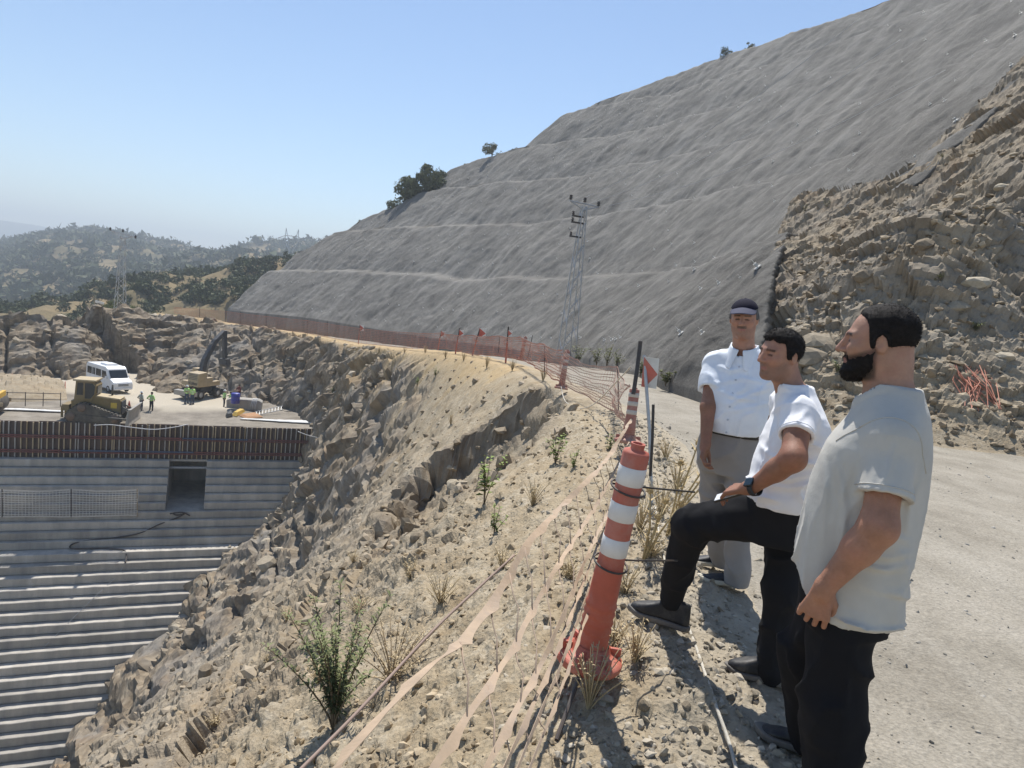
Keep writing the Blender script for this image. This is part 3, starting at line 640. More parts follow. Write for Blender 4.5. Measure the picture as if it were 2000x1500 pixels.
L0 = hill_layer('left_bank', 'brown bank beyond the end of the rock cut', [(-260, 640), (-60, 636), (0, 634), (60, 632), (100, 636), (160, 650)], 150, 745, 100, 80, 40, 2.0, M_SOIL, 11, .4)
for nm in ('rock', 'dry', 'sandy'): pass
def tri_clumps(cen, rad, ntri, leaf, seed, squash=.75, ground=True):
    """leafy bushes: random leaf triangles filling a lumpy crown"""
    r = np.random.default_rng(seed); n = len(cen); d = r.normal(size=(n, ntri, 3)); d /= np.linalg.norm(d, axis=-1, keepdims=True)
    rr_ = r.uniform(.35, 1., (n, ntri, 1))**.5; lump = 1+.28*np.sin(d[..., :1]*5+r.uniform(0, 6, (n, 1, 1)))*np.cos(d[..., 2:]*4+r.uniform(0, 6, (n, 1, 1)))
    c = d*rr_*lump*rad[:, None, None]*np.array([1, 1, squash]); c[..., 2] += rad[:, None]*squash*(.75 if ground else 0); c = c+cen[:, None]
    s_ = leaf[:, None, None, None] if np.ndim(leaf) else leaf
    tri = r.normal(size=(n, ntri, 3, 3))*s_; V = c[:, :, None]+tri
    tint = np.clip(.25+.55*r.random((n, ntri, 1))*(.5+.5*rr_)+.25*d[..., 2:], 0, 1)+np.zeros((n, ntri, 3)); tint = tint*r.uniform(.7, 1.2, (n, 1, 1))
    return V.reshape(-1, 3), np.arange(n*ntri*3).reshape(-1, 3), tint.reshape(-1)
def scrub(name, V, n, r0, r1, ntri, seed, label, dens=.15, tmax=1.):
    r = np.random.default_rng(seed); ny, nx = V.shape[:2]; u = r.uniform(0, nx-1.01, n*2); t = r.uniform(0, tmax, n*2)**.9*(ny-1.01)
    m = fbm(u*.09, t*.12, o=3, seed=seed+3) > -dens; u, t = u[m][:n], t[m][:n]; i, j = t.astype(int), u.astype(int); fi, fj = (t-i)[:, None], (u-j)[:, None]
    c = (V[i, j]*(1-fj)+V[i, j+1]*fj)*(1-fi)+(V[i+1, j]*(1-fj)+V[i+1, j+1]*fj)*fi; rad = r.uniform(0, 1, len(c))**1.6*(r1-r0)+r0
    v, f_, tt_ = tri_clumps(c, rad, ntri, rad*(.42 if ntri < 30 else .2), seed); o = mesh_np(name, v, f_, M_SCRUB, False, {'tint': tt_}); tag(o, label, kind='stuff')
scrub('ridge_scrub', L2, 8000, 2.2, 5.5, 16, 21, 'scrub oak and olive bushes on the far ridge', .5)
scrub('hill_scrub', L1, 1150, .8, 2.2, 90, 22, 'dark green bushes on the near hillside', .15)
scrub('bank_scrub', L0, 120, .4, 1.0, 40, 23, 'small bushes on the brown bank', .1)
hz = MB(); hz.box((0, 1900, 45), (8200, 4200, 212)); ho = hz.build('haze', None); tag(ho, 'thin summer haze in the air', kind='stuff')
hm = bpy.data.materials.new('haze'); hm.use_nodes = True; hn = hm.node_tree; hn.nodes.remove(hn.nodes['Principled BSDF']); pv = hn.nodes.new('ShaderNodeVolumePrincipled'); pv.inputs['Density'].default_value = .0006; pv.inputs['Color'].default_value = (.82, .91, 1, 1); pv.inputs['Anisotropy'].default_value = .1
hn.links.new(pv.outputs[0], hn.nodes['Material Output'].inputs['Volume']); ho.data.materials.append(hm)
# ------------------------------------------------------------------ ramp, pale apron, rubble bank behind the crest
def sheet(name, pix, zf, mat, label, sub=40, rough=.05, kind='structure'):
    a, b, c, d = [np.array(G(x, y, zf) if not isinstance(zf, list) else 0) for x, y in pix] if not isinstance(zf, list) else [np.array(D(x, y, q)) for (x, y), q in zip(pix, zf)]
    u = np.linspace(0, 1, sub)[None, :, None]; v = np.linspace(0, 1, sub)[:, None, None]; P4 = (a*(1-u)+b*u)*(1-v)+(d*(1-u)+c*u)*v
    P4 = P4+0; P4[..., 2] += rough*fbm(P4[..., 0]*.7, P4[..., 1]*.7, o=4, seed=int(pix[0][0])+7)
    return tag(mesh_np(name, P4.reshape(-1, 3), grid_faces(sub, sub), mat, True), label, kind=kind)
sheet('access_track', [(-60, 668), (25, 676), (62, 738), (-60, 752)], [128, 122, 96, 92], M_ROAD, 'pale haul road beyond the rock cut', 30, .2)
sheet('upper_track', [(-60, 618), (75, 622), (62, 636), (-60, 640)], [190, 185, 168, 165], M_ROAD, 'pale track on the far bank', 20, .2)
sheet('retaining_slope', [(30, 682), (74, 690), (70, 738), (6, 726)], [110, 106, 95, 96], M_SHOT, 'small grey shotcrete bank beside the haul road', 20, .1)
u = np.linspace(0, 1, 90); v = np.linspace(0, 1, 24); a = G(-120, 792, PAD); b = G(132, 782, PAD); 
P5 = a[None, None]*(1-u[None, :, None])+b*u[None, :, None]+v[:, None, None]*(G(20, 744, PAD)-G(20, 786, PAD)); P5[..., 2] += 1.5*np.sin(np.pi*v)[:, None]**.7*(1-.6*u[None]**4)+.16*facet(P5[..., 0]/.7, P5[..., 1]/.7, 601, 1.2)[0]*np.sin(np.pi*v)[:, None]-.1
bank = mesh_np('spoil_bank', P5.reshape(-1, 3), grid_faces(24, 90), M_SOIL, False, {'rock': np.full(P5.shape[0]*P5.shape[1], .3), 'dry': np.zeros(P5.shape[0]*P5.shape[1]), 'sandy': np.zeros(P5.shape[0]*P5.shape[1])}); tag(bank, 'low bank of spoil behind the pipe railing', kind='structure')
# ------------------------------------------------------------------ trees and bushes on the skyline
M_BARK = simple('bark', (.13, .10, .07), .9, sc=6, bump=.02)
M_LEAF = mat_leaf('tree_leaf', (.05, .06, .025), (.19, .20, .09)); M_LEAF2 = mat_leaf('olive_leaf', (.10, .105, .06), (.26, .26, .15))
def tree(name, label, base, h, wdt, ntri, seed, mat=None, group=None, cat='tree', clumps=14, leaf=None):
    r = random.Random(seed); t = thing(name, label, cat, tuple(map(float, base)), 0, group); m = MB(); top = Vector((r.uniform(-.08, .08)*h, 0, h*.62)); m.tube([(0, 0, -.4), (top.x*.4, 0, h*.25), top], [h*.035, h*.028, h*.014], 6)
    cen = []; rad = []
    for k in range(clumps):
        a = r.uniform(0, 6.28); q = r.uniform(.15, 1)**.6*wdt*.5; z = h*r.uniform(.28, .86)*(1-.25*q/(wdt*.5)); c = Vector((math.cos(a)*q*.75, math.sin(a)*q*.75, z)); cen.append(c); rad.append(h*r.uniform(.11, .2))
        m.tube([top*.55, top*.55+(c-top*.55)*.5+Vector((0, 0, .05*h)), c], [h*.014, h*.009, h*.004], 5)
    m.build('trunk', M_BARK, t, True)
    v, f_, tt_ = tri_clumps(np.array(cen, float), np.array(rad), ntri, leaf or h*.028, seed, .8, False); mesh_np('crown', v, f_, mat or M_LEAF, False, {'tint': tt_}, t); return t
def bush(name, label, base, h, wdt, ntri, seed, mat=None, group=None, clumps=8): return tree(name, label, base, h, wdt, ntri, seed, mat, group, 'bush', clumps)
def skyline(px, py, back=2.5):
    q, n, f_ = shot_point(px, py+4); return q+np.array([f_[0]*back, f_[1]*back, .25])
def sz(q, n): return ray_dist(q)*n/FPX
for k, (px, py, w_, h_, lab, nt_) in enumerate([(815, 372, 62, 70, 'tall rounded evergreen tree on the brow of the grey slope beside a darker twin', 220), (778, 396, 60, 66, 'dark evergreen tree second in the clump on the brow of the grey slope', 220), (752, 412, 40, 42, 'lowest small evergreen at the foot end of the clump on the brow', 150)]):
    q = skyline(px, py); tree('evergreen_tree', lab, q-np.array([0, 0, .8]), sz(q, h_)*1.1, sz(q, w_)*1.1, nt_, 40+k, None, 'evergreens clumped on the brow of the cut slope', clumps=18)
for k, (px, py, w_, h_, lab) in enumerate([(948, 312, 54, 40, 'round olive green bush standing alone on the slope brow above the evergreen clump'), (988, 296, 22, 16, 'small dark bush just above the round olive bush on the brow'), (905, 322, 34, 12, 'low tuft of shrubs just below the round olive bush on the brow'), (1405, 112, 40, 28, 'wide dark bush high on the slope brow'), (1449, 92, 22, 20, 'small pale bush highest on the slope brow, right above the wide dark bush'), (1158, 208, 26, 16, 'thin dry shrub on the brow halfway up the slope'), (1130, 218, 26, 10, 'low dry tuft beside the thin shrub on the brow'), (694, 436, 26, 14, 'sparse shrub on the brow just below the evergreen clump')]):
    q = skyline(px, py, 1.6); bush('brow_bush', lab, q-np.array([0, 0, .25]), sz(q, h_)*1.2, sz(q, w_)*1.1, 120, 60+k, M_LEAF2 if k not in (1, 3) else M_LEAF, 'bushes along the slope brow', 9)
for k, (px, py, w_, h_) in enumerate([(535, 508, 34, 26), (556, 506, 40, 26)]):
    q = skyline(px, py, 4); bush('olive_tree', ('pale olive tree', 'wider pale olive tree')[k]+' behind the low end of the grey slope', q-np.array([0, 0, .6]), sz(q, h_)*1.3, sz(q, w_)*1.2, 150, 80+k, M_LEAF2, 'olive trees behind the grey slope', 11)
for k in range(9):
    px = (205, 222, 245, 262, 280, 300, 180, 330, 350)[k]; py = 616 if k < 6 else 618; q = D(px, py, 92+3*rnd.random()); h_ = (2.4, 3., 2.6, 2.2, 1.8, 1.3, 1.2, .9, .9)[k]
    bush('crest_bush', ['bright green shrub at the foot of the lattice pole on the rock cut', 'low scrub bush along the top of the rock cut'][k > 4], q-np.array([0, 0, .5]), h_, h_*1.1, 110, 100+k, mat_leaf('green_leaf', (.06, .08, .025), (.19, .22, .09)) if k < 5 else M_LEAF2, ['green shrubs around the far lattice pole', 'scrub on the rock cut'][k > 4], 8)
# ------------------------------------------------------------------ soil nails in the shotcrete
M_NAIL = simple('nail_head', (.52, .51, .48), .6, sc=4); nm_ = MB(); nm_.box((0, 0, .02), (.17, .17, .02)); nm_.tube([(0, 0, 0), (0, 0, .28)], .012, 6); nm_.box((0, 0, .1), (.08, .08, .09)); n0 = nm_.build('soil_nail', M_NAIL); nail_me = n0.data; bpy.data.objects.remove(n0)
gV = VS.reshape(NT, NS, 3); PXs = PX(VS)
def nail(i, j):
    q = gV[i, j]; n = Vector((-fn[j, 0]*.62, -fn[j, 1]*.62, .55)).normalized(); o = bpy.data.objects.new('soil_nail', nail_me); COL.objects.link(o); o.parent = shot; o.location = tuple(map(float, q)); o.rotation_mode = 'QUATERNION'; o.rotation_quaternion = n.to_track_quat('Z', 'Y'); s_ = rnd.uniform(.7, 1.15); o.scale = (s_, s_, s_)
pxg = PXs[0].reshape(NT, NS); pyg = PXs[1].reshape(NT, NS); cand = []
for hh in np.arange(1.3, 40, 2.05):
    nexts = ss[0]+rnd.random()*2
    for j in range(NS):
        if ss[j] < nexts: continue
        nexts = ss[j]+2.35*rnd.uniform(.9, 1.1)
        if hh > HM[j]-.6: continue
        i = int(np.argmin(np.abs(Hh[:, j]-hh))); x_, y_ = pxg[i, j], pyg[i, j]
        if not (380 < x_ < 2040 and -20 < y_ < 800) or (x_ > 1455 and y_ > np.interp(x_, BND[:, 0], BND[:, 1])-25): continue
        cand.append((i, j))
rnd.shuffle(cand)
for i, j in cand[:290]: nail(i, j)
# ------------------------------------------------------------------ signed-distance modelling for people
def rc(p, a, b, ra, rb):
    a = np.asarray(a, np.float32); b = np.asarray(b, np.float32); ab = b-a; pa = p-a; t = np.clip((pa@ab)/max(float(ab@ab), 1e-9), 0, 1)
    return np.linalg.norm(pa-t[:, None]*ab, axis=1)-(ra+(rb-ra)*t)
def el(p, c, r, R_=None):
    q = p-np.asarray(c, np.float32); q = q@np.asarray(R_, np.float32) if R_ is not None else q; r = np.asarray(r, np.float32); k0 = np.linalg.norm(q/r, axis=1); k1 = np.linalg.norm(q/(r*r), axis=1)+1e-9; return k0*(k0-1)/k1
def smin(a, b, k):
    h = np.clip(.5+.5*(b-a)/k, 0, 1); return b+(a-b)*h-k*h*(1-h)
def smax(a, b, k): return -smin(-a, -b, k)
def mesh_sdf(name, f, lo, hi, h, mat, root, cols=None, smooth=True, label=None):
    lo = np.asarray(lo, float); hi = np.asarray(hi, float); B = 8; nb = np.ceil((hi-lo)/(h*B)).astype(int); n = nb*B+1
    vals = np.full(n, 1., np.float32)
    bi = np.stack(np.meshgrid(*[np.arange(k) for k in nb], indexing='ij'), -1).reshape(-1, 3); bc = (lo+(bi+.5)*h*B).astype(np.float32)
    bd = f(bc); act = bi[np.abs(bd) < h*B*1.15]; sgn = bi[bd <= -h*B*1.15]
    for b in sgn: vals[b[0]*B:b[0]*B+B, b[1]*B:b[1]*B+B, b[2]*B:b[2]*B+B] = -1
    r = np.arange(B+1); og = np.stack(np.meshgrid(r, r, r, indexing='ij'), -1).reshape(-1, 3)
    for s0 in range(0, len(act), 400):
        a = act[s0:s0+400]; idx = a[:, None]*B+og[None]; pts = (lo+idx.reshape(-1, 3)*h).astype(np.float32); v = f(pts); ii = idx.reshape(-1, 3); vals[ii[:, 0], ii[:, 1], ii[:, 2]] = v
    neg = vals < 0; c = np.zeros(np.array(n)-1, np.int8)
    for dx in (0, 1):
        for dy in (0, 1):
            for dz in (0, 1): c += neg[dx:n[0]-1+dx, dy:n[1]-1+dy, dz:n[2]-1+dz]
    ci = np.argwhere((c > 0) & (c < 8)); corner = [(x, y, z) for x in (0, 1) for y in (0, 1) for z in (0, 1)]
    cv = np.stack([vals[ci[:, 0]+x, ci[:, 1]+y, ci[:, 2]+z] for x, y, z in corner], -1); acc = np.zeros((len(ci), 3)); cn = np.zeros(len(ci)); cp = np.array(corner, float)
    for i in range(8):
        for j in range(i+1, 8):
            if np.abs(cp[i]-cp[j]).sum() != 1: continue
            m = (cv[:, i] < 0) != (cv[:, j] < 0); t = np.where(m, cv[:, i]/np.where(m, cv[:, i]-cv[:, j], 1), 0)[:, None]; acc += np.where(m[:, None], cp[i]*(1-t)+cp[j]*t, 0); cn += m
    V = lo+(ci+acc/cn[:, None])*h; ix = np.full(np.array(n)-1, -1, np.int32); ix[ci[:, 0], ci[:, 1], ci[:, 2]] = np.arange(len(ci)); Fs = []
    for ax in range(3):
        a1, a2 = (ax+1) % 3, (ax+2) % 3; s0 = [slice(None)]*3; s1 = [slice(None)]*3; s0[ax] = slice(0, n[ax]-1); s1[ax] = slice(1, n[ax])
        e0 = neg[tuple(s0)]; e1 = neg[tuple(s1)]; w_ = np.argwhere(e0 != e1); w_ = w_[(w_[:, a1] > 0) & (w_[:, a2] > 0) & (w_[:, a1] < n[a1]-1) & (w_[:, a2] < n[a2]-1)]
        def at(d1, d2): q = w_.copy(); q[:, a1] += d1; q[:, a2] += d2; return ix[q[:, 0], q[:, 1], q[:, 2]]
        q = np.stack([at(-1, -1), at(0, -1), at(0, 0), at(-1, 0)], -1); fl = e0[w_[:, 0], w_[:, 1], w_[:, 2]]; q[~fl] = q[~fl][:, ::-1]; Fs.append(q)
    Fq = np.concatenate(Fs); Fq = Fq[(Fq >= 0).all(1)]
    at_ = {'col': cols(V.astype(np.float32))} if cols else None
    o = mesh_np(name, V-np.array(root.location), Fq, mat, smooth, at_, root)
    if label: o['label'] = label
    return o
def mat_skin():
    b = NB('skin'); c = b.attr('col', 'Color'); c = b.mix(.5, c, b.ramp(b.noise(45, 6, .7), [(.3, (.72, .66, .62)), (.7, (1.15, 1.12, 1.1))]), 'MULTIPLY'); c = b.mix(b.ramp(b.noise(16, 4), [(.45, 0.), (.75, .35)]), c, (.42, .17, .12)); b.fin(c, .52, b.bump(b.noise(260, 5, .7), .0022, .8), spec=.35)
    b.b.inputs['Subsurface Weight'].default_value = .06; b.b.inputs['Subsurface Radius'].default_value = (.008, .003, .0015); b.b.inputs['Subsurface Scale'].default_value = 1.; return b.m
def cloth(name, col, rough=.9, weave=900, var=.06, bump=.0012):
    b = NB(name); c = b.ramp(b.noise(9, 5), [(.3, tuple(x*(1-var) for x in col)), (.7, tuple(min(1, x*(1+var)) for x in col))]); n = b.bump(b.noise(weave, 2), bump*.6, .5); n = b.bump(b.noise(35, 4, .6, None, .8), bump*2, .5, n); b.fin(c, rough, n, spec=.2)
    b.b.inputs['Sheen Weight'].default_value = .12 if max(col) > .2 else 0.; return b.m
M_SKIN = mat_skin(); M_HAIR = simple('hair', (.014, .011, .010), .75, sc=90, var=.5, bump=.003, spec=.25); M_BLACK = cloth('black_cotton', (.010, .010, .012)); M_DENIM = cloth('black_denim', (.016, .016, .018)); M_GREYT = cloth('grey_trouser', (.27, .255, .245)); M_WHITE = cloth('white_cotton', (.80, .80, .82)); M_WSHIRT = cloth('white_shirt', (.76, .80, .86)); M_PALE = cloth('pale_grey_cotton', (.50, .48, .435)); M_NAVY = cloth('navy_cap', (.012, .011, .024))
M_RUB = simple('black_shoe', (.014, .014, .016), .55, sc=20, dirt=(.25, .22, .18, .35)); M_SOLE = simple('grey_sole', (.12, .11, .10), .7, sc=15, dirt=(.3, .27, .22, .5)); M_CREAM = simple('cream_sole', (.50, .46, .37), .7, sc=15); M_NAVYSH = simple('navy_shoe', (.018, .021, .03), .6, sc=20, dirt=(.25, .22, .18, .2))
SKIN = np.array([.40, .235, .165])
def basis(fwd, pitch=0., roll=0.):
    f = Vector(fwd).normalized(); up = Vector((0, 0, 1)); l = up.cross(f).normalized(); R_ = Matrix((-l, f, up)).transposed()      # columns: right, forward, up
    return np.array(R_ @ Matrix.Rotation(pitch, 3, 'X') @ Matrix.Rotation(roll, 3, 'Y'))
def head_sdf(p, c, R_, s, spec):
    q = ((p-np.asarray(c, np.float32))@R_.astype(np.float32))/s; x = np.abs(q[:, 0]); qs = q.copy(); qs[:, 0] = x
    w_ = spec.get('w', 1.); q0 = q/np.array([w_, 1, 1], np.float32); qs = qs/np.array([w_, 1, 1], np.float32)
    d = el(q0, (0, -.016, .034), (.077, .098, .084)); d = smin(d, el(q0, (0, .022, -.038), (.061, .074, .084)), .045); d = smin(d, rc(qs, (.034, .005, -.06), (.012, .066, -.10), .028, .018), .035)      # skull, face, jaw
    d = smin(d, el(q0, (0, .070, -.099), (.022, .020, .018)), .02); d = smin(d, el(qs, (.040, .060, -.020), (.022, .022, .02)), .025)                    # chin, cheekbones
    d = smin(d, rc(qs, (.006, .087, .024), (.045, .068, .022), .010, .010), .014)                                              # brow
    d = smax(d, -el(qs, (.031, .098, .004), (.017, .017, .011)), .016); d = smin(d, el(qs, (.030, .0735, .002), (.0145, .0145, .0105)), .006)                     # sockets, eyelids
    d = smin(d, rc(q0, (0, .091, .016), (0, .117, -.027), .0085, .0115), .010); d = smin(d, el(qs, (.0115, .101, -.031), (.008, .011, .008)), .008)                # nose
    d = smin(d, rc(qs, (0, .0955, -.0565), (.020, .084, -.060), .0065, .004), .006); d = smin(d, rc(qs, (0, .094, -.071), (.018, .083, -.067), .0075, .004), .006); d = smax(d, -rc(qs, (0, .104, -.0635), (.024, .088, -.0640), .0028, .0022), .004)
    e = el(qs, (.079, -.012, -.004), (.008, .020, .033)); e = smax(e, -el(qs, (.087, -.006, .0), (.006, .011, .019)), .004); d = smin(d, e, .008)
    return d*s, q
def hairline(q, pts): return q[:, 2]-np.interp(q[:, 1], [a for a, b in pts], [b for a, b in pts])
def shell(name, base_f, mask_t, lo, hi, h, mat, root):
    return mesh_sdf(name, lambda p: base_f(p)-mask_t(p), lo, hi, h, mat, root)
def hand_sdf(p, wrist, knuckle, nrm, curl, spread, s=1., thumb=1, straight=0., flex=None):
    """palm + five fingers; nrm = back-of-hand direction, curl = direction the fingers bend to"""
    W_ = np.asarray(wrist, float); K = np.asarray(knuckle, float); a = K-W_; a /= np.linalg.norm(a); nn = np.asarray(nrm, float); nn -= a*(nn@a); nn /= np.linalg.norm(nn); lat = np.cross(a, nn)*spread
    d = rc(p, W_, W_+a*.02, .029*s, .03*s)
    for k, (o, L) in enumerate(((-1.5, .82), (-.5, .95), (.5, 1.), (1.5, .93))):        # little to index
        b0 = W_+a*.025*s+lat*o*.011*s; b1 = K+lat*o*.023*s-a*abs(o)*.006*s; d = smin(d, rc(p, b0, b1, .014*s, .0115*s), .012)
        ang = 0.; q = b1; th = (flex or (.5, .7, .6)); seg = (.043*L*s, .026*L*s, .020*L*s); rr_ = (.0088*s, .0081*s, .0073*s, .006*s); fd = None
        for j in range(3):
            ang += th[j]*(1-.08*o)*(1-straight); dv = a*math.cos(ang)-nn*math.sin(ang)+lat*.05*o; q2 = q+dv*seg[j]; s_ = rc(p, q, q2, rr_[j], rr_[j+1]); fd = s_ if fd is None else np.minimum(fd, s_); q = q2
        d = smin(d, fd, .003)
    t0 = W_+a*.02*s+lat*.018*s*thumb-nn*.008; t1 = t0+(a*.032+lat*.022*thumb-nn*.012)*s; t2 = t1+(a*.030+lat*.006*thumb-nn*.010)*s; t3 = t2+(a*.024-nn*.006)*s
    d = smin(d, smin(rc(p, t0, t1, .015*s, .012*s), np.minimum(rc(p, t1, t2, .0115*s, .0098*s), rc(p, t2, t3, .0098*s, .0078*s)), .004), .008)
    return d
def torso_sdf(p, o, R_, sl, grow=0., n=2.4):
    q = (p-np.asarray([o[0], o[1], 0], np.float32))@R_.astype(np.float32); z = q[:, 2]; S = np.array(sl); zz = S[:, 0]
    def ip(k):
        v = np.interp(z, zz, S[:, k]); return .5*v+.25*np.interp(z-.035, zz, S[:, k])+.25*np.interp(z+.035, zz, S[:, k])
    c = ip(1); a = ip(2)+grow; b = ip(3)+grow; k = (np.abs((q[:, 1]-c)/a)**n+np.abs(q[:, 0]/b)**n)**(1/n); d = (k-1)*np.minimum(a, b)
    return np.maximum(np.maximum(d, zz[0]-z), z-zz[-1]), q
def folds(p, R_, o, amp, seed, fr=(9, 9, 7)):
    q = (p-np.asarray([o[0], o[1], 0], np.float32))@R_.astype(np.float32); w1 = vn(q[:, 0]*4, q[:, 1]*4, q[:, 2]*4, seed=seed); r1 = 1-np.abs(vn(q[:, 0]*fr[0]+w1, q[:, 1]*fr[1]-w1, q[:, 2]*fr[2]+q[:, 0]*3, seed=seed+1)); r2 = vn(q[:, 0]*fr[0]*2.2, q[:, 1]*fr[1]*2.2+w1, q[:, 2]*fr[2]*2.4-q[:, 1]*9, seed=seed+2)
    return amp*np.maximum(r1**3*1.5-.45+.35*r2, -.35)
def shoe(root, heel, toe, zs, mat, solemat, hgt=.085, w_=.046, name='shoe', slip=False, label=None, pitch=0.):
    """heel/toe are ground points; builds upper and sole; zs = ground height"""
    hv = np.array([heel[0], heel[1], zs+.0]); tv = np.array([toe[0], toe[1], zs-pitch]); L = np.linalg.norm(tv-hv); f = (tv-hv)/L; lf = np.cross([0, 0, 1], f); lf /= np.linalg.norm(lf); up = np.cross(f, lf); up = up if up[2] > 0 else -up
    Rm = np.stack([f, lf, up], -1).astype(np.float32); hv32 = hv.astype(np.float32)
    def loc(p): return (p-hv32)@Rm
    def outline(q, g): 
        u = q[:, 0]/L; w2 = np.interp(u, [-.02, .0, .08, .3, .5, .72, .88, .97, 1.02], [0.004, .020, .033, .034, .038, w_, .040, .022, .004])+g; return np.abs(q[:, 1]+.006*np.sin(u*3))-w2
    def sole(p):
        q = loc(p); e = np.maximum(outline(q, .004)*.8, np.maximum(-q[:, 0]-.012, q[:, 0]-L-.008)); rise = .012*sstep(.75, 1.05, q[:, 0]/L); return smax(e, np.abs(q[:, 2]-.014-rise)-.014, .006)
    def upper(p):
        q = loc(p); u = q[:, 0]/L; top = np.interp(u, [-.05, .0, .25, .40, .6, .8, 1.0], [hgt*.95, hgt, hgt*1.0, hgt*.90, hgt*.66, hgt*.5, hgt*.36]); e = np.maximum(outline(q, -.002)*.8, np.maximum(-q[:, 0]-.006, q[:, 0]-L+.004)); return smax(e+.35*np.maximum(q[:, 2]-.02, 0)*.35, np.maximum(q[:, 2]-top, .02-q[:, 2]), .022)
    lo = np.minimum(hv, tv)-.09; hi = np.maximum(hv, tv)+np.array([.09, .09, .16])
    o = mesh_sdf(name, upper, lo, hi, .005, mat, root, label=label); so_ = mesh_sdf('sole', sole, lo, hi, .005, solemat, root); so_.parent = o; so_.location = (0, 0, 0)
    if not slip:
        m = MB(); b0 = np.array(root.location)
        for k in range(5):
            u = .36+.085*k; c = hv+f*L*u+up*(np.interp(u, [0, .25, .40, .6, .8, 1.0], [hgt, hgt*.95, hgt*.82, hgt*.62, hgt*.5, hgt*.34])-.004)-b0; m.tube([tuple(c-lf*.02-up*.004), tuple(c+up*.004), tuple(c+lf*.02-up*.004)], .003, 5)
        lc = m.build('lace', simple('lace', (.03, .03, .035), .8), root); lc.parent = o
    return o
def face_cols(q, spec, base):
    """skin pigment: lips, brows, lashes, stubble"""
    c = np.tile(np.asarray(base, np.float32), (len(q), 1)); x = np.abs(q[:, 0]); y = q[:, 1]; z = q[:, 2]; infc = (y > .03)
    def mixc(m, col): 
        m = np.clip(m, 0, 1)[:, None]; c[:] = c*(1-m)+np.asarray(col, np.float32)*m
    mixc(.35*sstep(.02, .0, np.abs(z+.02))*sstep(.06, .03, x)*sstep(.05, .08, y), (.46, .22, .16))
    mixc(.95*sstep(.010, .004, np.abs(z+.064))*sstep(.024, .018, x)*sstep(.08, .088, y), (.34, .15, .125))
    if spec.get('wide'): mixc(.8*sstep(.0, .018, -.012-.42*(y-.008)-z)*sstep(-.006, .006, y)*sstep(-.13, -.11, z)*(1-sstep(.010, .006, np.abs(z+.064))*sstep(.026, .02, x)*(y > .075)), spec['stubcol'])
    if spec.get('stubble'): mixc(spec['stubble']*np.clip(sstep(-.035, -.06, z+.25*(y-.08))*sstep(-.02, .03, y)+sstep(.016, .008, np.abs(z+.048))*sstep(.034, .024, x)*(y > .07), 0, 1)*(1-sstep(.010, .006, np.abs(z+.064))*sstep(.026, .02, x)*(y > .075))*sstep(-.135, -.12, z), spec.get('stubcol', (.10, .07, .06)))
    if spec.get('moust'): mixc(spec['moust']*sstep(.011, .006, np.abs(z+.049))*sstep(.034, .024, x)*(y > .07), (.07, .055, .05))
    bz = .024-.10*np.maximum(x-.03, 0)+.05*np.maximum(.03-x, 0)*0; mixc(.92*sstep(.0075, .0035, np.abs(z-bz))*sstep(.010, .014, x)*sstep(.056, .048, x)*infc, spec.get('brow', (.016, .012, .01)))
    mixc(1.0*sstep(.0055, .0022, np.abs(z-.0005+.06*np.maximum(x-.03, 0)))*sstep(.014, .018, x)*sstep(.045, .041, x)*infc*(y > .06), (.018, .012, .010))
    return c
def col_fun(hc, HR, hs, spec, base, arm=None):
    def f(p):
        q = ((p-np.asarray(hc, np.float32))@HR.astype(np.float32))/hs; c = np.tile(np.asarray(base if arm is None else arm, np.float32), (len(p), 1)); m = (np.linalg.norm(q, axis=1) < .2); c[m] = face_cols(q[m], spec, base); return c*(1+.10*vn(p[:, 0]*25, p[:, 1]*25, p[:, 2]*25, seed=5))[:, None]
    return f
def P3(x, y, d): return np.array(D(x, y, d), np.float32)
def strands(o, n, L, seed, root, nm='hair_strands', down=(0, 0, -.6), wd=.0011):
    me = o.data; k = len(me.vertices); co = np.zeros(k*3, np.float32); me.vertices.foreach_get('co', co); co = co.reshape(-1, 3); no = np.zeros(k*3, np.float32); me.vertices.foreach_get('normal', no); no = no.reshape(-1, 3); r = np.random.default_rng(seed); i = r.integers(0, k, n); p0 = co[i]; d_ = no[i]*.55+np.asarray(down)+r.normal(size=(n, 3))*.35; d_ /= np.linalg.norm(d_, axis=1, keepdims=True); s_ = np.cross(d_, r.normal(size=(n, 3))); s_ /= np.linalg.norm(s_, axis=1, keepdims=True); l_ = L*r.uniform(.4, 1.2, (n, 1)); V = np.stack([p0-no[i]*.003-s_*wd, p0-no[i]*.003+s_*wd, p0+d_*l_], 1).reshape(-1, 3); h = mesh_np(nm, V, np.arange(n*3).reshape(-1, 3), M_HAIR, False, None, root); h.parent = o; h['kind'] = 'stuff'; return h
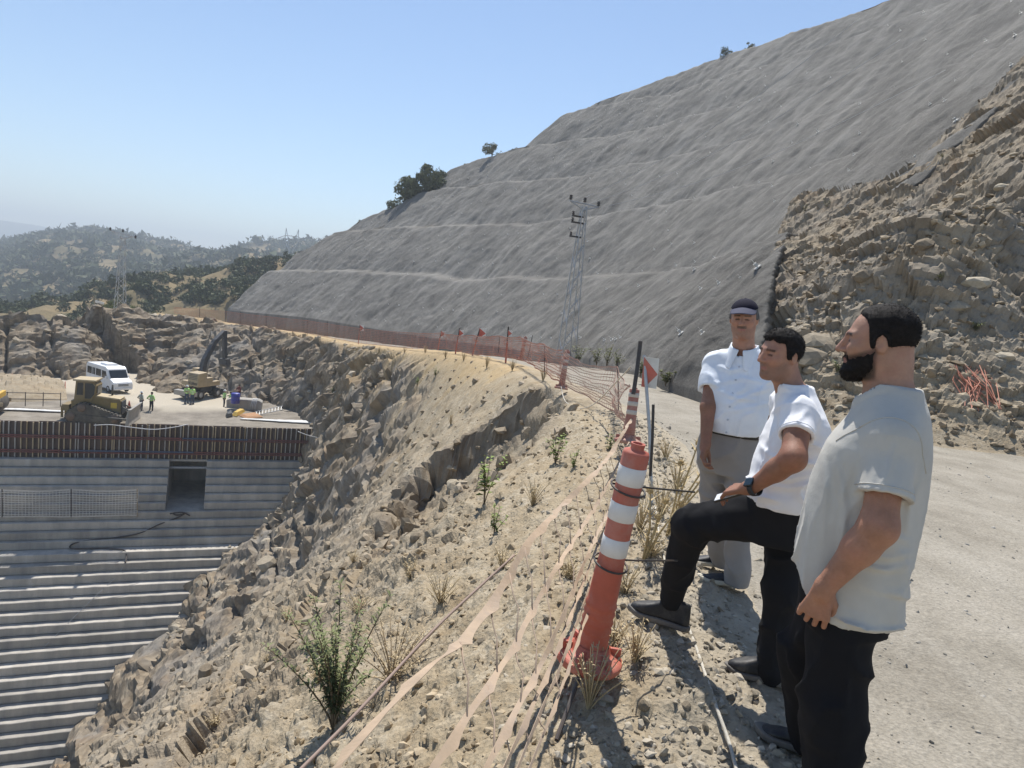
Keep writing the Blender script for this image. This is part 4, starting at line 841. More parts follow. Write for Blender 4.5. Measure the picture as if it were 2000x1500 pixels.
def creases(p, lines, dep, cen, amp, wd):
    """cloth creases along given lines on the side of the garment towards the viewer"""
    out = np.zeros(len(p), np.float32); vd = np.asarray(cen, np.float32)-_C.astype(np.float32); vd = vd/np.linalg.norm(vd); near = ((p-np.asarray(cen, np.float32))@vd) < .03
    if not near.any(): return out
    q = p[near]; tot = np.zeros(len(q), np.float32)
    for k, ln in enumerate(lines):
        best = np.full(len(q), 9., np.float32); tt = np.zeros(len(q), np.float32); P_ = [P3(x, y, dep) for x, y in ln]; n = len(P_)-1
        for i in range(n):
            ab = P_[i+1]-P_[i]; ab = ab-vd*(ab@vd); pa = q-P_[i]; pa = pa-(pa@vd)[:, None]*vd; t = np.clip((pa@ab)/(ab@ab), 0, 1); d_ = np.linalg.norm(pa-t[:, None]*ab, axis=1); m = d_ < best; best = np.where(m, d_, best); tt = np.where(m, (i+t)/n, tt)
        tot += np.sin(np.pi*np.clip(tt*.94+.03, 0, 1))**.6*(np.exp(-(best/wd)**2)-.55*np.exp(-(best/(2.3*wd))**2))*(1+.3*math.sin(k*2.1))
    out[near] = tot*amp; return out
def stitch(root, f, cen, axis, r0, mat, name='seam', rad=.0016, n=48, wob=None):
    """a raised seam running round a garment where the plane through cen meets it"""
    a = Vector(axis).normalized(); u = a.cross(Vector((.3, .2, .9))).normalized(); v = a.cross(u); c = np.asarray(cen, np.float32); rs = np.linspace(.012, r0, 60, dtype=np.float32); pts = []
    for k in range(n):
        an = 2*math.pi*k/n; d_ = np.array(u*math.cos(an)+v*math.sin(an), np.float32); off = np.array(a, np.float32)*(wob(an) if wob else 0); vals = f(c+off+d_[None]*rs[:, None]); i = np.where(vals < 0)[0]
        if len(i) == 0: continue
        j = i[-1]
        if j >= len(rs)-1: continue
        t = vals[j]/(vals[j]-vals[j+1]); rr_ = rs[j]+(rs[j+1]-rs[j])*t; pts.append(Vector(c+off+d_*(rr_+.0004))-Vector(root.location))
    if len(pts) < 8: return
    m = MB(); seg = [pts[0]]
    for q in pts[1:]+pts[:1]:
        if (q-seg[-1]).length > .05:
            if len(seg) > 3: m.tube(seg, rad, 5)
            seg = [q]
        else: seg.append(q)
    if len(seg) > 3: m.tube(seg, rad, 5)
    if m.v: m.build(name, mat, root, True)
# ================================================================== man A: bearded, pale grey T-shirt
def man_bearded():
    fw = (-.86, .5, 0); RB = basis(fw); H = P3(1716, 668, 2.13); hs = .94; HR = basis((-.87, .49, 0), math.radians(-5)); org = (H[0], H[1])
    root = thing('person', 'bearded man in a pale grey T-shirt and black trousers with one arm hanging', 'person', (float(H[0])+.1, float(H[1])-.05, 0), 0, 'men looking over the fence')
    sl = [(.70, -.035, .158, .196), (.80, -.035, .166, .199), (.895, -.031, .163, .194), (1.035, -.037, .161, .190), (1.155, -.040, .163, .194), (1.28, -.050, .149, .192), (1.36, -.066, .118, .165), (1.41, -.072, .098, .135), (1.45, -.068, .080, .088), (1.475, -.065, .072, .074)]
    sh = P3(1742, 850, 2.0); elb = P3(1716, 1030, 1.945); wr = P3(1612, 1146, 2.03); kn = P3(1588, 1203, 2.06); L = np.array([-.5, -.86, 0]); shr = np.array([sh[0], sh[1], sh[2]])-L*.36; elr = shr+np.array([-.03, .03, -.28]); wrr = elr+np.array([-.10, .06, -.19])
    nb = np.array([org[0]+.045*.86, org[1]-.045*.5, 1.43], np.float32)
    def body(p):
        d, q = head_sdf(p, H, HR, hs, {}); d = smin(d, rc(p, H+np.array([.035, -.02, -.06]), nb+np.array([0, 0, -.02]), .060, .064), .03); d = smin(d, rc(p, H+np.array([.038, -.022, -.03]), nb+np.array([.008, -.005, 0]), .048, .058), .03)
        t, _ = torso_sdf(p, org, RB, sl[2:], -.032); d = smin(d, t, .03)
        for s_, e_, w_ in ((sh, elb, wr), (shr, elr, wrr)):
            a = smin(rc(p, s_+np.array([0, 0, -.05], np.float32), e_, .046, .048), rc(p, e_, e_+(w_-e_)*.35, .048, .047), .03); a = smin(a, rc(p, e_+(w_-e_)*.3, w_, .047, .029), .02); d = smin(d, a, .02)
        d = smin(d, hand_sdf(p, wr, kn, (-.35, -.75, .25), None, -1, 1.0, 1, flex=(.55, .9, .6)), .012); d = smin(d, hand_sdf(p, wrr, wrr+np.array([-.0, .02, -.085]), (.5, .86, 0), None, 1, 1.0), .012)
        return d
    lo = np.array([.55, 1.7, .58]); hi = np.array([1.75, 2.75, 1.78])
    mesh_sdf('body', body, lo, hi, .0044, M_SKIN, root, col_fun(H, HR, hs, {'stubble': .88, 'stubcol': (.035, .027, .022), 'wide': 1}, SKIN*1.02, SKIN*np.array([.92, .80, .72])))
    hl = [(-.13, -.062), (-.06, -.055), (-.03, -.02), (-.012, .02), (.008, -.03), (.022, -.02), (.028, .05), (.04, .075), (.07, .098), (.12, .13)]
    def hb(p): return head_sdf(p, H, HR, hs, {})
    def hair(p):
        d, q = hb(p); m = hairline(q, hl)+.005*vn(q[:, 0]*120, q[:, 1]*120, q[:, 2]*120, seed=3)+.010*vn(q[:, 0]*45, q[:, 1]*45, q[:, 2]*30, seed=33)*sstep(.0, -.06, q[:, 1]); ear = sstep(.018, .03, np.linalg.norm((np.stack([np.abs(q[:, 0])-.079, q[:, 1]+.012, q[:, 2]+.004], -1)/np.array([.6, .8, 1.1])), axis=1)); t = ((.0062+.004*sstep(.02, .08, q[:, 2]))*sstep(-.004, .02, m)*ear-.002)+.0016*vn(q[:, 0]*90, q[:, 1]*50, q[:, 2]*90, seed=9)*sstep(0, .01, m); return np.maximum(d-t*hs, -(m+.004)*.6)
    ho_ = mesh_sdf('hair', hair, H-.17, H+np.array([.17, .17, .19]), .0032, M_HAIR, root); strands(ho_, 11000, .006, 1, root, down=(.55, -.3, -.35))
    def beard(p):
        d, q = hb(p); x = np.abs(q[:, 0]); y = q[:, 1]; z = q[:, 2]; nz_ = .005*vn(q[:, 0]*110, y*110, z*110, seed=13)
        cheek = -.030-.42*(y-.008)-z; m = np.minimum(cheek, (y-.002)*1.2); m = np.minimum(m, z+.140); mo = np.minimum(.0095-np.abs(z+.0475+.25*x), np.minimum(.036-x, y-.07)); m = np.maximum(m, mo); lip = np.maximum(np.abs(z+.0645)-.0085, np.maximum(x-.022, .08-y)); m = np.minimum(m, lip)+nz_
        th = .0015+.003*sstep(-.05, -.085, z)+.009*sstep(.03, .075, y)*sstep(-.075, -.1, z); t = th*sstep(0, .012, m)-.004*sstep(.004, -.004, m); return np.maximum(d-(t+.0018*vn(q[:, 0]*160, y*160, z*60, seed=17))*hs, -(m+.002)*.7)
    bo_ = mesh_sdf('beard', beard, H-np.array([.16, .16, .19]), H+np.array([.16, .16, .1]), .0032, M_HAIR, root); strands(bo_, 7000, .006, 2, root, 'beard_strands', (-.25, .1, -.8))
    # shirt
    slv = elb*.66+sh*.34; slvr = elr*.66+shr*.34
    def shirt(p):
        t, q = torso_sdf(p, org, RB, sl, 0.); d = t
        for s_, e_ in ((sh, slv), (shr, slvr)):
            ax = (e_-s_)/np.linalg.norm(e_-s_); s2 = np.array([nb[0], nb[1], 1.40], np.float32)
            a = rc(p, s_+np.array([0, 0, -.045], np.float32), e_+ax*.06, .066, .076); a = a-.003*np.exp(-(((p-s_)@ax.astype(np.float32)-.015)/.006)**2); a = np.maximum(a, (p-e_)@ax.astype(np.float32)); inn = np.maximum(rc(p, s_+np.array([0, 0, -.045], np.float32), e_+ax*.1, .048, .060), -((p-(e_-ax*.06))@ax.astype(np.float32))); a = np.maximum(a, -inn); d = smin(d, a, .022); d = smin(d, rc(p, s_+np.array([0, 0, .0]), s2, .060, .062), .045)
        d = d-folds(p, RB, org, .010, 31, (9, 9, 2.0))*sstep(1.32, 1.0, p[:, 2])-folds(p, RB, org, .010, 35, (4, 4, 22))*sstep(1.0, .85, p[:, 2])*sstep(.02, -.1, q[:, 1])
        d = d-creases(p, [[(1604, 885), (1612, 960), (1606, 1060)], [(1636, 905), (1650, 990), (1642, 1080)], [(1672, 880), (1655, 940), (1622, 1030)], [(1776, 1078), (1735, 1088), (1690, 1078)], [(1772, 1102), (1725, 1110), (1680, 1100)], [(1778, 1058), (1748, 1046), (1730, 1020)], [(1800, 930), (1775, 990), (1768, 1040)], [(1742, 880), (1728, 930), (1715, 962)]], 2.05, (org[0]+.03, org[1], 1.1), .0085, .011)
        hem = .755+.115*sstep(.0, .13, q[:, 1])+.006*vn(q[:, 0]*20, q[:, 1]*20, seed=4); d = np.maximum(d, hem-p[:, 2]); inner, _ = torso_sdf(p, org, RB, sl, -.017); d = np.maximum(d, -np.maximum(inner, p[:, 2]-hem-.05))
        # round neckline
        nk = rc(p, nb+np.array([-.004, .002, .0]), nb+np.array([-.05, .03, .12]), .069, .075); d = d-.004*sstep(.024, .018, nk); d = d+.002*np.exp(-((p[:, 2]-hem-.024)/.004)**2); return smax(d, -nk, .005)
    mesh_sdf('shirt', shirt, (.6, 1.7, .7), (1.7, 2.75, 1.56), .0058, M_PALE, root); ax0 = (slv-sh)/np.linalg.norm(slv-sh); stitch(root, shirt, slv-ax0*.018, ax0, .12, M_PALE, 'sleeve_hem'); stitch(root, shirt, sh+ax0*.01, ax0*.55+np.array([-.42, -.72, .15])*.8, .15, M_PALE, 'shoulder_seam', .0022)
    pel = np.array([org[0]+.035*.86, org[1]-.035*.5, .86], np.float32); hL = pel+L*.080-np.array([0, 0, .05]); hR = pel-L*.080-np.array([0, 0, .05]); hL = hL.astype(np.float32); hR = hR.astype(np.float32); aL = np.array([1.165, 1.995, .07], np.float32); aR = np.array([1.30, 2.44, .07], np.float32); kL = (hL+aL)/2+np.array([-.02, .01, .02], np.float32); kR = (hR+aR)/2+np.array([-.08, .04, .02], np.float32)
    def trou(p):
        d = el(p, pel+np.array([0, 0, .04]), (.17, .17, .17)); t, q = torso_sdf(p, org, RB, [(.72, -.04, .135, .172), (.80, -.035, .142, .176), (.90, -.035, .145, .176), (1.0, -.035, .14, .17)], 0.); d = t
        for h_, k_, a_ in ((hL, kL, aL), (hR, kR, aR)): l_ = smin(rc(p, h_, k_, .102, .090), rc(p, k_, a_, .090, .082), .05); d = smin(d, l_, .03)
        d = d-folds(p, RB, org, .012, 51, (6, 6, 8))*sstep(.8, .6, p[:, 2]); return np.maximum(d, .035-p[:, 2])
    mesh_sdf('trousers', trou, (.75, 1.6, 0.0), (1.65, 2.75, 1.0), .009, M_BLACK, root)
    shoe(root, (aR[0]+.05, aR[1]-.035), (1.105, 2.545), gz(1.2, 2.5)+.012, M_RUB, M_SOLE, .085, slip=True); shoe(root, (aL[0]+.05, aL[1]-.03), (aL[0]-.19, aL[1]+.11), gz(float(aL[0])-.08, float(aL[1])), M_RUB, M_SOLE, .085, slip=True)
    return root
# ================================================================== man B: white cap and shirt
def man_cap():
    fw = (-.50, -.86, 0); RB = basis(fw); H = P3(1453, 622, 3.97); hs = .89; HR = basis((-.40, -.92, 0), math.radians(-6), math.radians(4)); org = (float(H[0])+.045, float(H[1])+.02)
    root = thing('person', 'man in a navy cap, white button shirt and grey trousers facing the camera', 'person', (float(H[0]), float(H[1]), 0), 0, 'men looking over the fence')
    sl = [(.86, .0, .12, .165), (.95, .02, .142, .178), (1.05, .03, .150, .180), (1.15, .03, .148, .185), (1.27, .01, .128, .183), (1.36, -.005, .105, .165), (1.41, -.012, .085, .12), (1.445, -.012, .07, .08), (1.47, -.01, .062, .065)]
    r_ = np.array(RB[:, 0]); up = np.array([0, 0, 1.]); c0 = np.array([org[0], org[1], 0]); shR = (c0+r_*.155+up*1.35).astype(np.float32); shL = (c0-r_*.16+up*1.35).astype(np.float32)
    elR = P3(1383, 795, 3.98); wrR = P3(1378, 868, 3.93); elL = (shL+np.array([.03, .03, -.28])).astype(np.float32); wrL = (elL+np.array([-.02, -.05, -.24])).astype(np.float32); nb = (c0+up*1.445).astype(np.float32); nb = nb+np.array([-.01, -.0, 0], np.float32)
    def body(p):
        d, q = head_sdf(p, H, HR, hs, {'w': 1.05}); d = smin(d, rc(p, H+np.array([.015, .025, -.05]), nb-np.array([0, 0, .03]), .058, .064), .03); t, _ = torso_sdf(p, org, RB, sl[2:], -.03); d = smin(d, t, .03)
        for s_, e_, w_ in ((shR, elR, wrR), (shL, elL, wrL)):
            a = smin(rc(p, s_, e_, .055, .043), rc(p, e_, w_, .043, .028), .02); d = smin(d, a, .02)
            d = smin(d, hand_sdf(p, w_, w_+np.array([-.01, -.02, -.08]), tuple(r_*(1 if s_ is shR else -1)), None, 1 if s_ is shR else -1, 1., 1), .012)
        return d
    mesh_sdf('body', body, H-np.array([.36, .34, .95]), H+np.array([.46, .36, .17]), .0055, M_SKIN, root, col_fun(H, HR, hs, {'stubble': .35, 'moust': .75, 'brow': (.05, .04, .035), 'stubcol': (.16, .12, .105)}, SKIN*np.array([1.0, .93, .9]), SKIN*np.array([.66, .58, .53])))
    def hair(p):
        d, q = head_sdf(p, H, HR, hs, {'w': 1.05}); m = hairline(q, [(-.13, -.05), (-.03, -.03), (-.012, .015), (.008, -.015), (.024, .0), (.03, .06), (.12, .1)]); return np.maximum(d-(.007*sstep(0, .01, m)-.003)*hs, -m*.6)
    mesh_sdf('hair', hair, H-.16, H+.17, .004, simple('grey_hair', (.09, .085, .08), .7), root)
    def cap(p):
        q = ((p-H)@HR.astype(np.float32))/hs; d = el(q, (0, -.012, .040), (.089, .108, .088)); d = np.maximum(d, .066-q[:, 2]-.10*(q[:, 1])); d = np.maximum(d, -el(q, (0, -.012, .036), (.083, .102, .082))); b = smin(d, el(q, (0, -.012, .128), (.007, .007, .004)), .003); return b*hs
    def visor(p):
        q = ((p-H)@HR.astype(np.float32))/hs; zc_ = .074-.36*(q[:, 1]-.085)-6.0*q[:, 0]**2; out = np.sqrt((q[:, 0]/.080)**2+((q[:, 1]-.06)/.105)**2)-1; return np.maximum(np.maximum(np.abs(q[:, 2]-zc_)-.0035, out*.08), .068-q[:, 1]-q[:, 0]**2*5)*hs*.8
    cp = mesh_sdf('cap', cap, H-.15, H+.18, .0032, M_NAVY, root); vs_ = mesh_sdf('visor', visor, H-.24, H+.24, .003, cloth('visor_cloth', (.09, .09, .125)), root); vs_.parent = cp
    slR = elR*.62+shR*.38; slL = elL*.62+shL*.38
    def shirt(p):
        t, q = torso_sdf(p, org, RB, sl, .002); d = t
        for s_, e_ in ((shR, slR), (shL, slL)):
            ax = (e_-s_)/np.linalg.norm(e_-s_); a = rc(p, s_, e_+ax*.06, .075, .074); a = np.maximum(a, (p-e_)@ax.astype(np.float32)); inn = np.maximum(rc(p, s_, e_+ax*.1, .054, .058), -((p-(e_-ax*.06))@ax.astype(np.float32))); a = np.maximum(a, -inn); d = smin(d, a, .03); d = smin(d, rc(p, s_, nb-np.array([0, 0, .02]), .058, .055), .04)
        d = d-folds(p, RB, org, .0075, 71, (9, 9, 7)); placket = np.where((np.abs(q[:, 0]+.002) < .016) & (q[:, 1] > 0), .003, 0); d = d-placket
        d = d-creases(p, [[(1396, 748), (1450, 738), (1492, 746)], [(1420, 792), (1470, 768), (1512, 756)], [(1408, 808), (1480, 792), (1510, 786)], [(1400, 762), (1440, 778), (1480, 780)], [(1400, 712), (1425, 722), (1460, 716)]], 3.85, (org[0], org[1], 1.15), .010, .014)
        pk = np.where((np.abs(q[:, 0]+.095) < .05) & (np.abs(p[:, 2]-1.235) < .06) & (q[:, 1] > 0), .002, 0); d = d-pk
        d = np.maximum(d, .995-.02*np.maximum(q[:, 1], 0)/.13-p[:, 2]); nk = rc(p, nb+np.array([-.012, -.02, -.0]), nb+np.array([0, 0, .1]), .060, .075); return smax(d, -nk, .005)
    mesh_sdf('shirt', shirt, H-np.array([.4, .36, .76]), H+np.array([.46, .36, -.1]), .007, M_WSHIRT, root)
    def collar(p):
        q = (p-nb)@RB.astype(np.float32); fr = np.maximum(q[:, 1], 0); k = np.sqrt(q[:, 0]**2+(q[:, 1]-.0)**2); rad = .074+.30*np.maximum(.035-q[:, 2], 0); zt = .045-.45*fr; zb = -.012-.75*fr-.25*np.abs(q[:, 0])*(q[:, 1] > .03)
        d = np.maximum(np.abs(k-rad)-.0045, np.maximum(q[:, 2]-zt, zb-q[:, 2])); return np.maximum(d, np.where(q[:, 1] > 0, .012+.25*np.maximum(-q[:, 2], 0)-np.abs(q[:, 0]), -1))
    co = mesh_sdf('collar', collar, nb-.15, nb+.15, .0035, M_WSHIRT, root)
    b0 = np.array(root.location)
    for k in range(6):
        z = 1.36-.075*k; pp = c0+up*z; S = np.array(sl); fr = np.interp(z, S[:, 0], S[:, 1]+S[:, 2])+.006; c = pp+np.array(RB[:, 1])*fr-b0; fwv = Vector(RB[:, 1]); m = MB(); m.lathe([(.001, .004), (.006, .004), (.006, 0)], 8, Matrix.Translation(Vector(c))@fwv.to_track_quat('Z', 'Y').to_matrix().to_4x4(), False); m.build('button', simple('button', (.45, .5, .6), .4), root)
    fl = np.array([-.9, -.35, 0]); pel = (c0+up*.88).astype(np.float32); hR = pel+r_.astype(np.float32)*.085; hL = pel-r_.astype(np.float32)*.085; aL = np.array([1.475, 3.98, .085], np.float32); aR = np.array([1.47, 4.26, .085], np.float32); kL = (hL+aL)/2+np.array([-.03, -.02, 0], np.float32); kR = (hR+aR)/2+np.array([-.04, -.02, 0], np.float32)
    def trou(p):
        t, q = torso_sdf(p, org, RB, [(.72, -.0, .105, .15), (.80, -.0, .125, .172), (.90, .005, .134, .174), (1.0, .012, .134, .172)], 0.); d = t
        for h_, k_, a_ in ((hL, kL, aL), (hR, kR, aR)): d = smin(d, smin(rc(p, h_+np.array([0, 0, -.06], np.float32), k_, .097, .078), rc(p, k_, a_+np.array([0, 0, -.01], np.float32), .078, .070), .05), .03)
        d = d-folds(p, RB, org, .012, 91, (7, 7, 4)); return np.maximum(d, .055-p[:, 2])
    mesh_sdf('trousers', trou, (.85, 3.6, 0), (1.75, 4.6, .99), .009, M_GREYT, root)
    def belt(p): t, q = torso_sdf(p, org, RB, [(.90, .010, .142, .180), (.97, .012, .143, .180), (1.04, .014, .144, .180)], 0.); return np.maximum(t, np.abs(p[:, 2]-.978+.0*q[:, 1])-.019)
    mesh_sdf('belt', belt, (1.0, 3.7, .92), (1.66, 4.35, 1.04), .006, simple('belt_leather', (.014, .012, .011), .5), root)
    shoe(root, (1.53, 4.0), (1.255, 3.985+.05), gz(1.38, 4.0)+.01, M_NAVYSH, M_CREAM, .08, slip=True); shoe(root, (1.52, 4.28), (1.245, 4.30), gz(1.37, 4.29)+.01, M_NAVYSH, M_CREAM, .08, slip=True)
    return root
# ================================================================== man M: white T-shirt, foot up on the verge
def man_tee():
    fw = (-.97, .22, 0); RB = basis(fw); H = P3(1524, 692, 2.95); hs = .895; HR = basis((-.93, -.36, 0), math.radians(-4), math.radians(-2)); org = (float(H[0]), float(H[1]))
    root = thing('person', 'dark-haired man in a white T-shirt resting one foot on the verge, holding a phone', 'person', (float(H[0])+.1, float(H[1]), 0), 0, 'men looking over the fence')
    sl = [(.80, -.105, .135, .165), (.88, -.106, .148, .17), (.96, -.108, .158, .178), (1.04, -.112, .157, .182), (1.12, -.118, .142, .185), (1.20, -.122, .120, .188), (1.265, -.115, .100, .165), (1.31, -.10, .088, .125), (1.345, -.09, .076, .084), (1.375, -.08, .070, .070)]
    sh = P3(1562, 802, 2.80); elb = P3(1549, 896, 2.66); wr = P3(1466, 953, 2.80); kn = P3(1424, 956, 2.90); Lf = np.array(-RB[:, 0]); shr = (sh-Lf*.36).astype(np.float32); elr = (shr+np.array([.10, .06, -.27])).astype(np.float32); wrr = (elr+np.array([-.06, .05, -.22])).astype(np.float32)
    nb = np.array([org[0]+.085, org[1]-.01, 1.315], np.float32)
    def body(p):
        d, q = head_sdf(p, H, HR, hs, {'w': 1.02}); d = smin(d, rc(p, H+np.array([.03, .012, -.06]), nb+np.array([.0, 0, -.02]), .056, .062), .03); t, _ = torso_sdf(p, org, RB, sl[2:], -.032); d = smin(d, t, .03)
        for s_, e_, w_ in ((sh, elb, wr), (shr, elr, wrr)):
            a = smin(rc(p, s_, e_, .056, .046), rc(p, e_, e_+(w_-e_)*.4, .047, .042), .03); a = smin(a, rc(p, e_+(w_-e_)*.35, w_, .042, .027), .02); d = smin(d, a, .02)
        d = smin(d, hand_sdf(p, wr, kn, (-.1, -.45, .8), None, 1, .98, 1, flex=(.45, .55, .4)), .012); d = smin(d, hand_sdf(p, wrr, wrr+np.array([-.03, .0, -.08]), (.2, .9, 0), None, 1, .95), .012); return d
    mesh_sdf('body', body, (.6, 2.4, .75), (1.5, 3.5, 1.66), .005, M_SKIN, root, col_fun(H, HR, hs, {'stubble': .42, 'stubcol': (.12, .085, .07)}, SKIN*np.array([.97, .92, .9]), SKIN*np.array([.66, .55, .48])))
    hl = [(-.13, -.062), (-.05, -.058), (-.03, -.02), (-.012, .02), (.008, -.028), (.024, -.01), (.034, .05), (.06, .062), (.085, .066), (.12, .075)]
    def hair(p):
        d, q = head_sdf(p, H, HR, hs, {'w': 1.02}); m = hairline(q, hl)+.006*vn(q[:, 0]*110, q[:, 1]*110, q[:, 2]*110, seed=3)+.008*vn(q[:, 0]*45, q[:, 1]*45, q[:, 2]*30, seed=33); ear = sstep(.018, .03, np.linalg.norm((np.stack([np.abs(q[:, 0])-.079, q[:, 1]+.012, q[:, 2]+.004], -1)/np.array([.6, .8, 1.1])), axis=1)); t = (.0068+.011*sstep(.04, .1, q[:, 2])*sstep(-.05, .05, q[:, 1]))*sstep(-.004, .018, m)*ear-.002+.003*vn(q[:, 0]*90, q[:, 1]*45, q[:, 2]*90, seed=9)*sstep(0, .01, m); return np.maximum(d-t*hs, -(m+.004)*.6)
    ho_ = mesh_sdf('hair', hair, H-.17, H+np.array([.17, .17, .2]), .0034, M_HAIR, root); strands(ho_, 9000, .008, 3, root, down=(-.2, -.1, -.3))
    slv = elb*.52+sh*.48; slvr = elr*.6+shr*.4
    def shirt(p):
        t, q = torso_sdf(p, org, RB, sl, 0.); d = t
        for s_, e_ in ((sh, slv), (shr, slvr)):
            ax = (e_-s_)/np.linalg.norm(e_-s_); a = rc(p, s_+np.array([0, 0, -.03], np.float32), e_+ax*.06, .069, .073); a = a-.003*np.exp(-(((p-s_)@ax.astype(np.float32)-.012)/.006)**2); a = np.maximum(a, (p-e_)@ax.astype(np.float32)); inn = np.maximum(rc(p, s_+np.array([0, 0, -.03], np.float32), e_+ax*.1, .050, .056), -((p-(e_-ax*.06))@ax.astype(np.float32))); a = np.maximum(a, -inn); d = smin(d, a, .03); d = smin(d, rc(p, s_, nb-np.array([0, 0, .025]), .058, .052), .04)
        d = d-folds(p, RB, org, .012, 131, (6, 6, 13))*(.4+.6*sstep(1.15, .95, p[:, 2])); hem = .862+.03*sstep(0, .12, q[:, 1])+.008*vn(q[:, 0]*16, q[:, 1]*16, seed=6); d = np.maximum(d, hem-p[:, 2]); inner, _ = torso_sdf(p, org, RB, sl, -.017); d = np.maximum(d, -np.maximum(inner, p[:, 2]-hem-.04))
        d = d-creases(p, [[(1606, 898), (1545, 914), (1496, 906)], [(1602, 922), (1535, 938), (1488, 928)], [(1606, 872), (1570, 884), (1548, 902)], [(1482, 868), (1500, 888), (1528, 900)], [(1585, 946), (1540, 953), (1500, 948)], [(1530, 800), (1512, 840), (1486, 880)], [(1575, 805), (1560, 822), (1545, 838)]], 2.86, (org[0]+.11, org[1], 1.05), .009, .012)
        nk = rc(p, nb+np.array([-.008, .0, .03]), nb+np.array([-.04, 0, .14]), .064, .072); d = d-.004*sstep(.022, .016, nk); return smax(d, -nk, .005)
    mesh_sdf('shirt', shirt, (.75, 2.4, .82), (1.5, 3.5, 1.45), .0062, M_WHITE, root); ax0 = (slv-sh)/np.linalg.norm(slv-sh); stitch(root, shirt, slv-ax0*.016, ax0, .12, M_WHITE, 'sleeve_hem')
    pel = np.array([org[0]+.106, org[1]-.024, .84], np.float32); hL = P3(1552, 1000, 2.96); hR = P3(1545, 1000, 3.13); kL = P3(1352, 1022, 3.17); aL = P3(1312, 1165, 3.40); kR = P3(1528, 1150, 3.08); aR = P3(1512, 1280, 3.12); aR[2] = .06
    def trou(p):
        t, q = torso_sdf(p, org, RB, [(.70, -.10, .115, .15), (.78, -.102, .133, .166), (.86, -.105, .14, .17), (.92, -.107, .145, .17)], 0.); d = t
        d = smin(d, smin(rc(p, hL, kL, .105, .084), rc(p, kL+np.array([0, 0, -.01], np.float32), aL, .078, .060), .035), .03); d = smin(d, smin(rc(p, hR, kR, .098, .078), rc(p, kR, aR, .076, .064), .04), .03)
        return d-folds(p, RB, org, .010, 151, (11, 9, 9))
    mesh_sdf('trousers', trou, (.5, 2.5, 0.0), (1.6, 3.8, .95), .008, M_DENIM, root)
    zL = gz(float(aL[0])-.05, float(aL[1]))+.012
    shoe(root, (aL[0]+.085, aL[1]-.05), (aL[0]-.19, aL[1]+.06), zL, M_RUB, M_SOLE, .14, .05, label='black trainer planted on the stony verge', pitch=-.02); shoe(root, (aR[0]+.085, aR[1]-.04), (aR[0]-.19, aR[1]+.05), gz(float(aR[0])-.05, float(aR[1]))+.005, M_RUB, M_SOLE, .14, .05, label='black trainer on the gravel')
    # watch and phone
    ax = Vector(kn-wr).normalized(); b0 = np.array(root.location); wc = Vector((wr-(kn-wr)/np.linalg.norm(kn-wr)*.022)-b0); m = MB(); Mx = Matrix.Translation(wc)@ax.to_track_quat('Z', 'Y').to_matrix().to_4x4(); m.lathe([(.031, -.012), (.034, -.012), (.034, .012), (.031, .012), (.031, -.012)], 20, Mx, False); wt_ = m.build('watch_strap', simple('watch_rubber', (.012, .016, .022), .5), root, True)
    nn = Vector((-.1, -.75, .6)); nn = (nn-ax*nn.dot(ax)).normalized(); rt = Matrix((ax.cross(nn), ax, nn)).transposed(); m = MB(); m.box(wc+nn*.037, (.038, .042, .011), rt); wf = m.build('watch_face', simple('watch_glass', (.01, .02, .03), .15), root, False, .004); wf.parent = wt_
    ad = Vector(kn-wr).normalized(); nn = Vector((-.1, -.45, .8)); nn = (nn-ad*nn.dot(ad)).normalized(); pc = Vector(kn)+ad*.012-nn*.026
    ph = thing('phone', 'white phone with a black edge gripped by the man in the white T-shirt', 'phone', tuple(pc)); rt = Matrix((ad, nn.cross(ad), nn)).transposed()@Matrix.Rotation(.5, 3, 'Z'); m = MB(); m.box((0, 0, 0), (.125, .07, .009), rt); m.build('phone_body', simple('phone_black', (.012, .012, .014), .25), ph, False, .003); m = MB(); m.box(rt@Vector((0, 0, .0058)), (.120, .066, .0025), rt); m.build('phone_cover', simple('phone_white', (.6, .61, .63), .4), ph, False, .001)
    return root
man_bearded(); man_cap(); man_tee()
# ------------------------------------------------------------------ barrier posts, nets, rope, plants at the road edge
M_RED = simple('post_red', (.46, .105, .062), .6, var=.12, sc=9, dirt=(.46, .32, .26, .55)); M_BAND = simple('band_white', (.72, .71, .69), .5, var=.06, sc=12, dirt=(.5, .45, .38, .35)); M_STEEL = simple('dark_steel', (.045, .042, .04), .6, var=.3, sc=14, dirt=(.12, .07, .045, .6)); M_GALV = simple('galvanised', (.42, .43, .44), .45, .6, sc=20)
M_NETR = simple('net_orange', (.52, .20, .125), .7, var=.2, sc=2, dirt=(.52, .37, .28, .8)); M_NETT = simple('net_tan', (.40, .295, .20), .75, var=.2, sc=9, dirt=(.27, .22, .19, .6)); M_ROPE = simple('rope', (.58, .54, .46), .9, var=.15, sc=60, bump=.004)
def frame_to(base, top):
    a = Vector(top)-Vector(base); return Matrix.Translation(Vector(base))@a.to_track_quat('Z', 'Y').to_matrix().to_4x4(), a.length
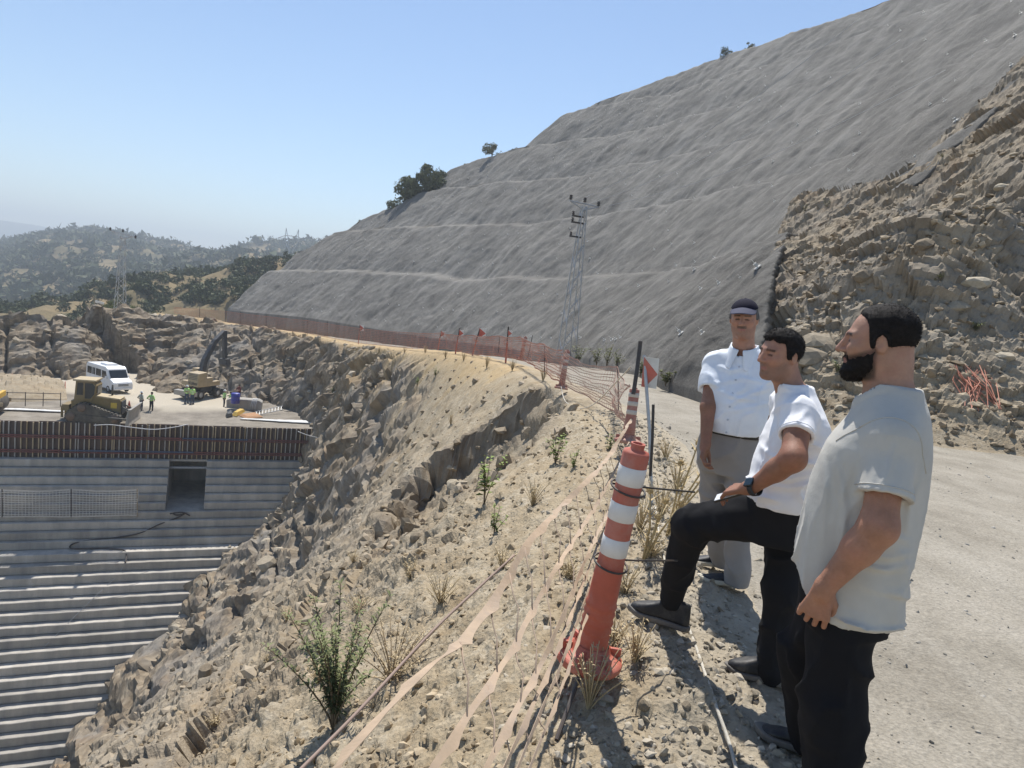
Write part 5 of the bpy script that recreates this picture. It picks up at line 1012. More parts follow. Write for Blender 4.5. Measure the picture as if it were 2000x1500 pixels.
def delineator(base, top, label, r=.054, n=28, group='red and white delineator posts', M_RED=M_RED, M_BAND=M_BAND):
    t = thing('delineator_post', label, 'post', tuple(map(float, base)), 0, group); M_, H_ = frame_to((0, 0, 0), Vector(top)-Vector(base))
    def pr(seq): return [(rr_, z*H_) for rr_, z in seq]
    rib = []
    for k in range(5): z = .10+.038*k; rib += [(r*1.18, z), (r*1.24, z+.012), (r*1.13, z+.028)]
    m = MB(); m.lathe(pr([(r*1.42, .035), (r*1.25, .075)]+rib+[(r*1.12, .32), (r*1.06, .44), (r, .47), (r, .955), (r*.93, .966), (r*.55, .972), (r*.50, .98), (r*.54, .997), (r*.54, 1.0), (r*.42, 1.0), (r*.42, .95)]), n, M_, False); m.build('body', M_RED, t, True)
    for z0, z1 in ((.50, .58), (.66, .74), (.82, .90)):
        m = MB(); m.lathe([(r+.0005, z0*H_), (r+.0025, z0*H_+.002), (r+.0025, z1*H_-.002), (r+.0005, z1*H_)], n, M_, False); m.build('white_band', M_BAND, t, True)
    m = MB(); m.lathe([(.001, -.02), (.135, -.02), (.142, -.008), (.142, .014), (.130, .022), (r*1.6, .04), (r*1.35, .07)], n, M_, False)
    for k in range(6):
        an = k*math.pi/3; d_ = Vector((math.cos(an), math.sin(an), 0)); m.box(M_@(d_*.105+Vector((0, 0, .04))), (.05, .016, .045), M_.to_3x3()@Matrix.Rotation(an, 3, 'Z'))
    bs_ = m.build('base', M_RED, t, False, .006); return t
b0 = D(1150, 1284, 2.92)
tp = D(1247, 866, 2.76); dp = delineator(b0, tp, 'large leaning red and white delineator post with black ties beside the tan net'); 
ax_ = (tp-b0)/np.linalg.norm(tp-b0)
for fr in (.455, .80):      # black wire ties
    m = MB(); c = Vector(ax_*fr*np.linalg.norm(tp-b0)); u = Vector(ax_).cross(Vector((0, 1, 0))).normalized(); v = Vector(ax_).cross(u); m.tube([c+u*math.cos(a)*.071+v*math.sin(a)*.071+Vector(ax_)*.012*math.cos(a+1) for a in np.linspace(0, 6.28, 20)]+[c+Vector((.12, .1, -.015)), c+Vector((.34, .25, -.05))], .0045, 6); m.build('wire_tie', M_STEEL, dp, True)
m = MB(); q = D(1096, 1422, 2.62); m.tube([tuple((q-b0)*1.15), (0., 0., .05)], .009, 8); m.build('anchor_bar', M_STEEL, dp)
def posts(px0, py0, px1, py1, dep, lab): return delineator(D(px1, py1, dep), D(px0, py0, dep), lab, .054, 16, M_RED=simple('post_red_dusty', (.36, .15, .11), .7, var=.15, sc=6, dirt=(.42, .34, .27, .8)), M_BAND=simple('band_dusty', (.50, .46, .41), .7, sc=6, dirt=(.42, .36, .3, .6)))
posts(1240, 757, 1226, 862, 7.3, 'dusty red and white delineator post at the foot of the black pole'); posts(1109, 683, 1096, 758, 14.2, 'red and white delineator post above the eroded scarp at the bend of the net'); posts(1027, 657, 1017, 703, 20.5, 'small red and white delineator post beside the plate marker with a black tip')
def rod(name, a, b, r, mat, label, group=None, cat='stake'):
    m = MB(); b_ = Vector(a); m.tube([(0, 0, 0), (Vector(b)-b_)*.5+Vector((.004, 0, 0)), Vector(b)-b_], r, 8); o = m.build(name, mat); o.location = b_; return tag(o, label, cat, group)
rod('steel_pole', D(1237, 770, 7.2), D(1251, 667, 7.25), .022, M_STEEL, 'black steel pole rising out of the dusty delineator post', None, 'pole')
# hazard plate on a pole
q0 = D(1279, 985, 5.6); q1 = D(1258, 694, 5.75); hp = thing('hazard_marker', 'steel pole with a red and white hazard plate beside the net', 'sign', tuple(map(float, q0))); m = MB(); m.tube([(0, 0, -.15), tuple((q1-q0)*.5), tuple(q1-q0)], .014, 8); m.build('pole', M_GALV, hp)
def plate(parent, cen, u, v, w_, h_, o=(0, 0, 0)):
    u, v = Vector(u).normalized(), Vector(v).normalized(); n = u.cross(v).normalized(); c = Vector(cen); rt = Matrix((u, v, n)).transposed(); m = MB(); m.box(c, (w_, h_, .006), rt); pl = m.build('plate', simple('plate_white', (.62, .62, .60), .5, dirt=(.4, .36, .3, .4)), parent)
    for s_ in (1, -1):
        m = MB(); k = n*(.0036*s_); m.add([c+k-u*w_*.5+v*h_*.5, c+k+u*w_*.5-v*h_*.02, c+k-u*w_*.25-v*h_*.5, c+k-u*w_*.5-v*h_*.5], [(0, 1, 2, 3) if s_ > 0 else (3, 2, 1, 0)]); x = m.build('red_stripe', simple('stripe_red', (.46, .09, .06), .55, dirt=(.45, .3, .25, .4)), parent); x.parent = pl
plate(hp, D(1270, 728, 5.72)-q0, (1, -.35, .0), (-.04, 0, 1), .125, .25)
for k, (px0, py0, px1, py1, dep, rw, lab) in enumerate([(993, 638, 988, 706, 22.5, .14, 'marker stake with a red lower half and a black tip with a narrow plate'), (938, 640, 922, 692, 28, .3, 'leaning marker stake with a wide red and white plate'), (898, 641, 889, 690, 31, .22, 'marker stake with a small plate next to the wide plate marker'), (862, 646, 856, 676, 35, .22, 'red stake with a red top in dry grass'), (703, 634, 700, 668, 60, .4, 'far marker stake with a plate in the orange net line')]):
    a_, b_ = D(px1, py1, dep), D(px0, py0, dep); t = thing('marker_stake', lab, 'stake', tuple(map(float, a_)), 0, 'marker stakes along the barrier net'); L_ = b_-a_; m = MB(); m.tube([(0, 0, -.2), tuple(L_*.55)], .03, 8); m.build('lower_pole', M_RED, t); m = MB(); m.tube([tuple(L_*.55), tuple(L_)], .024, 8); m.build('upper_pole', M_STEEL, t)
    plate(t, L_*.82+np.array([rw*.5, -.04, 0]), (1, -.3, 0), (0, 0, 1), rw, rw*1.25)
for k, (px0, py0, px1, py1, dep) in enumerate([(1206, 708, 1208, 806, 10.6), (1064, 672, 1063, 738, 16.5), (1040, 655, 1030, 703, 19.5), (976, 655, 973, 690, 23.5), (1276, 790, 1270, 930, 4.6)]):
    rod('rebar_stake', D(px1, py1, dep), D(px0, py0, dep), .010, M_STEEL, ['thin rusty rebar stake in the wide sagging net panel', 'thin rebar stake behind the scarp net', 'thin rebar stake beside the small delineator post', 'thin rebar stake left of the black tipped marker', 'thin rebar stake beside the hazard plate pole'][k], 'rebar stakes holding the net')
# net spans: horizontal strands and vertical ties between pixel-measured supports
def net(name, label, pts, nh, dv, wdt, mat, sag=.05, seed=0, group='barrier net spans', slack=0.):
    """pts = [(bottom xyz, top xyz)...]"""
    r = np.random.default_rng(seed); A = np.array([p_[0] for p_ in pts], float); B = np.array([p_[1] for p_ in pts], float); seg = np.r_[0, np.cumsum(np.linalg.norm(np.diff(A, axis=0), axis=1))]; n = max(4, int(seg[-1]/dv)); s_ = np.linspace(0, seg[-1], n); a = np.stack([np.interp(s_, seg, A[:, i]) for i in range(3)], -1); b = np.stack([np.interp(s_, seg, B[:, i]) for i in range(3)], -1)
    ph = np.array([min((t-seg[np.searchsorted(seg, t, 'right')-1])/max(1e-6, (seg[min(len(seg)-1, np.searchsorted(seg, t, 'right'))]-seg[np.searchsorted(seg, t, 'right')-1])), 1) for t in s_]); sg = np.sin(np.pi*np.clip(ph, 0, 1))*sag
    V = []; F = []; nrm = np.cross(b-a, np.gradient(a, axis=0)); nrm /= np.linalg.norm(nrm, axis=1, keepdims=True)+1e-9; G_ = []
    for k in range(nh):
        f_ = k/(nh-1); c = a*(1-f_)+b*f_; c[:, 2] -= sg*f_; c += nrm*(.05*vn(s_*1.7, s_*0+k*.6, seed=seed)[:, None]+slack*np.sin(f_*3.14)); c[:, 2] += .012*vn(s_*4, s_*0+k*3.7, seed=seed+1); G_.append(c)
    G_ = np.array(G_); up = np.array([0, 0, 1.])
    for k in range(nh):
        w_ = wdt*(2.2 if k in (0, nh-1) else 1); i0 = len(V); c = G_[k]
        for i in range(n): V += [c[i]-up*w_/2, c[i]+up*w_/2]
        F += [(i0+2*i, i0+2*i+2, i0+2*i+3, i0+2*i+1) for i in range(n-1)]
    tg = np.gradient(a, axis=0); tg /= np.linalg.norm(tg, axis=1, keepdims=True)+1e-9
    for i in range(n):
        for k in range(nh-1):
            i0 = len(V); o_ = tg[i]*wdt*.45; V += [G_[k, i]-o_, G_[k, i]+o_, G_[k+1, i]+o_, G_[k+1, i]-o_]; F.append((i0, i0+1, i0+2, i0+3))
    V = np.array(V); base = V[0].copy(); o = mesh_np(name, V-base, np.array(F), mat, False); o.location = tuple(base); md = o.modifiers.new('thick', 'SOLIDIFY'); md.thickness = wdt*.3; return tag(o, label, 'net', group)
def bt(px, yb, yt, dep): return D(px, yb, dep), D(px, yt, dep)
net('barrier_net', 'faded net panel sagging between the dusty post and the scarp post', [bt(1232, 842, 752, 7.6), bt(1208, 806, 716, 10.4), bt(1100, 752, 684, 14.0)], 13, .10, .010, simple('net_faded', (.42, .24, .18), .75, var=.2, sc=3, dirt=(.45, .36, .28, .7)), .12, 1, slack=.12)
net('barrier_net', 'tangled pinkish net from the scarp post to the small delineator post', [bt(1100, 752, 684, 14.0), bt(1062, 726, 672, 16.5), bt(1020, 702, 660, 20.)], 12, .11, .013, M_NETR, .06, 2)
net('barrier_net', 'pinkish net around the plate markers in the dry grass', [bt(1020, 702, 658, 20.), bt(975, 695, 656, 23.5), bt(922, 692, 655, 28), bt(870, 680, 652, 33)], 11, .12, .016, M_NETR, .05, 3)
net('barrier_net', 'red orange net running along the crest past the far marker stake', [bt(870, 680, 650, 33), bt(800, 680, 650, 43), bt(700, 670, 641, 60), bt(640, 659, 632, 68)], 10, .16, .015, M_NETR, .04, 4)
net('barrier_net', 'far end of the red orange net above the rock cut', [bt(640, 659, 632, 68), bt(600, 651, 626, 74), bt(520, 640, 618, 80), bt(440, 629, 608, 86), bt(390, 620, 604, 88), bt(340, 611, 600, 89)], 9, .20, .020, M_NETR, .04, 5)
for k, px in enumerate((640, 600, 520, 470, 440, 390)):
    rod('net_post', D(px, np.interp(px, [390, 440, 640], [620, 629, 659]), 75 if px > 550 else 85), D(px, np.interp(px, [390, 440, 640], [601, 605, 628]), 75 if px > 550 else 85), .03, M_STEEL, 'thin post holding the far orange net on the crest', 'posts of the far net', 'post')
# near torn tan net: wide plastic tapes with thin ties
TAPES = [([(640, 1520), (740, 1400), (850, 1290), (890, 1268), (960, 1180), (1030, 1060), (1100, 985), (1180, 905), (1236, 815)], 1.22, 7.2, .024), ([(830, 1525), (905, 1410), (1000, 1270), (1040, 1190), (1085, 1110), (1130, 1040), (1165, 985), (1200, 920), (1232, 858)], 1.36, 7.2, .016), ([(940, 1520), (990, 1420), (1060, 1290), (1100, 1200), (1140, 1100), (1165, 1045), (1195, 985), (1215, 930), (1231, 880)], 1.46, 7.2, .014), ([(975, 1520), (1030, 1400), (1080, 1290), (1118, 1190), (1150, 1110), (1180, 1030), (1205, 960), (1226, 900)], 1.52, 7.2, .011), ([(1003, 1520), (1055, 1390), (1095, 1300), (1140, 1180), (1172, 1080), (1198, 1000), (1222, 920)], 1.58, 7.0, .009), ([(1030, 1510), (1075, 1400), (1105, 1320), (1150, 1190), (1182, 1090), (1204, 1020), (1225, 940)], 1.66, 6.8, .008)]
tn = thing('torn_net', 'torn tan plastic net of wide stretched tapes in front of the big delineator post', 'net', tuple(map(float, D(1100, 985, 3.4))), 0, 'barrier net spans'); TB = np.array(tn.location)
def tape_curve(px, d0, d1, n=90):
    a = np.array(px, float); L_ = np.r_[0, np.cumsum(np.hypot(*np.diff(a, axis=0).T))]; L_ /= L_[-1]; t = np.linspace(0, 1, n); xy = np.stack([np.interp(t, L_, a[:, 0]), np.interp(t, L_, a[:, 1])], -1)
    k_ = np.hanning(7); k_ /= k_.sum(); xy = np.stack([np.convolve(np.pad(xy[:, i], 3, 'edge'), k_, 'valid') for i in (0, 1)], -1); dep = 1/((1-t)/d0+t/d1); return np.array([D(x, y, d_) for (x, y), d_ in zip(xy, dep)])
CUR = [tape_curve(*c[:3]) for c in TAPES]
def tape(cv, wdt, nodes, nm='tape'):
    n = len(cv); tg = np.gradient(cv, axis=0); tg /= np.linalg.norm(tg, axis=1, keepdims=True); to = cv-_C; to /= np.linalg.norm(to, axis=1, keepdims=True); sd_ = np.cross(tg, to*.8+np.array([.3, .2, .5])); sd_ /= np.linalg.norm(sd_, axis=1, keepdims=True); arc = np.r_[0, np.cumsum(np.linalg.norm(np.diff(cv, axis=0), axis=1))]; tw = .5*vn(arc*2.4, arc*0, seed=int(wdt*1e4)); up_ = np.cross(sd_, tg); sd_ = sd_*np.cos(tw)[:, None]+up_*np.sin(tw)[:, None]
    V = []; low = np.zeros(n)
    for q in nodes: low += 1.3*np.exp(-np.abs(arc-q)/.045)
    for i in range(n):
        sgn = 1 if sd_[i][2] < 0 else -1; w0 = wdt*(.5+.04*math.sin(arc[i]*9)); w1 = wdt*(.42+low[i]*.75); V += [cv[i]-sd_[i]*sgn*w0, cv[i]+sd_[i]*sgn*w1]
    F = [(2*i, 2*i+2, 2*i+3, 2*i+1) for i in range(n-1)]; o = mesh_np(nm, np.array(V)-TB, np.array(F), M_NETT, False, None, tn); md = o.modifiers.new('thick', 'SOLIDIFY'); md.thickness = .0016; return arc
NODES = []
for k, (cv, c) in enumerate(zip(CUR, TAPES)):
    arc = np.r_[0, np.cumsum(np.linalg.norm(np.diff(cv, axis=0), axis=1))]; nd_ = np.arange(.10+.05*k, arc[-1]-.1, .27); NODES.append((arc, nd_)); tape(cv, c[3], nd_)
for k in range(len(CUR)-1):
    a_, n1 = NODES[k]; x2 = PX(CUR[k+1])[0]
    for i in range(len(n1)):
        p0 = np.array([np.interp(n1[i], a_, CUR[k][:, j]) for j in range(3)]); x0 = float(PX(p0[None])[0][0])+rnd.uniform(6, 16)*(1-.12*k)
        if not (x2.min() < x0 < x2.max()-6): continue
        j_ = int(np.argmin(np.abs(x2-x0))); p1 = CUR[k+1][j_]; md_ = (p0+p1)/2+np.array([rnd.uniform(.0, .02), 0, -.006])
        m = MB(); m.tube([p0-TB, (p0*.75+p1*.25)*.7+md_*.3-TB, md_-TB, p1-TB], [.0034, .0020, .0018, .003], 5); m.build('tie', simple('net_tie', (.30, .22, .16), .7, var=.3, sc=5), tn, True)
def cord(name, label, pts, r, mat, cat='rope', group=None):
    base = np.array(pts[0], float); P_ = np.array(pts, float); n = len(P_)*8; t = np.linspace(0, len(P_)-1, n); c = np.stack([np.interp(t, np.arange(len(P_)), P_[:, i]) for i in range(3)], -1); k_ = np.hanning(13); k_ /= k_.sum(); c = np.stack([np.convolve(np.pad(c[:, i], 6, 'edge'), k_, 'valid') for i in range(3)], -1); m = MB(); m.tube([Vector(q-base) for q in c], r, 7); o = m.build(name, mat, None, True); o.location = tuple(base); return tag(o, label, cat, group)
def gpt(px, py, dz=.012, z0=.05):
    q = G(px, py, z0)
    for _ in range(6): q = G(px, py, gz(q[0], q[1])+dz)
    return q
cord('white_rope', 'pale rope lying along the stony verge past the men\'s feet', [gpt(1445, 1530), gpt(1425, 1450), gpt(1395, 1370), gpt(1362, 1270), gpt(1335, 1200), gpt(1310, 1130), gpt(1292, 1075), gpt(1284, 1020), D(1279, 985, 5.6)], .0075, M_ROPE)
cord('brown_cord', 'thin brown cord stretched behind the top tape of the torn net', [D(560, 1530, 1.5), D(700, 1390, 1.75), D(850, 1225, 2.2), D(1016, 1074, 2.75)], .0045, simple('cord_brown', (.28, .20, .16), .8))
cord('slack_rope', 'slack pale rope looping from the scarp post to the dusty post', [D(1095, 752, 13.6), D(1102, 785, 12.6), D(1130, 800, 11.6), D(1160, 792, 10.4), D(1200, 750, 8.8), D(1236, 712, 7.3)], .008, M_ROPE)
# ------------------------------------------------------------------ plants
M_LFG = mat_leaf('weed_leaf', (.07, .085, .035), (.20, .22, .10)); M_DRY = mat_leaf('dry_straw', (.26, .19, .10), (.52, .42, .26)); M_TWIG = simple('twig', (.16, .12, .075), .9)
def leafy(name, label, base, h, nst, spread, leaf, lw, nl, mat, seed, cat='plant', group=None, stem=None, lean=(0, 0), bare=.15):
    r = np.random.default_rng(seed); t = thing(name, label, cat, tuple(map(float, base)), 0, group); m = MB(); V = []; F = []; tint = []
    for k in range(nst):
        a = r.uniform(0, 6.28); sp = spread*r.uniform(.15, 1); hh = h*r.uniform(.6, 1.0); pts = []
        for i in range(7):
            f_ = i/6; pts.append(np.array([math.cos(a)*sp*f_**1.4+lean[0]*f_, math.sin(a)*sp*f_**1.4+lean[1]*f_, hh*(f_-.10*f_*f_)-.04]))
        m.tube([Vector(q) for q in pts], [.006*h*(1.1-i/7)+.0012 for i in range(7)], 5); pts = np.array(pts)
        for j in range(nl):
            f_ = r.uniform(bare, 1)**.8; q = np.array([np.interp(f_*6, np.arange(7), pts[:, i]) for i in range(3)]); b = r.uniform(0, 6.28); el_ = r.uniform(-.2, .9); dv = np.array([math.cos(b)*math.cos(el_), math.sin(b)*math.cos(el_), math.sin(el_)]); L_ = leaf*r.uniform(.5, 1.1)*(1.1-.4*f_); sd_ = np.cross(dv, [0, 0, 1]); sd_ /= np.linalg.norm(sd_)+1e-6; w_ = lw*r.uniform(.7, 1.2)
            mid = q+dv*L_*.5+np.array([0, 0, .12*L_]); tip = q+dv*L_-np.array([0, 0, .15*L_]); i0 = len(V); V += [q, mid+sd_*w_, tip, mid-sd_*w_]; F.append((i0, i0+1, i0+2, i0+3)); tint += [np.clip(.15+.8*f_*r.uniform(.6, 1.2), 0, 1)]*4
    m.build('stem', stem or M_TWIG, t, True)
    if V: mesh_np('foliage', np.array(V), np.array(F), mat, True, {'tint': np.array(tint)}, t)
    return t
q = hill_hit(652, 1415); leafy('green_shrub', 'tall narrow-leaved green shrub growing on the tan slope below the torn net', q, .80, 22, .42, .075, .006, 70, M_LFG, 1, 'shrub'); SHR = q
q = hill_hit(765, 1330); leafy('dry_bush', 'dry brown twiggy bush beside the green shrub', q, .42, 30, .36, .035, .003, 22, M_DRY, 2, 'bush', stem=simple('dry_twig', (.30, .22, .13), .9))
for k, (px, py, h_, nst, lab) in enumerate([(945, 985, .75, 5, 'tall bright green weed beside the pale stone on the slope'), (1085, 905, .5, 6, 'green weed at the near end of the scarp'), (965, 1040, .35, 5, 'low green weed just below the tall weed'), (1120, 915, .3, 5, 'small weed under the scarp wall'), (650, 770, .9, 7, 'green shrub among the rock blocks above the dam end'), (815, 755, .6, 7, 'green weed on the knoll beside the gully'), (850, 735, .5, 8, 'pale green weed at the top of the knoll'), (1190, 880, .3, 6, 'small green plant by the dusty post')]):
    q = hill_hit(px, py); leafy('weed', lab, q, h_, nst, h_*.35, .07*h_/.5, .016*h_/.5, 16, mat_leaf('weed_green', (.10, .14, .03), (.24, .30, .10)), 20+k, 'weed', 'green weeds on the slope')
for k, (px, py, h_) in enumerate([(700, 1200, .3), (860, 1180, .28), (800, 1130, .25), (980, 1110, .22), (1040, 985, .3), (560, 1210, .3), (1170, 1330, .3), (1150, 1380, .34), (1240, 1290, .25), (1195, 1260, .22), (1290, 1010, .4), (1250, 1040, .4), (1320, 960, .4), (1300, 900, .35), (1270, 1090, .3), (1220, 1160, .25), (880, 830, .3), (830, 690, .35), (790, 690, .35), (740, 690, .4), (905, 705, .3), (950, 720, .35), (1000, 725, .3), (870, 700, .35), (1060, 745, .3), (620, 1330, .22), (420, 1420, .25), (520, 1300, .25), (690, 1100, .3), (1110, 1130, .2)]):
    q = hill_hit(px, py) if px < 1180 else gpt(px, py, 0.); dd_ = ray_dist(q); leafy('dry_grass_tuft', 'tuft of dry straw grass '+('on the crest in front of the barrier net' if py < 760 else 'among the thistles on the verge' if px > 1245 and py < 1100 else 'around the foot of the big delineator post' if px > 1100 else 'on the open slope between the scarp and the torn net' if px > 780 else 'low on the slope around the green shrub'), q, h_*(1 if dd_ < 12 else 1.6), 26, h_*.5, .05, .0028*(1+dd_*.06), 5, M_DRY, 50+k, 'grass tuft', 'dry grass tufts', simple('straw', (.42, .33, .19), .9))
def thistle(px, py, d_, heads, lab, seed):
    b_ = gpt(px, py, 0.); t = thing('dry_thistle', lab, 'thistle', tuple(map(float, b_)), 0, 'dry thistles on the verge'); r = np.random.default_rng(seed); m = MB(); V = []; F = []
    for hx, hy in heads:
        e = D(hx, hy, d_)-b_; mid = e*np.array([.35, .35, .5])+np.array([.02, 0, 0]); m.tube([(0, 0, -.03), Vector(mid), Vector(e)], [.009, .007, .005], 6)
        for i in range(8):
            f_ = r.uniform(.2, .95); q = (mid*2*f_ if f_ < .5 else mid+(e-mid)*(f_-.5)*2); a = r.uniform(0, 6.28); dv = np.array([math.cos(a), math.sin(a), .5])*r.uniform(.06, .12); i0 = len(V); s_ = np.cross(dv, [0, 0, 1]); s_ = s_/np.linalg.norm(s_)*.008; V += [q-s_, q+s_, q+dv, q+dv*.6+s_]; F.append((i0, i0+1, i0+2, i0+3))
        for i in range(60):
            dv = r.normal(size=3); dv /= np.linalg.norm(dv); dv[2] = dv[2]*.8+.15; L_ = r.uniform(.03, .062); s_ = np.cross(dv, r.normal(size=3)); s_ = s_/np.linalg.norm(s_)*.0035; i0 = len(V); V += [e-s_+dv*.008, e+s_+dv*.008, e+dv*L_, e+dv*L_*.9]; F.append((i0, i0+1, i0+2, i0+3))
        sp = MB(); sp.lathe([(.001, -.018), (.018, -.008), (.02, .004), (.012, .018), (.001, .022)], 8, Matrix.Translation(Vector(e)), False); sp.build('flower_head', simple('thistle_head', (.42, .31, .15), .9), t, True)
    m.build('stem', simple('thistle_stem', (.45, .36, .20), .9), t, True); mesh_np('spines', np.array(V), np.array(F), simple('thistle_spine', (.55, .43, .24), .85), False, None, t)
thistle(1300, 1050, 4.3, [(1364, 866), (1396, 882), (1392, 908), (1386, 932), (1330, 905)], 'tall dry thistle with spiky heads beside the man in the cap', 3); thistle(1255, 1095, 4.2, [(1300, 980), (1270, 960), (1330, 985), (1285, 1010)], 'low dry thistle behind the big delineator post', 4)
for k, (px, py, s_) in enumerate([(1165, 712, 1.), (1185, 716, 1.2), (1130, 706, .9), (1205, 718, .8), (1300, 752, .5), (1325, 756, .6), (1250, 735, .7)]):
    q = G(px, py, -.6 if px < 1240 else -.2); leafy('roadside_weed', 'green weed at the foot of the grey slope '+('beside the lattice pole' if px < 1240 else 'beyond the hazard plate'), q, .9*s_, 10, .5*s_, .13, .03, 14, M_LFG, 120+k, 'weed', 'weeds at the foot of the shotcrete')
for k, (px, py) in enumerate([(1572, 408), (1615, 400), (1845, 305), (1820, 545), (1690, 640), (1745, 650), (1640, 720), (1900, 640)]):
    q = hill_hit(px, py+6, rub_z); leafy('rubble_weed', 'green weed rooted in the broken corner of the torn shotcrete edge' if k < 2 else 'small green weed growing low among the stones of the rubble slope', q, .5 if k < 2 else .28, 8, .25, .09, .014, 14, M_LFG, 140+k, 'weed', 'weeds in the rubble')
# fallen orange net on the rubble foot
m = MB(); r_ = random.Random(4)
for k in range(26):
    a_ = hill_hit(1850+r_.uniform(0, 70), 715+r_.uniform(0, 25), rub_z); b_ = hill_hit(1880+r_.uniform(0, 80), 770+r_.uniform(0, 40), rub_z); m.tube([Vector(a_)+Vector((0, 0, .05)), (Vector(a_)+Vector(b_))/2+Vector((r_.uniform(-.2, .2), r_.uniform(-.1, .1), .10)), Vector(b_)+Vector((0, 0, .05))], .008, 4)
tag(m.build('fallen_net', M_NETR), 'tangle of old orange net lying on the rubble', 'net')
# ------------------------------------------------------------------ machines and people on the dam crest
M_CAT = simple('machine_yellow', (.21, .145, .05), .6, var=.2, sc=1.5, dirt=(.22, .18, .125, .75)); M_CATL = simple('machine_cream', (.42, .33, .19), .6, sc=2, dirt=(.4, .34, .26, .5)); M_TRK = simple('track_steel', (.07, .062, .052), .7, var=.3, sc=4, dirt=(.22, .19, .14, .6)); M_GLASS = simple('dark_glass', (.02, .026, .03), .12, sc=2); M_TYRE = simple('tyre', (.022, .021, .02), .85, sc=4, dirt=(.2, .17, .13, .6)); M_VOG = simple('volvo_grey', (.055, .058, .065), .6, var=.2, sc=2, dirt=(.25, .22, .17, .4)); M_VOY = simple('volvo_sand', (.38, .29, .17), .55, sc=2, dirt=(.4, .33, .24, .5)); M_VAN = simple('van_white', (.74, .75, .76), .35, var=.04, sc=2, dirt=(.55, .5, .42, .3))
M_BLADE = simple('blade_steel', (.30, .285, .26), .5, var=.2, sc=2, dirt=(.42, .36, .28, .7))
def wheel(parent, c, r, w_, name='wheel', rim=None, ax='y'):
    m = MB(); R_ = Matrix.Translation(Vector(c))@(Matrix.Rotation(math.pi/2, 4, 'X') if ax == 'y' else Matrix.Rotation(math.pi/2, 4, 'Y')); m.lathe([(r*.55, -w_/2), (r*.9, -w_/2), (r, -w_*.36), (r, w_*.36), (r*.9, w_/2), (r*.55, w_/2)], 20, R_, False); t = m.build(name, M_TYRE, parent, True); m = MB(); m.lathe([(.02, -w_*.3), (r*.2, -w_*.34), (r*.56, -w_*.42), (r*.56, w_*.42), (r*.2, w_*.34), (.02, w_*.3)], 16, R_, True); x = m.build('rim', rim or simple('rim_grey', (.4, .4, .4), .5), parent, True); x.parent = t; return t
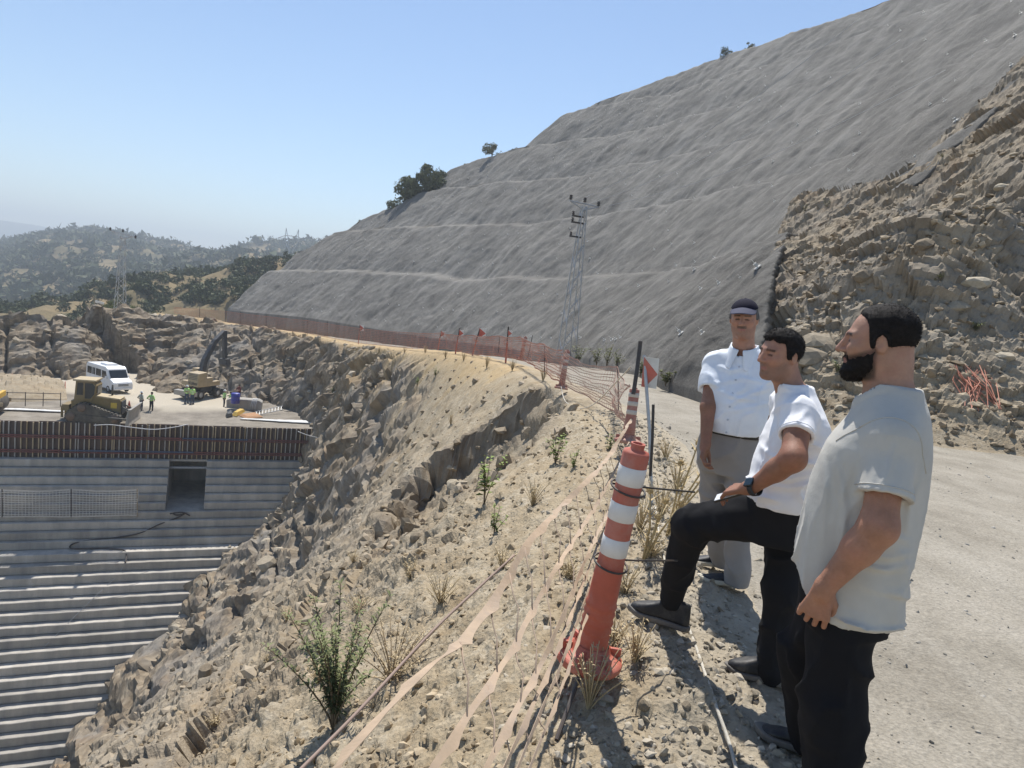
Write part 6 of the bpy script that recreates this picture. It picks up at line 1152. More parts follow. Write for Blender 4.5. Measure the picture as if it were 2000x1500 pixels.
def bulldozer(loc, rz):
    t = thing('bulldozer', 'dusty yellow crawler bulldozer with raised cab and pale steel blade on the dam crest', 'bulldozer', loc, rz)
    for s_ in (1, -1):
        y0, y1 = s_*.72, s_*1.28; out = [(-1.95, .42), (-1.9, .2), (-1.6, .03), (1.35, .03), (1.68, .2), (1.75, .48), (1.55, .72), (1.3, .78), (-.55, 1.42), (-.85, 1.45), (-1.15, 1.36), (-1.72, .85)]; m = MB(); m.prism(out, 'y', min(y0, y1), max(y0, y1)); tr = m.build('track', M_TRK, t, False, .05)
        # shoes around the track
        m = MB(); n = len(out)
        for i in range(n):
            a, b = Vector((out[i][0], 0, out[i][1])), Vector((out[(i+1) % n][0], 0, out[(i+1) % n][1])); k = max(1, int((b-a).length/.22)); d_ = (b-a).normalized(); nrm = Vector((d_.z, 0, -d_.x)); rt = Matrix((d_, Vector((0, 1, 0)), nrm)).transposed()
            for j in range(k): m.box(a+(b-a)*((j+.5)/k)+nrm*.03+Vector((0, (y0+y1)/2, 0)), (.17, .58, .07), rt)
        x = m.build('track_shoes', M_TRK, t); x.parent = tr; x['kind'] = 'stuff'
        ys = y1+s_*.02
        for (x_, z_, r_) in ((-.85, 1.12, .30), (1.36, .42, .33), (-1.55, .42, .33)):
            m = MB(); m.lathe([(.02, -.05), (r_*.4, -.06), (r_*.5, -.03), (r_, -.03), (r_, .03), (.02, .03)], 20, Matrix.Translation((x_, ys, z_))@Matrix.Rotation(math.pi/2*s_, 4, 'X'), False); x = m.build('track_wheel', simple('hub_brown', (.16, .11, .08), .7, dirt=(.25, .2, .15, .5)), t, True); x.parent = tr
        m = MB(); m.prism([(-1.4, .22), (1.2, .22), (1.2, .5), (-1.0, .62)], 'y', min(ys-.05, ys), max(ys-.05, ys)); x = m.build('track_frame', M_TRK, t); x.parent = tr
        m = MB(); m.tube([(.9, s_*1.42, .5), (2.35, s_*1.42, .42)], .09, 8); m.build('push_arm', M_TRK, t)
    m = MB(); m.prism([(-1.7, .75), (-1.75, 1.55), (-.35, 1.6), (-.35, 1.95), (1.35, 1.8), (1.62, 1.7), (1.62, .55), (1.2, .5), (-1.3, .55)], 'y', -.68, .68); m.build('hull', M_CAT, t, False, .05)
    m = MB(); m.prism([(-.25, 1.9), (1.55, 1.74), (1.58, 1.84), (-.2, 2.02)], 'y', -.62, .62); m.build('hood_top', M_CATL, t, False, .02)
    m = MB(); m.box((1.66, 0, 1.15), (.06, 1.1, .95)); m.build('grille', M_VOG, t)
    for y_ in (.70, -.70): m = MB(); m.box((1.15, y_, 1.32), (.42, .02, .42)); m.build('side_badge', simple('badge_yellow', (.62, .42, .05), .5), t)
    m = MB(); m.prism([(-1.55, 1.55), (-1.45, 3.05), (-.25, 3.05), (-.05, 2.75), (-.1, 2.05), (-.35, 1.55)], 'y', -.72, .72); cab = m.build('cab', M_CAT, t, False, .04)
    m = MB(); m.box((-.85, 0, 3.12), (1.55, 1.66, .14)); x = m.build('cab_roof', M_CATL, t, False, .04)
    for s_ in (1, -1):
        m = MB(); m.prism([(-1.38, 2.0), (-1.32, 2.92), (-.95, 2.92), (-.95, 2.0)], 'y', s_*.725-.008, s_*.725+.008); x = m.build('window', M_GLASS, t); x.parent = cab
        m = MB(); m.prism([(-.82, 1.75), (-.82, 2.92), (-.32, 2.92), (-.16, 2.7), (-.2, 2.1), (-.45, 1.75)], 'y', s_*.725-.008, s_*.725+.008); x = m.build('door_window', M_GLASS, t); x.parent = cab
    m = MB(); m.prism([(-.04, 2.12), (-.04, 2.7), (-.02, 2.7), (-.02, 2.12)], 'y', -.55, .55); x = m.build('windscreen', M_GLASS, t); x.parent = cab
    m = MB(); m.tube([(.75, .35, 1.85), (.75, .35, 2.75)], .07, 10); m.build('exhaust_stack', M_VOG, t, True)
    m = MB(); m.prism([(2.22, .05), (2.5, .0), (2.42, .35), (2.40, .75), (2.52, 1.2), (2.60, 1.28), (2.40, 1.25), (2.28, .8), (2.26, .35)], 'y', -1.75, 1.75); bl = m.build('blade', M_BLADE, t, False, .01)
    m = MB(); m.box((2.3, 0, .7), (.2, .9, .6)); x = m.build('blade_bracket', M_TRK, t)
    for s_ in (1, -1): m = MB(); m.tube([(1.5, s_*.45, 1.3), (2.3, s_*.5, .85)], .06, 8); m.build('lift_cylinder', M_TRK, t, True)
    m = MB(); m.box((-2.1, 0, .95), (.5, 1.3, .5)); m.box((-2.4, .4, .6), (.16, .1, .9)); m.box((-2.4, -.4, .6), (.16, .1, .9)); m.build('ripper', M_CAT, t, False, .03); return t
zp = PAD+.03; q = (G(122, 818, zp)+G(258, 826, zp))/2; bulldozer((float(q[0])-.1, float(q[1])+.35, zp), math.atan2(.384, .923)-.12)
def excavator(loc, rz):
    t = thing('wheeled_excavator', 'wheeled excavator with a raised dark boom and sand coloured counterweight', 'excavator', loc, rz)
    m = MB(); m.box((0, 0, .95), (3.6, 1.1, .5)); m.box((0, 0, 1.25), (1.2, 1.2, .2)); m.build('chassis', M_VOG, t, False, .04)
    for x_ in (1.35, -1.35):
        for s_ in (1, -1): wheel(t, (x_, s_*1.0, .55), .55, .5)
    m = MB(); m.box((2.25, 0, .55), (.25, 2.4, .7)); m.build('dozer_blade', M_VOG, t, False, .03); m = MB(); m.box((-2.3, 0, .7), (.7, 2.5, .55)); m.build('outrigger', M_BLADE, t, False, .03)
    m = MB(); m.box((0, .0, 1.65), (3.2, 2.4, .5)); dk = m.build('deck', M_VOY, t, False, .06)
    m = MB(); m.prism([(-2.0, 1.45), (-1.95, 2.95), (-.6, 3.05), (-.6, 1.45)], 'y', -1.3, .1); cw = m.build('counterweight', M_VOY, t, False, .1)
    for k in range(4):
        m = MB(); m.box((-1.99, -.6, 2.78-.17*k), (.03, 1.1, .05)); x = m.build('vent_slot', M_VOG, t); x.parent = cw
    cu = bpy.data.curves.new('lettering', 'FONT'); cu.body = 'Volvo'; cu.size = .5; cu.extrude = .01; cu.align_x = 'CENTER'; fo = bpy.data.objects.new('lettering_tmp', cu); COL.objects.link(fo); bpy.context.view_layer.update(); me = bpy.data.meshes.new_from_object(fo); bpy.data.objects.remove(fo); lo_ = bpy.data.objects.new('lettering', me); COL.objects.link(lo_); me.materials.append(M_VOG); lo_.parent = cw; lo_.location = (-2.035, -.6, 1.66); lo_.rotation_euler = (math.pi/2, 0, -math.pi/2)
    m = MB(); m.prism([(.1, 1.9), (.0, 3.15), (1.05, 3.15), (1.45, 2.5), (1.5, 1.9)], 'y', .6, 1.3); cab = m.build('cab', M_VOY, t, False, .06)
    for s_, y_ in ((1, 1.305), (-1, .595)): m = MB(); m.prism([(.2, 2.15), (.15, 3.0), (.98, 3.0), (1.3, 2.5), (1.32, 2.15)], 'y', y_-.008, y_+.008); x = m.build('window', M_GLASS, t); x.parent = cab
    m = MB(); m.box((-.2, -.75, 2.1), (1.4, .8, .5)); m.build('engine_cover', M_VOY, t, False, .05)
    def beam(nm, pts, w_, hgt):
        m = MB()
        for i in range(len(pts)-1):
            a, b = Vector(pts[i]), Vector(pts[i+1]); d_ = (b-a); rt = d_.to_track_quat('X', 'Z').to_matrix(); m.box((a+b)/2, (d_.length+.12, w_, hgt[i]), rt)
        return m.build(nm, M_VOG, t, False, .04)
    bm_ = beam('boom', [(.2, .3, 1.8), (.7, .3, 4.1), (2.2, .3, 6.2), (3.6, .3, 7.2)], .46, (.62, .58, .46)); ar = beam('stick', [(3.7, .3, 7.3), (4.0, .3, 4.1)], .36, (.5,)); m = MB(); m.tube([(1.1, .3, 2.2), (1.5, .3, 4.6)], .09, 8); m.tube([(1.5, .3, 5.9), (3.6, .3, 6.6)], .08, 8); m.build('hydraulic_ram', M_BLADE, t, True); m = MB(); m.prism([(3.6, 4.1), (4.3, 4.1), (4.5, 3.5), (4.0, 3.1), (3.6, 3.4)], 'y', -.2, .8); m.build('bucket', M_VOG, t, False, .03); return t
q = G(372, 780, zp); ex = excavator((float(q[0])+.2, float(q[1])+1.6, zp), math.radians(74)); ex.scale = (.86, .86, .86)
def minibus(loc, rz):
    t = thing('minibus', 'white high-roof minibus parked on the dirt track below the rock cut', 'minibus', loc, rz); prof = [(-2.75, .38), (-2.8, 1.2), (-2.72, 2.35), (-2.5, 2.52), (1.15, 2.52), (1.45, 2.35), (2.0, 1.45), (2.65, 1.2), (2.8, .95), (2.82, .45), (2.6, .34), (-2.6, .34)]; m = MB(); m.prism(prof, 'y', -.97, .97); bd = m.build('body', M_VAN, t, False, .11)
    for s_ in (1, -1):
        y_ = s_*.975
        for a, b, c, d_ in ((-2.45, -1.55, 1.42, 2.12), (-1.42, -1.18, 1.42, 2.12), (-1.1, -.86, 1.42, 2.12), (-.7, .3, 1.42, 2.12)): m = MB(); m.prism([(a, c), (b, c), (b, d_), (a, d_)], 'y', y_-.01, y_+.01); x = m.build('side_window', M_GLASS, t); x.parent = bd
        m = MB(); m.prism([(.5, 1.38), (1.55, 1.38), (1.25, 2.08), (.5, 2.1)], 'y', y_-.01, y_+.01); x = m.build('door_window', M_GLASS, t); x.parent = bd
        for x_ in (1.75, -1.65): wheel(t, (x_, s_*.86, .36), .36, .24)
        m = MB(); m.box((1.55, s_*1.1, 1.5), (.12, .18, .3)); m.build('wing_mirror', M_VAN, t, False, .03); m = MB(); m.box((2.72, s_*.68, .98), (.18, .4, .22)); m.build('headlight', simple('lamp_glass', (.7, .72, .74), .15), t, False, .03)
    m = MB(); m.prism([(1.52, 2.2), (2.0, 1.5), (2.03, 1.52), (1.55, 2.22)], 'y', -.84, .84); x = m.build('windscreen', M_GLASS, t); x.parent = bd
    for z_ in (.95, .82): m = MB(); m.box((2.80, 0, z_), (.05, 1.0, .07)); m.build('grille_bar', M_VOG, t)
    m = MB(); m.box((2.82, 0, .5), (.12, 1.75, .22)); m.build('bumper', M_VAN, t, False, .04); m = MB(); m.box((2.89, 0, .55), (.02, .5, .11)); m.build('number_plate', simple('plate_pale', (.7, .7, .7), .5), t); m = MB(); m.box((-.1, 0, 2.60), (1.3, 1.2, .2), None, .85); m.build('roof_unit', M_VAN, t, False, .05); return t
q = G(205, 766, zp); vb = minibus((float(q[0])-.6, float(q[1])+1.6, zp), math.radians(-33)); vb.scale = (.92, .92, .92)
# ------------------------------------------------------------------ site workers
M_HIVIS = simple('hi_vis', (.42, .68, .22), .8, var=.1, sc=6); M_PSHIRT = simple('pale_workshirt', (.42, .43, .36), .9); M_JEAN = simple('work_jeans', (.045, .06, .10), .9); M_DKT = simple('dark_trouser', (.03, .032, .04), .9); M_HELM = simple('helmet_white', (.7, .7, .68), .4); M_TAR = simple('dark_red_shirt', (.13, .03, .03), .9)
def worker(px, py, label, face, top, trous, pose='hips', helm=True, h=1.68, dz=0., vest=True):
    q = G(px, py, PAD+.02+dz); root = thing('person', label, 'person', tuple(map(float, q)), 0, 'site workers on the dam crest'); a = math.radians(face); f = np.array([math.cos(a), math.sin(a), 0]); l = np.array([-math.sin(a), math.cos(a), 0]); k = h/1.75; up = np.array([0, 0, 1.]); o = q
    def W(u, v, z): return (o+(f*u+l*v)*k+up*z*k).astype(np.float32)
    arms = {'hips': [(.22, -.02, 1.42, .40, -.08, 1.14, .20, .08, 1.0)], 'down': [(.21, 0, 1.42, .26, -.02, 1.12, .25, .06, .86)], 'fold': [(.21, 0, 1.42, .26, .02, 1.14, .06, .24, 1.18)], 'reach': [(.21, 0, 1.42, .26, .16, 1.2, .2, .4, 1.2)]}[pose][0]
    def legs(p):
        d = el(p, W(0, 0, .93), (.16*k, .14*k, .14*k))
        for s_ in (1, -1): d = smin(d, smin(rc(p, W(0, s_*.09, .9), W(.02, s_*.12, .5), .092*k, .07*k), rc(p, W(.02, s_*.12, .5), W(-.01, s_*.14, .06), .07*k, .055*k), .04), .04)
        return np.maximum(d, o[2]+.02-p[:, 2])
    def tops(p):
        d = smin(rc(p, W(0, 0, 1.0), W(0, 0, 1.3), .15*k, .165*k), rc(p, W(0, -.13, 1.40), W(0, .13, 1.40), .085*k, .085*k), .08)
        for s_ in (1, -1): d = smin(d, rc(p, W(0, s_*.19, 1.42), W(arms[4], s_*arms[3], arms[5]), .062*k, .055*k), .03)
        return np.maximum(d, W(0, 0, .95)[2]-p[:, 2])
    def body(p):
        d = el(p, W(.02, 0, 1.62), (.085*k, .085*k, .115*k)); d = smin(d, el(p, W(.08, 0, 1.58), (.04*k, .04*k, .06*k)), .03); d = smin(d, rc(p, W(0, 0, 1.55), W(0, 0, 1.2), .055*k, .1*k), .03)
        for s_ in (1, -1): d = smin(d, smin(rc(p, W(0, s_*.15, 1.40), W(arms[4], s_*arms[3], arms[5]), .04*k, .042*k), smin(rc(p, W(arms[4], s_*arms[3], arms[5]), W(arms[7], s_*arms[6], arms[8]), .043*k, .032*k), el(p, W(arms[7]+.02, s_*arms[6], arms[8]-.03), (.045*k, .045*k, .055*k)), .02), .02), .03)
        return d
    lo = o-np.array([.6, .6, .05]); hi = o+np.array([.6, .6, 1.9]); mesh_sdf('body', body, lo, hi, .026, M_SKIN, root, lambda p: np.tile(SKIN*.8, (len(p), 1))); mesh_sdf('shirt', tops, lo, hi, .026, top, root); mesh_sdf('trousers', legs, lo, hi, .026, trous, root)
    for s_ in (1, -1):
        m = MB(); c = Vector(W(.06, s_*.14, .045)-o); m.box(c, (.28*k, .11*k, .09*k), Matrix.Rotation(a, 3, 'Z')); m.build('shoe', M_DKT, root, False, .02)
    if vest:
        for z_ in (1.12, 1.27):
            m = MB(); c = Vector(W(0, 0, z_)-o); m.lathe([(.172*k, -.025), (.176*k, 0), (.172*k, .025)], 16, Matrix.Translation(c), False); m.build('reflective_band', simple('reflector', (.6, .62, .58), .3), root, True)
    m = MB(); c = Vector(W(.015, 0, 1.66)-o)
    if helm: m.lathe([(.145*k, -.005), (.115*k, .005), (.11*k, .06), (.075*k, .105), (.01, .12)], 16, Matrix.Translation(c), False); m.build('helmet', M_HELM, root, True)
    else: m.lathe([(.098*k, -.03), (.1*k, .03), (.075*k, .075), (.01, .085)], 14, Matrix.Translation(c), False); m.build('hair', M_HAIR, root, True)
worker(275, 803, 'worker in a pale shirt and white helmet, hands on hips, beside the bulldozer blade', 60, M_PSHIRT, M_JEAN, 'hips', True, vest=False)
worker(295, 804, 'worker in a green vest, hands on hips, next to the worker in the pale shirt', 75, M_HIVIS, M_DKT, 'hips', False)
worker(364, 788, 'worker in a green vest standing at the back of the excavator, arms folded', -40, M_HIVIS, M_JEAN, 'fold', True)
worker(375, 790, 'worker in a green vest turned towards his mate at the excavator', 150, M_HIVIS, M_JEAN, 'down', False)
worker(437, 797, 'worker in a green vest with dark trousers standing by the grey tank', 20, M_HIVIS, M_DKT, 'down', True)
worker(449, 797, 'worker in a green vest bent close to the blue barrel', 10, M_HIVIS, M_DKT, 'reach', False, 1.5)
worker(466, 785, 'worker in a dark red shirt behind the blue barrel', -120, M_TAR, M_DKT, 'reach', False, 1.7, .15, False)
# ------------------------------------------------------------------ site clutter
def site(px, py, dz=0.): return G(px, py, PAD+.05+dz)
q = site(478, 800); tk = thing('concrete_tank', 'grey concrete tank with pale hoses hung over its side', 'tank', tuple(map(float, q)), .3); m = MB(); m.prism([(-1.5, 0), (-1.55, .9), (-1.2, 1.05), (1.2, 1.0), (1.5, .85), (1.45, 0)], 'y', -.6, .6); m.build('body', M_CONC, tk, False, .08)
for k in range(4): m = MB(); m.tube([(.6+.13*k, -.68, .05), (.55+.13*k, -.7, .6), (.65+.12*k, -.55, 1.06), (.7+.12*k, .0, 1.08)], .04, 8); m.build('hose', simple('hose_pale', (.5, .5, .5), .6), tk, True)
q = site(461, 787, .75); m = MB(); m.lathe([(.28, 0), (.30, .03), (.30, .27), (.315, .3), (.30, .33), (.30, .57), (.315, .6), (.30, .63), (.30, .88), (.27, .92), (.05, .93)], 20); b = m.build('barrel', simple('barrel_blue', (.05, .055, .30), .4), None, True); b.location = tuple(map(float, q+np.array([0, -.2, 0]))); b.scale = (1.25, 1.25, 1.0); tag(b, 'blue plastic barrel standing on the grey tank', 'barrel')
q0, q1 = site(497, 812), site(552, 800, .35); ld = thing('ladder', 'metal ladder lying on the rocks at the end of the crest', 'ladder', tuple(map(float, q0))); dv = Vector(q1-q0); wv = Vector((-.15, .45, .25))
for s_ in (0, 1): m = MB(); m.tube([wv*s_, dv+wv*s_], .035, 6); m.build('rail', M_GALV, ld)
for k in range(9): m = MB(); c = dv*((k+.5)/9); m.tube([c, c+wv], .022, 6); m.build('rung', M_GALV, ld)
for (pts, h_, mat, nm, lab, cat) in [([(452, 812), (468, 803), (480, 806), (462, 814)], .35, simple('tarp_yellow', (.55, .37, .08), .7), 'yellow_board', 'yellow board propped among the rubble on the crest', 'board'), ([(466, 812), (500, 806), (515, 815), (480, 818)], .18, simple('tarp_orange', (.36, .19, .09), .8), 'orange_tarp', 'orange brown tarpaulin heap beside the yellow board', 'tarpaulin'), ([(440, 812), (452, 808), (455, 814), (443, 816)], .4, simple('dark_box', (.05, .05, .05), .7), 'tool_box', 'dark tool box beside the yellow board', 'box')]:
    P_ = [site(x, y) for x, y in pts]; c = sum(P_)/4; m = MB(); vs = [Vector(p_-c) for p_ in P_]; vs += [Vector((p_-c)*.7)+Vector((0, 0, h_*rnd.uniform(.7, 1.1))) for p_ in P_]; m.add(vs, [(3, 2, 1, 0), (4, 5, 6, 7), (0, 1, 5, 4), (1, 2, 6, 5), (2, 3, 7, 6), (3, 0, 4, 7)]); o = m.build(nm, mat, None, False, .05); o.location = tuple(c); tag(o, lab, cat)
def strip(nm, lab, pix, w_, mat, dz=.09):
    P_ = np.array([site(x, y, dz) for x, y in pix]); n = 40; t = np.linspace(0, len(P_)-1, n); c = np.stack([np.interp(t, np.arange(len(P_)), P_[:, i]) for i in range(3)], -1); wv = np.interp(t, np.linspace(0, len(P_)-1, len(w_)), w_); V = []
    for i in range(n): e = DN*wv[i]/2*(1+.2*vn(np.array([i*.7]), np.array([0.]), seed=3)[0]); V += [c[i]+np.array([e[0], e[1], .0]), c[i]-np.array([e[0], e[1], 0])]
    V = np.array(V); b_ = V[0].copy(); o = mesh_np(nm, V-b_, np.array([(2*i, 2*i+2, 2*i+3, 2*i+1) for i in range(n-1)]), mat, True); o.location = tuple(b_); md = o.modifiers.new('t', 'SOLIDIFY'); md.thickness = .02; return tag(o, lab, 'sheet')
strip('white_membrane', 'white membrane strip along the back of the fresh concrete layer', [(470, 817), (540, 821), (610, 824), (650, 833)], (.3, .7, 1.2, 2.6), simple('membrane', (.62, .62, .61), .7), .07)
strip('pale_layer_edge', 'pale strip at the edge of the fresh layer behind the bulldozer', [(-40, 797), (40, 799), (125, 803)], (.5, .6, .5), simple('membrane', (.62, .62, .61), .7), .07)
def small_post(px, py, h_px, lab, k):
    q = site(px, py); dd_ = ray_dist(q); m = MB(); m.lathe([(.09, 0), (.09, .03), (.045, .06), (.04, h_px*dd_/FPX), (.0, h_px*dd_/FPX+.01)], 10); o = m.build('track_marker', M_RED, None, True); o.location = tuple(map(float, q)); tag(o, lab, 'post', 'red posts along the dirt track')
for k, (px, py, h_) in enumerate([(24, 742, 12), (71, 748, 13), (127, 758, 13)]): small_post(px, py, h_, ['red track post nearest the end of the rock cut', 'red track post between two others on the spoil bank', 'red track post next to the bulldozer cab'][k], k)
q = site(252, 797); cn = thing('traffic_cone', 'small traffic cone beside the bulldozer blade', 'cone', tuple(map(float, q))); m = MB(); m.lathe([(.16, .03), (.03, .62), (.0, .63)], 14); m.build('cone_body', M_RED, cn, True); m = MB(); m.box((0, 0, .015), (.38, .38, .03)); m.build('cone_base', M_STEEL, cn)
# pipe railing at the back of the crest
ra, rb_ = site(-60, 793), site(118, 794); rl = thing('pipe_railing', 'rusty scaffold pipe railing in front of the spoil bank', 'railing', tuple(map(float, ra))); dv = Vector(rb_-ra)
for k in range(6): m = MB(); c = dv*(k/5); m.tube([c, c+Vector((0, 0, 1.15))], .03, 6); m.build('railing_post', M_STEEL, rl)
for z_ in (.55, 1.05): m = MB(); m.tube([Vector((0, 0, z_)), dv*.5+Vector((0, 0, z_+.04)), dv+Vector((0, 0, z_))], .028, 6); m.build('rail', M_STEEL, rl)
# road roller at the left edge of the view
q = site(-16, 806); rr0 = thing('road_roller', 'yellow road roller at the end of the crest', 'roller', tuple(map(float, q)), math.atan2(.384, .923)); 
m = MB(); m.lathe([(.05, -1.0), (.72, -1.0), (.75, -.97), (.75, .97), (.72, 1.0), (.05, 1.0)], 28, Matrix.Translation((.1, 0, .75))@Matrix.Rotation(math.pi/2, 4, 'X')); m.build('drum', M_TRK, rr0, True); m = MB(); m.box((-.9, 0, 1.1), (1.2, 1.5, .7)); m.box((.1, 1.08, .85), (1.7, .08, .3)); m.box((.1, -1.08, .85), (1.7, .08, .3)); m.build('frame', M_VOY, rr0, False, .05); m = MB(); m.box((-2.6, 0, 1.5), (1.9, 1.5, 1.0)); m.build('engine_hood', M_VOY, rr0, False, .08); m = MB(); m.box((-1.4, 0, 2.2), (1.0, 1.4, 1.5)); m.build('cab', M_GLASS, rr0, False, .08); m = MB(); m.box((.55, 0, 1.35), (.25, 1.6, .55)); m.build('front_beam', simple('roller_yellow', (.62, .38, .05), .5), rr0, False, .04)
for s_ in (1, -1): wheel(rr0, (-2.7, s_*.85, .7), .7, .5)
# safety net and posts on the dam face, hose, cables, leaning plank
def face(px, py, o): 
    d = ray(px, py); t = ((DFL+DN*o)@DN)/(d[:2]@DN); return _C+d*t
ONET = O_UP+TUP*6+.12
net('safety_net', 'grey safety net strung along a ledge of the dam face', [(face(-40, 1010, ONET), face(-40, 952, ONET)), (face(4, 1009, ONET), face(4, 957, ONET)), (face(139, 1009, ONET), face(139, 956, ONET)), (face(268, 1006, ONET), face(270, 957, ONET))], 12, .20, .04, simple('net_grey', (.55, .53, .49), .8), .12, 9, None)
for k, px in enumerate((4, 139, 268)): rod('net_pole', face(px, 1010, ONET), face(px, 955, ONET), .035, M_STEEL if k < 2 else simple('pole_wood', (.35, .27, .18), .8), ['dark pole at the left end of the dam safety net', 'dark pole in the middle of the dam safety net', 'wooden pole ending the dam safety net near the doorway'][k], 'poles of the dam safety net', 'pole')
rod('leaning_plank', face(604, 918, 1.5), face(600, 883, 1.3), .07, simple('pole_wood', (.35, .27, .18), .8), 'short wooden plank leaning on the dam beside the rock contact', None, 'plank')
def fo(z): return float(dam_off(z))+.08
def fpt(px, py):
    o_ = 1.
    for _ in range(12): q = face(px, py, o_); o_ = .5*o_+.5*fo(q[2])
    return q
cord('black_hose', 'black hose snaking down the dam steps from the doorway', [fpt(362, 1003), fpt(345, 1012), fpt(310, 1024), fpt(275, 1042), fpt(225, 1051), fpt(170, 1055), fpt(140, 1062), fpt(134, 1070), fpt(150, 1073), fpt(200, 1071), fpt(245, 1073), fpt(247, 1086), fpt(245, 1100)], .05, M_STEEL, 'hose'); cord('hose_coil', 'coil of black hose on the doorway sill', [fpt(330, 1004), fpt(350, 999), fpt(362, 1003), fpt(345, 1007), fpt(335, 1002), fpt(358, 1000), fpt(372, 1008)], .05, M_STEEL, 'hose')
cord('steel_cable', 'thin pale cable hanging diagonally over the dam steps', [fpt(246, 1088), fpt(235, 1120), fpt(180, 1170), fpt(120, 1230), fpt(60, 1290), fpt(-10, 1350)], .02, M_GALV, 'cable')
cord('white_hose', 'pale hose draped along the top of the formwork', [D(180, 831, 50.5), D(215, 829, 51), D(250, 834, 51.4), D(300, 840, 52), D(345, 834, 53), D(370, 828, 54)], .035, simple('hose_pale', (.5, .5, .5), .6), 'hose'); cord('slack_cable', 'thin slack cable at the rock end of the formwork', [D(580, 842, 55), D(600, 850, 55), D(625, 856, 55.5), D(650, 852, 56)], .03, simple('hose_pale', (.5, .5, .5), .6), 'cable')
# ------------------------------------------------------------------ power poles
def lattice(t, base_w, top_w, H_, nb, nm='leg'):
    def cor(z, i): w_ = base_w+(top_w-base_w)*z/H_; sx, sy = ((1, 1), (1, -1), (-1, -1), (-1, 1))[i]; return Vector((sx*w_/2, sy*w_/2, z))
    for i in range(4): m = MB(); m.tube([cor(-.3, i), cor(H_, i)], .038, 5); m.build('leg', M_GALV, t)
    zs = [H_*(1-(1-k/nb)**1.25) for k in range(nb+1)]
    for i in range(4):
        for k in range(nb):
            m = MB(); a, b = cor(zs[k], i), cor(zs[k+1], (i+1) % 4)
            if k % 2: a, b = cor(zs[k], (i+1) % 4), cor(zs[k+1], i)
            m.tube([a, b], .026, 4); m.build('brace', M_GALV, t)
def pole1():
    b = D(1106, 692, 46); tp = D(1143, 408, 46); t = thing('lattice_pole', 'steel lattice power pole standing at the foot of the grey slope', 'power pole', tuple(map(float, b)), .35); H_ = float(tp[2]-b[2]); lattice(t, .95, .28, H_, 12)
    for s_, z_ in ((-1, .12), (0, .1), (1, 0)):
        m = MB(); m.lathe([(.05, 0), (.13, .05), (.06, .1), (.14, .16), (.06, .2), (.12, .26), (.03, .32)], 10, Matrix.Translation((s_*1.0, 0, H_+.15+z_)), False); m.build('insulator', M_STEEL, t, True)
    m = MB(); m.tube([(-1.05, 0, H_+.2), (0, 0, H_-.25), (1.05, 0, H_+.1)], .05, 6); m.tube([(-1.05, 0, H_+.2), (1.05, 0, H_+.1)], .04, 6); m.build('cross_arm', M_GALV, t)
    for z_ in (-.7, -1.1, -2.0): m = MB(); m.box((-.35, 0, H_+z_), (.85, .12, .1)); m.lathe([(.05, 0), (.1, .08), (.05, .16), (.1, .22)], 8, Matrix.Translation((-.7, 0, H_+z_+.05)), False); m.build('switch_gear', M_STEEL, t)
    return b, H_
pb, pH = pole1()
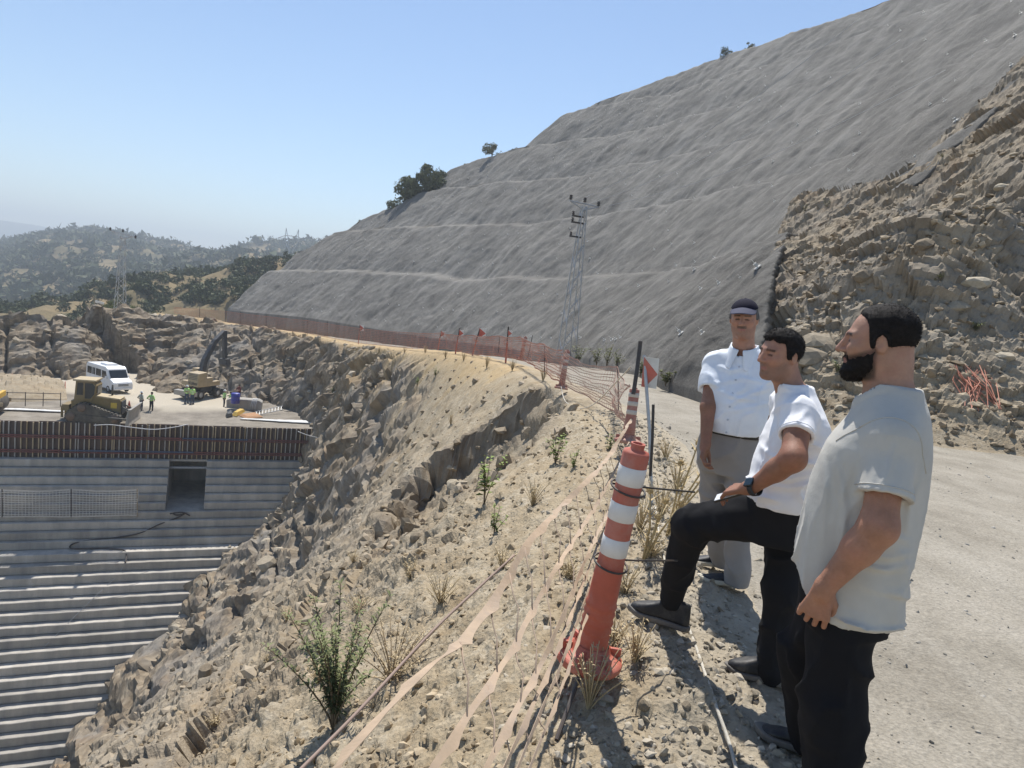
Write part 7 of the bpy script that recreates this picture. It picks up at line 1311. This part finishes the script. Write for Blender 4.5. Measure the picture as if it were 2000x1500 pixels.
def pole2():
    b = D(234, 614, 90); tp = D(240, 462, 90); t = thing('lattice_pole', 'slim steel lattice power pole on top of the far rock cut', 'power pole', tuple(map(float, b)), .2); H_ = float(tp[2]-b[2]); lattice(t, 1.15, .45, H_, 12); m = MB(); m.tube([(-1.45, 0, H_+.55), (1.5, 0, H_+.05)], .07, 6); m.tube([(-1.2, 0, H_+.5), (0, 0, H_-.3), (1.2, 0, H_+.1)], .05, 6); m.build('cross_arm', M_GALV, t)
    for x_, z_ in ((-1.5, .55), (0, .5), (1.5, -.1)): m = MB(); m.lathe([(.06, 0), (.16, .08), (.07, .16), (.16, .24), (.05, .42)], 10, Matrix.Translation((x_, 0, H_+z_)), False); m.build('insulator', M_STEEL, t, True)
pole2()
def tower():
    d_ = 420; b = D(566, 520, d_); t = thing('transmission_tower', 'distant high voltage tower with twin peaks on the ridge', 'power tower', tuple(map(float, b))); k = d_/FPX
    H_ = 66*k
    for s_ in (-1, 1):
        m = MB(); m.tube([(s_*4*k, 0, 0), (s_*3*k, 0, 28*k), (s_*13*k, 0, 48*k), (s_*12*k, 0, 72*k)], .22, 5); m.tube([(s_*3*k, 0, 28*k), (s_*7*k, 0, 52*k), (s_*12*k, 0, 72*k)], .18, 5); m.tube([(s_*7*k, 0, 52*k), (s_*13*k, 0, 48*k)], .14, 4); m.build('mast', M_GALV, t)
    m = MB(); m.tube([(-26*k, 0, 52*k), (-12*k, 0, 58*k), (12*k, 0, 58*k), (26*k, 0, 52*k)], .2, 5); m.tube([(-26*k, 0, 52*k), (26*k, 0, 52*k)], .16, 5); m.build('cross_arm', M_GALV, t)
tower()
for k, (px, py, ex_, ey_) in enumerate([(1119, 396, 1690, 28), (1146, 400, 1770, 70), (1175, 405, 1860, 130)]):
    a = D(px, py, 46); b = D(ex_, ey_, 31); P_ = [a*(1-t)+b*t-np.array([0, 0, 1.0*math.sin(math.pi*t)*.9]) for t in np.linspace(0, 1, 9)]; cord('power_line', ['power line from the first insulator of the lattice pole climbing the slope', 'power line from the middle insulator of the lattice pole climbing the slope', 'power line from the last insulator of the lattice pole climbing the slope'][k], P_, .012, M_GALV, 'wire', 'power lines up the slope')
q = D(187, 622, 88); q1 = D(193, 592, 88); ls = thing('leaning_sign', 'leaning dark post with a board on top of the rock cut', 'sign', tuple(map(float, q))); dv = Vector(q1-q); m = MB(); m.box(dv/2, (.28, .12, dv.length), dv.to_track_quat('Z', 'Y').to_matrix()); m.build('post', M_STEEL, ls); m = MB(); m.box(dv+Vector((.1, 0, .1)), (1.1, .1, .28), Matrix.Rotation(.15, 3, 'Y')); m.build('board', simple('plate_white', (.62, .62, .60), .5), ls)
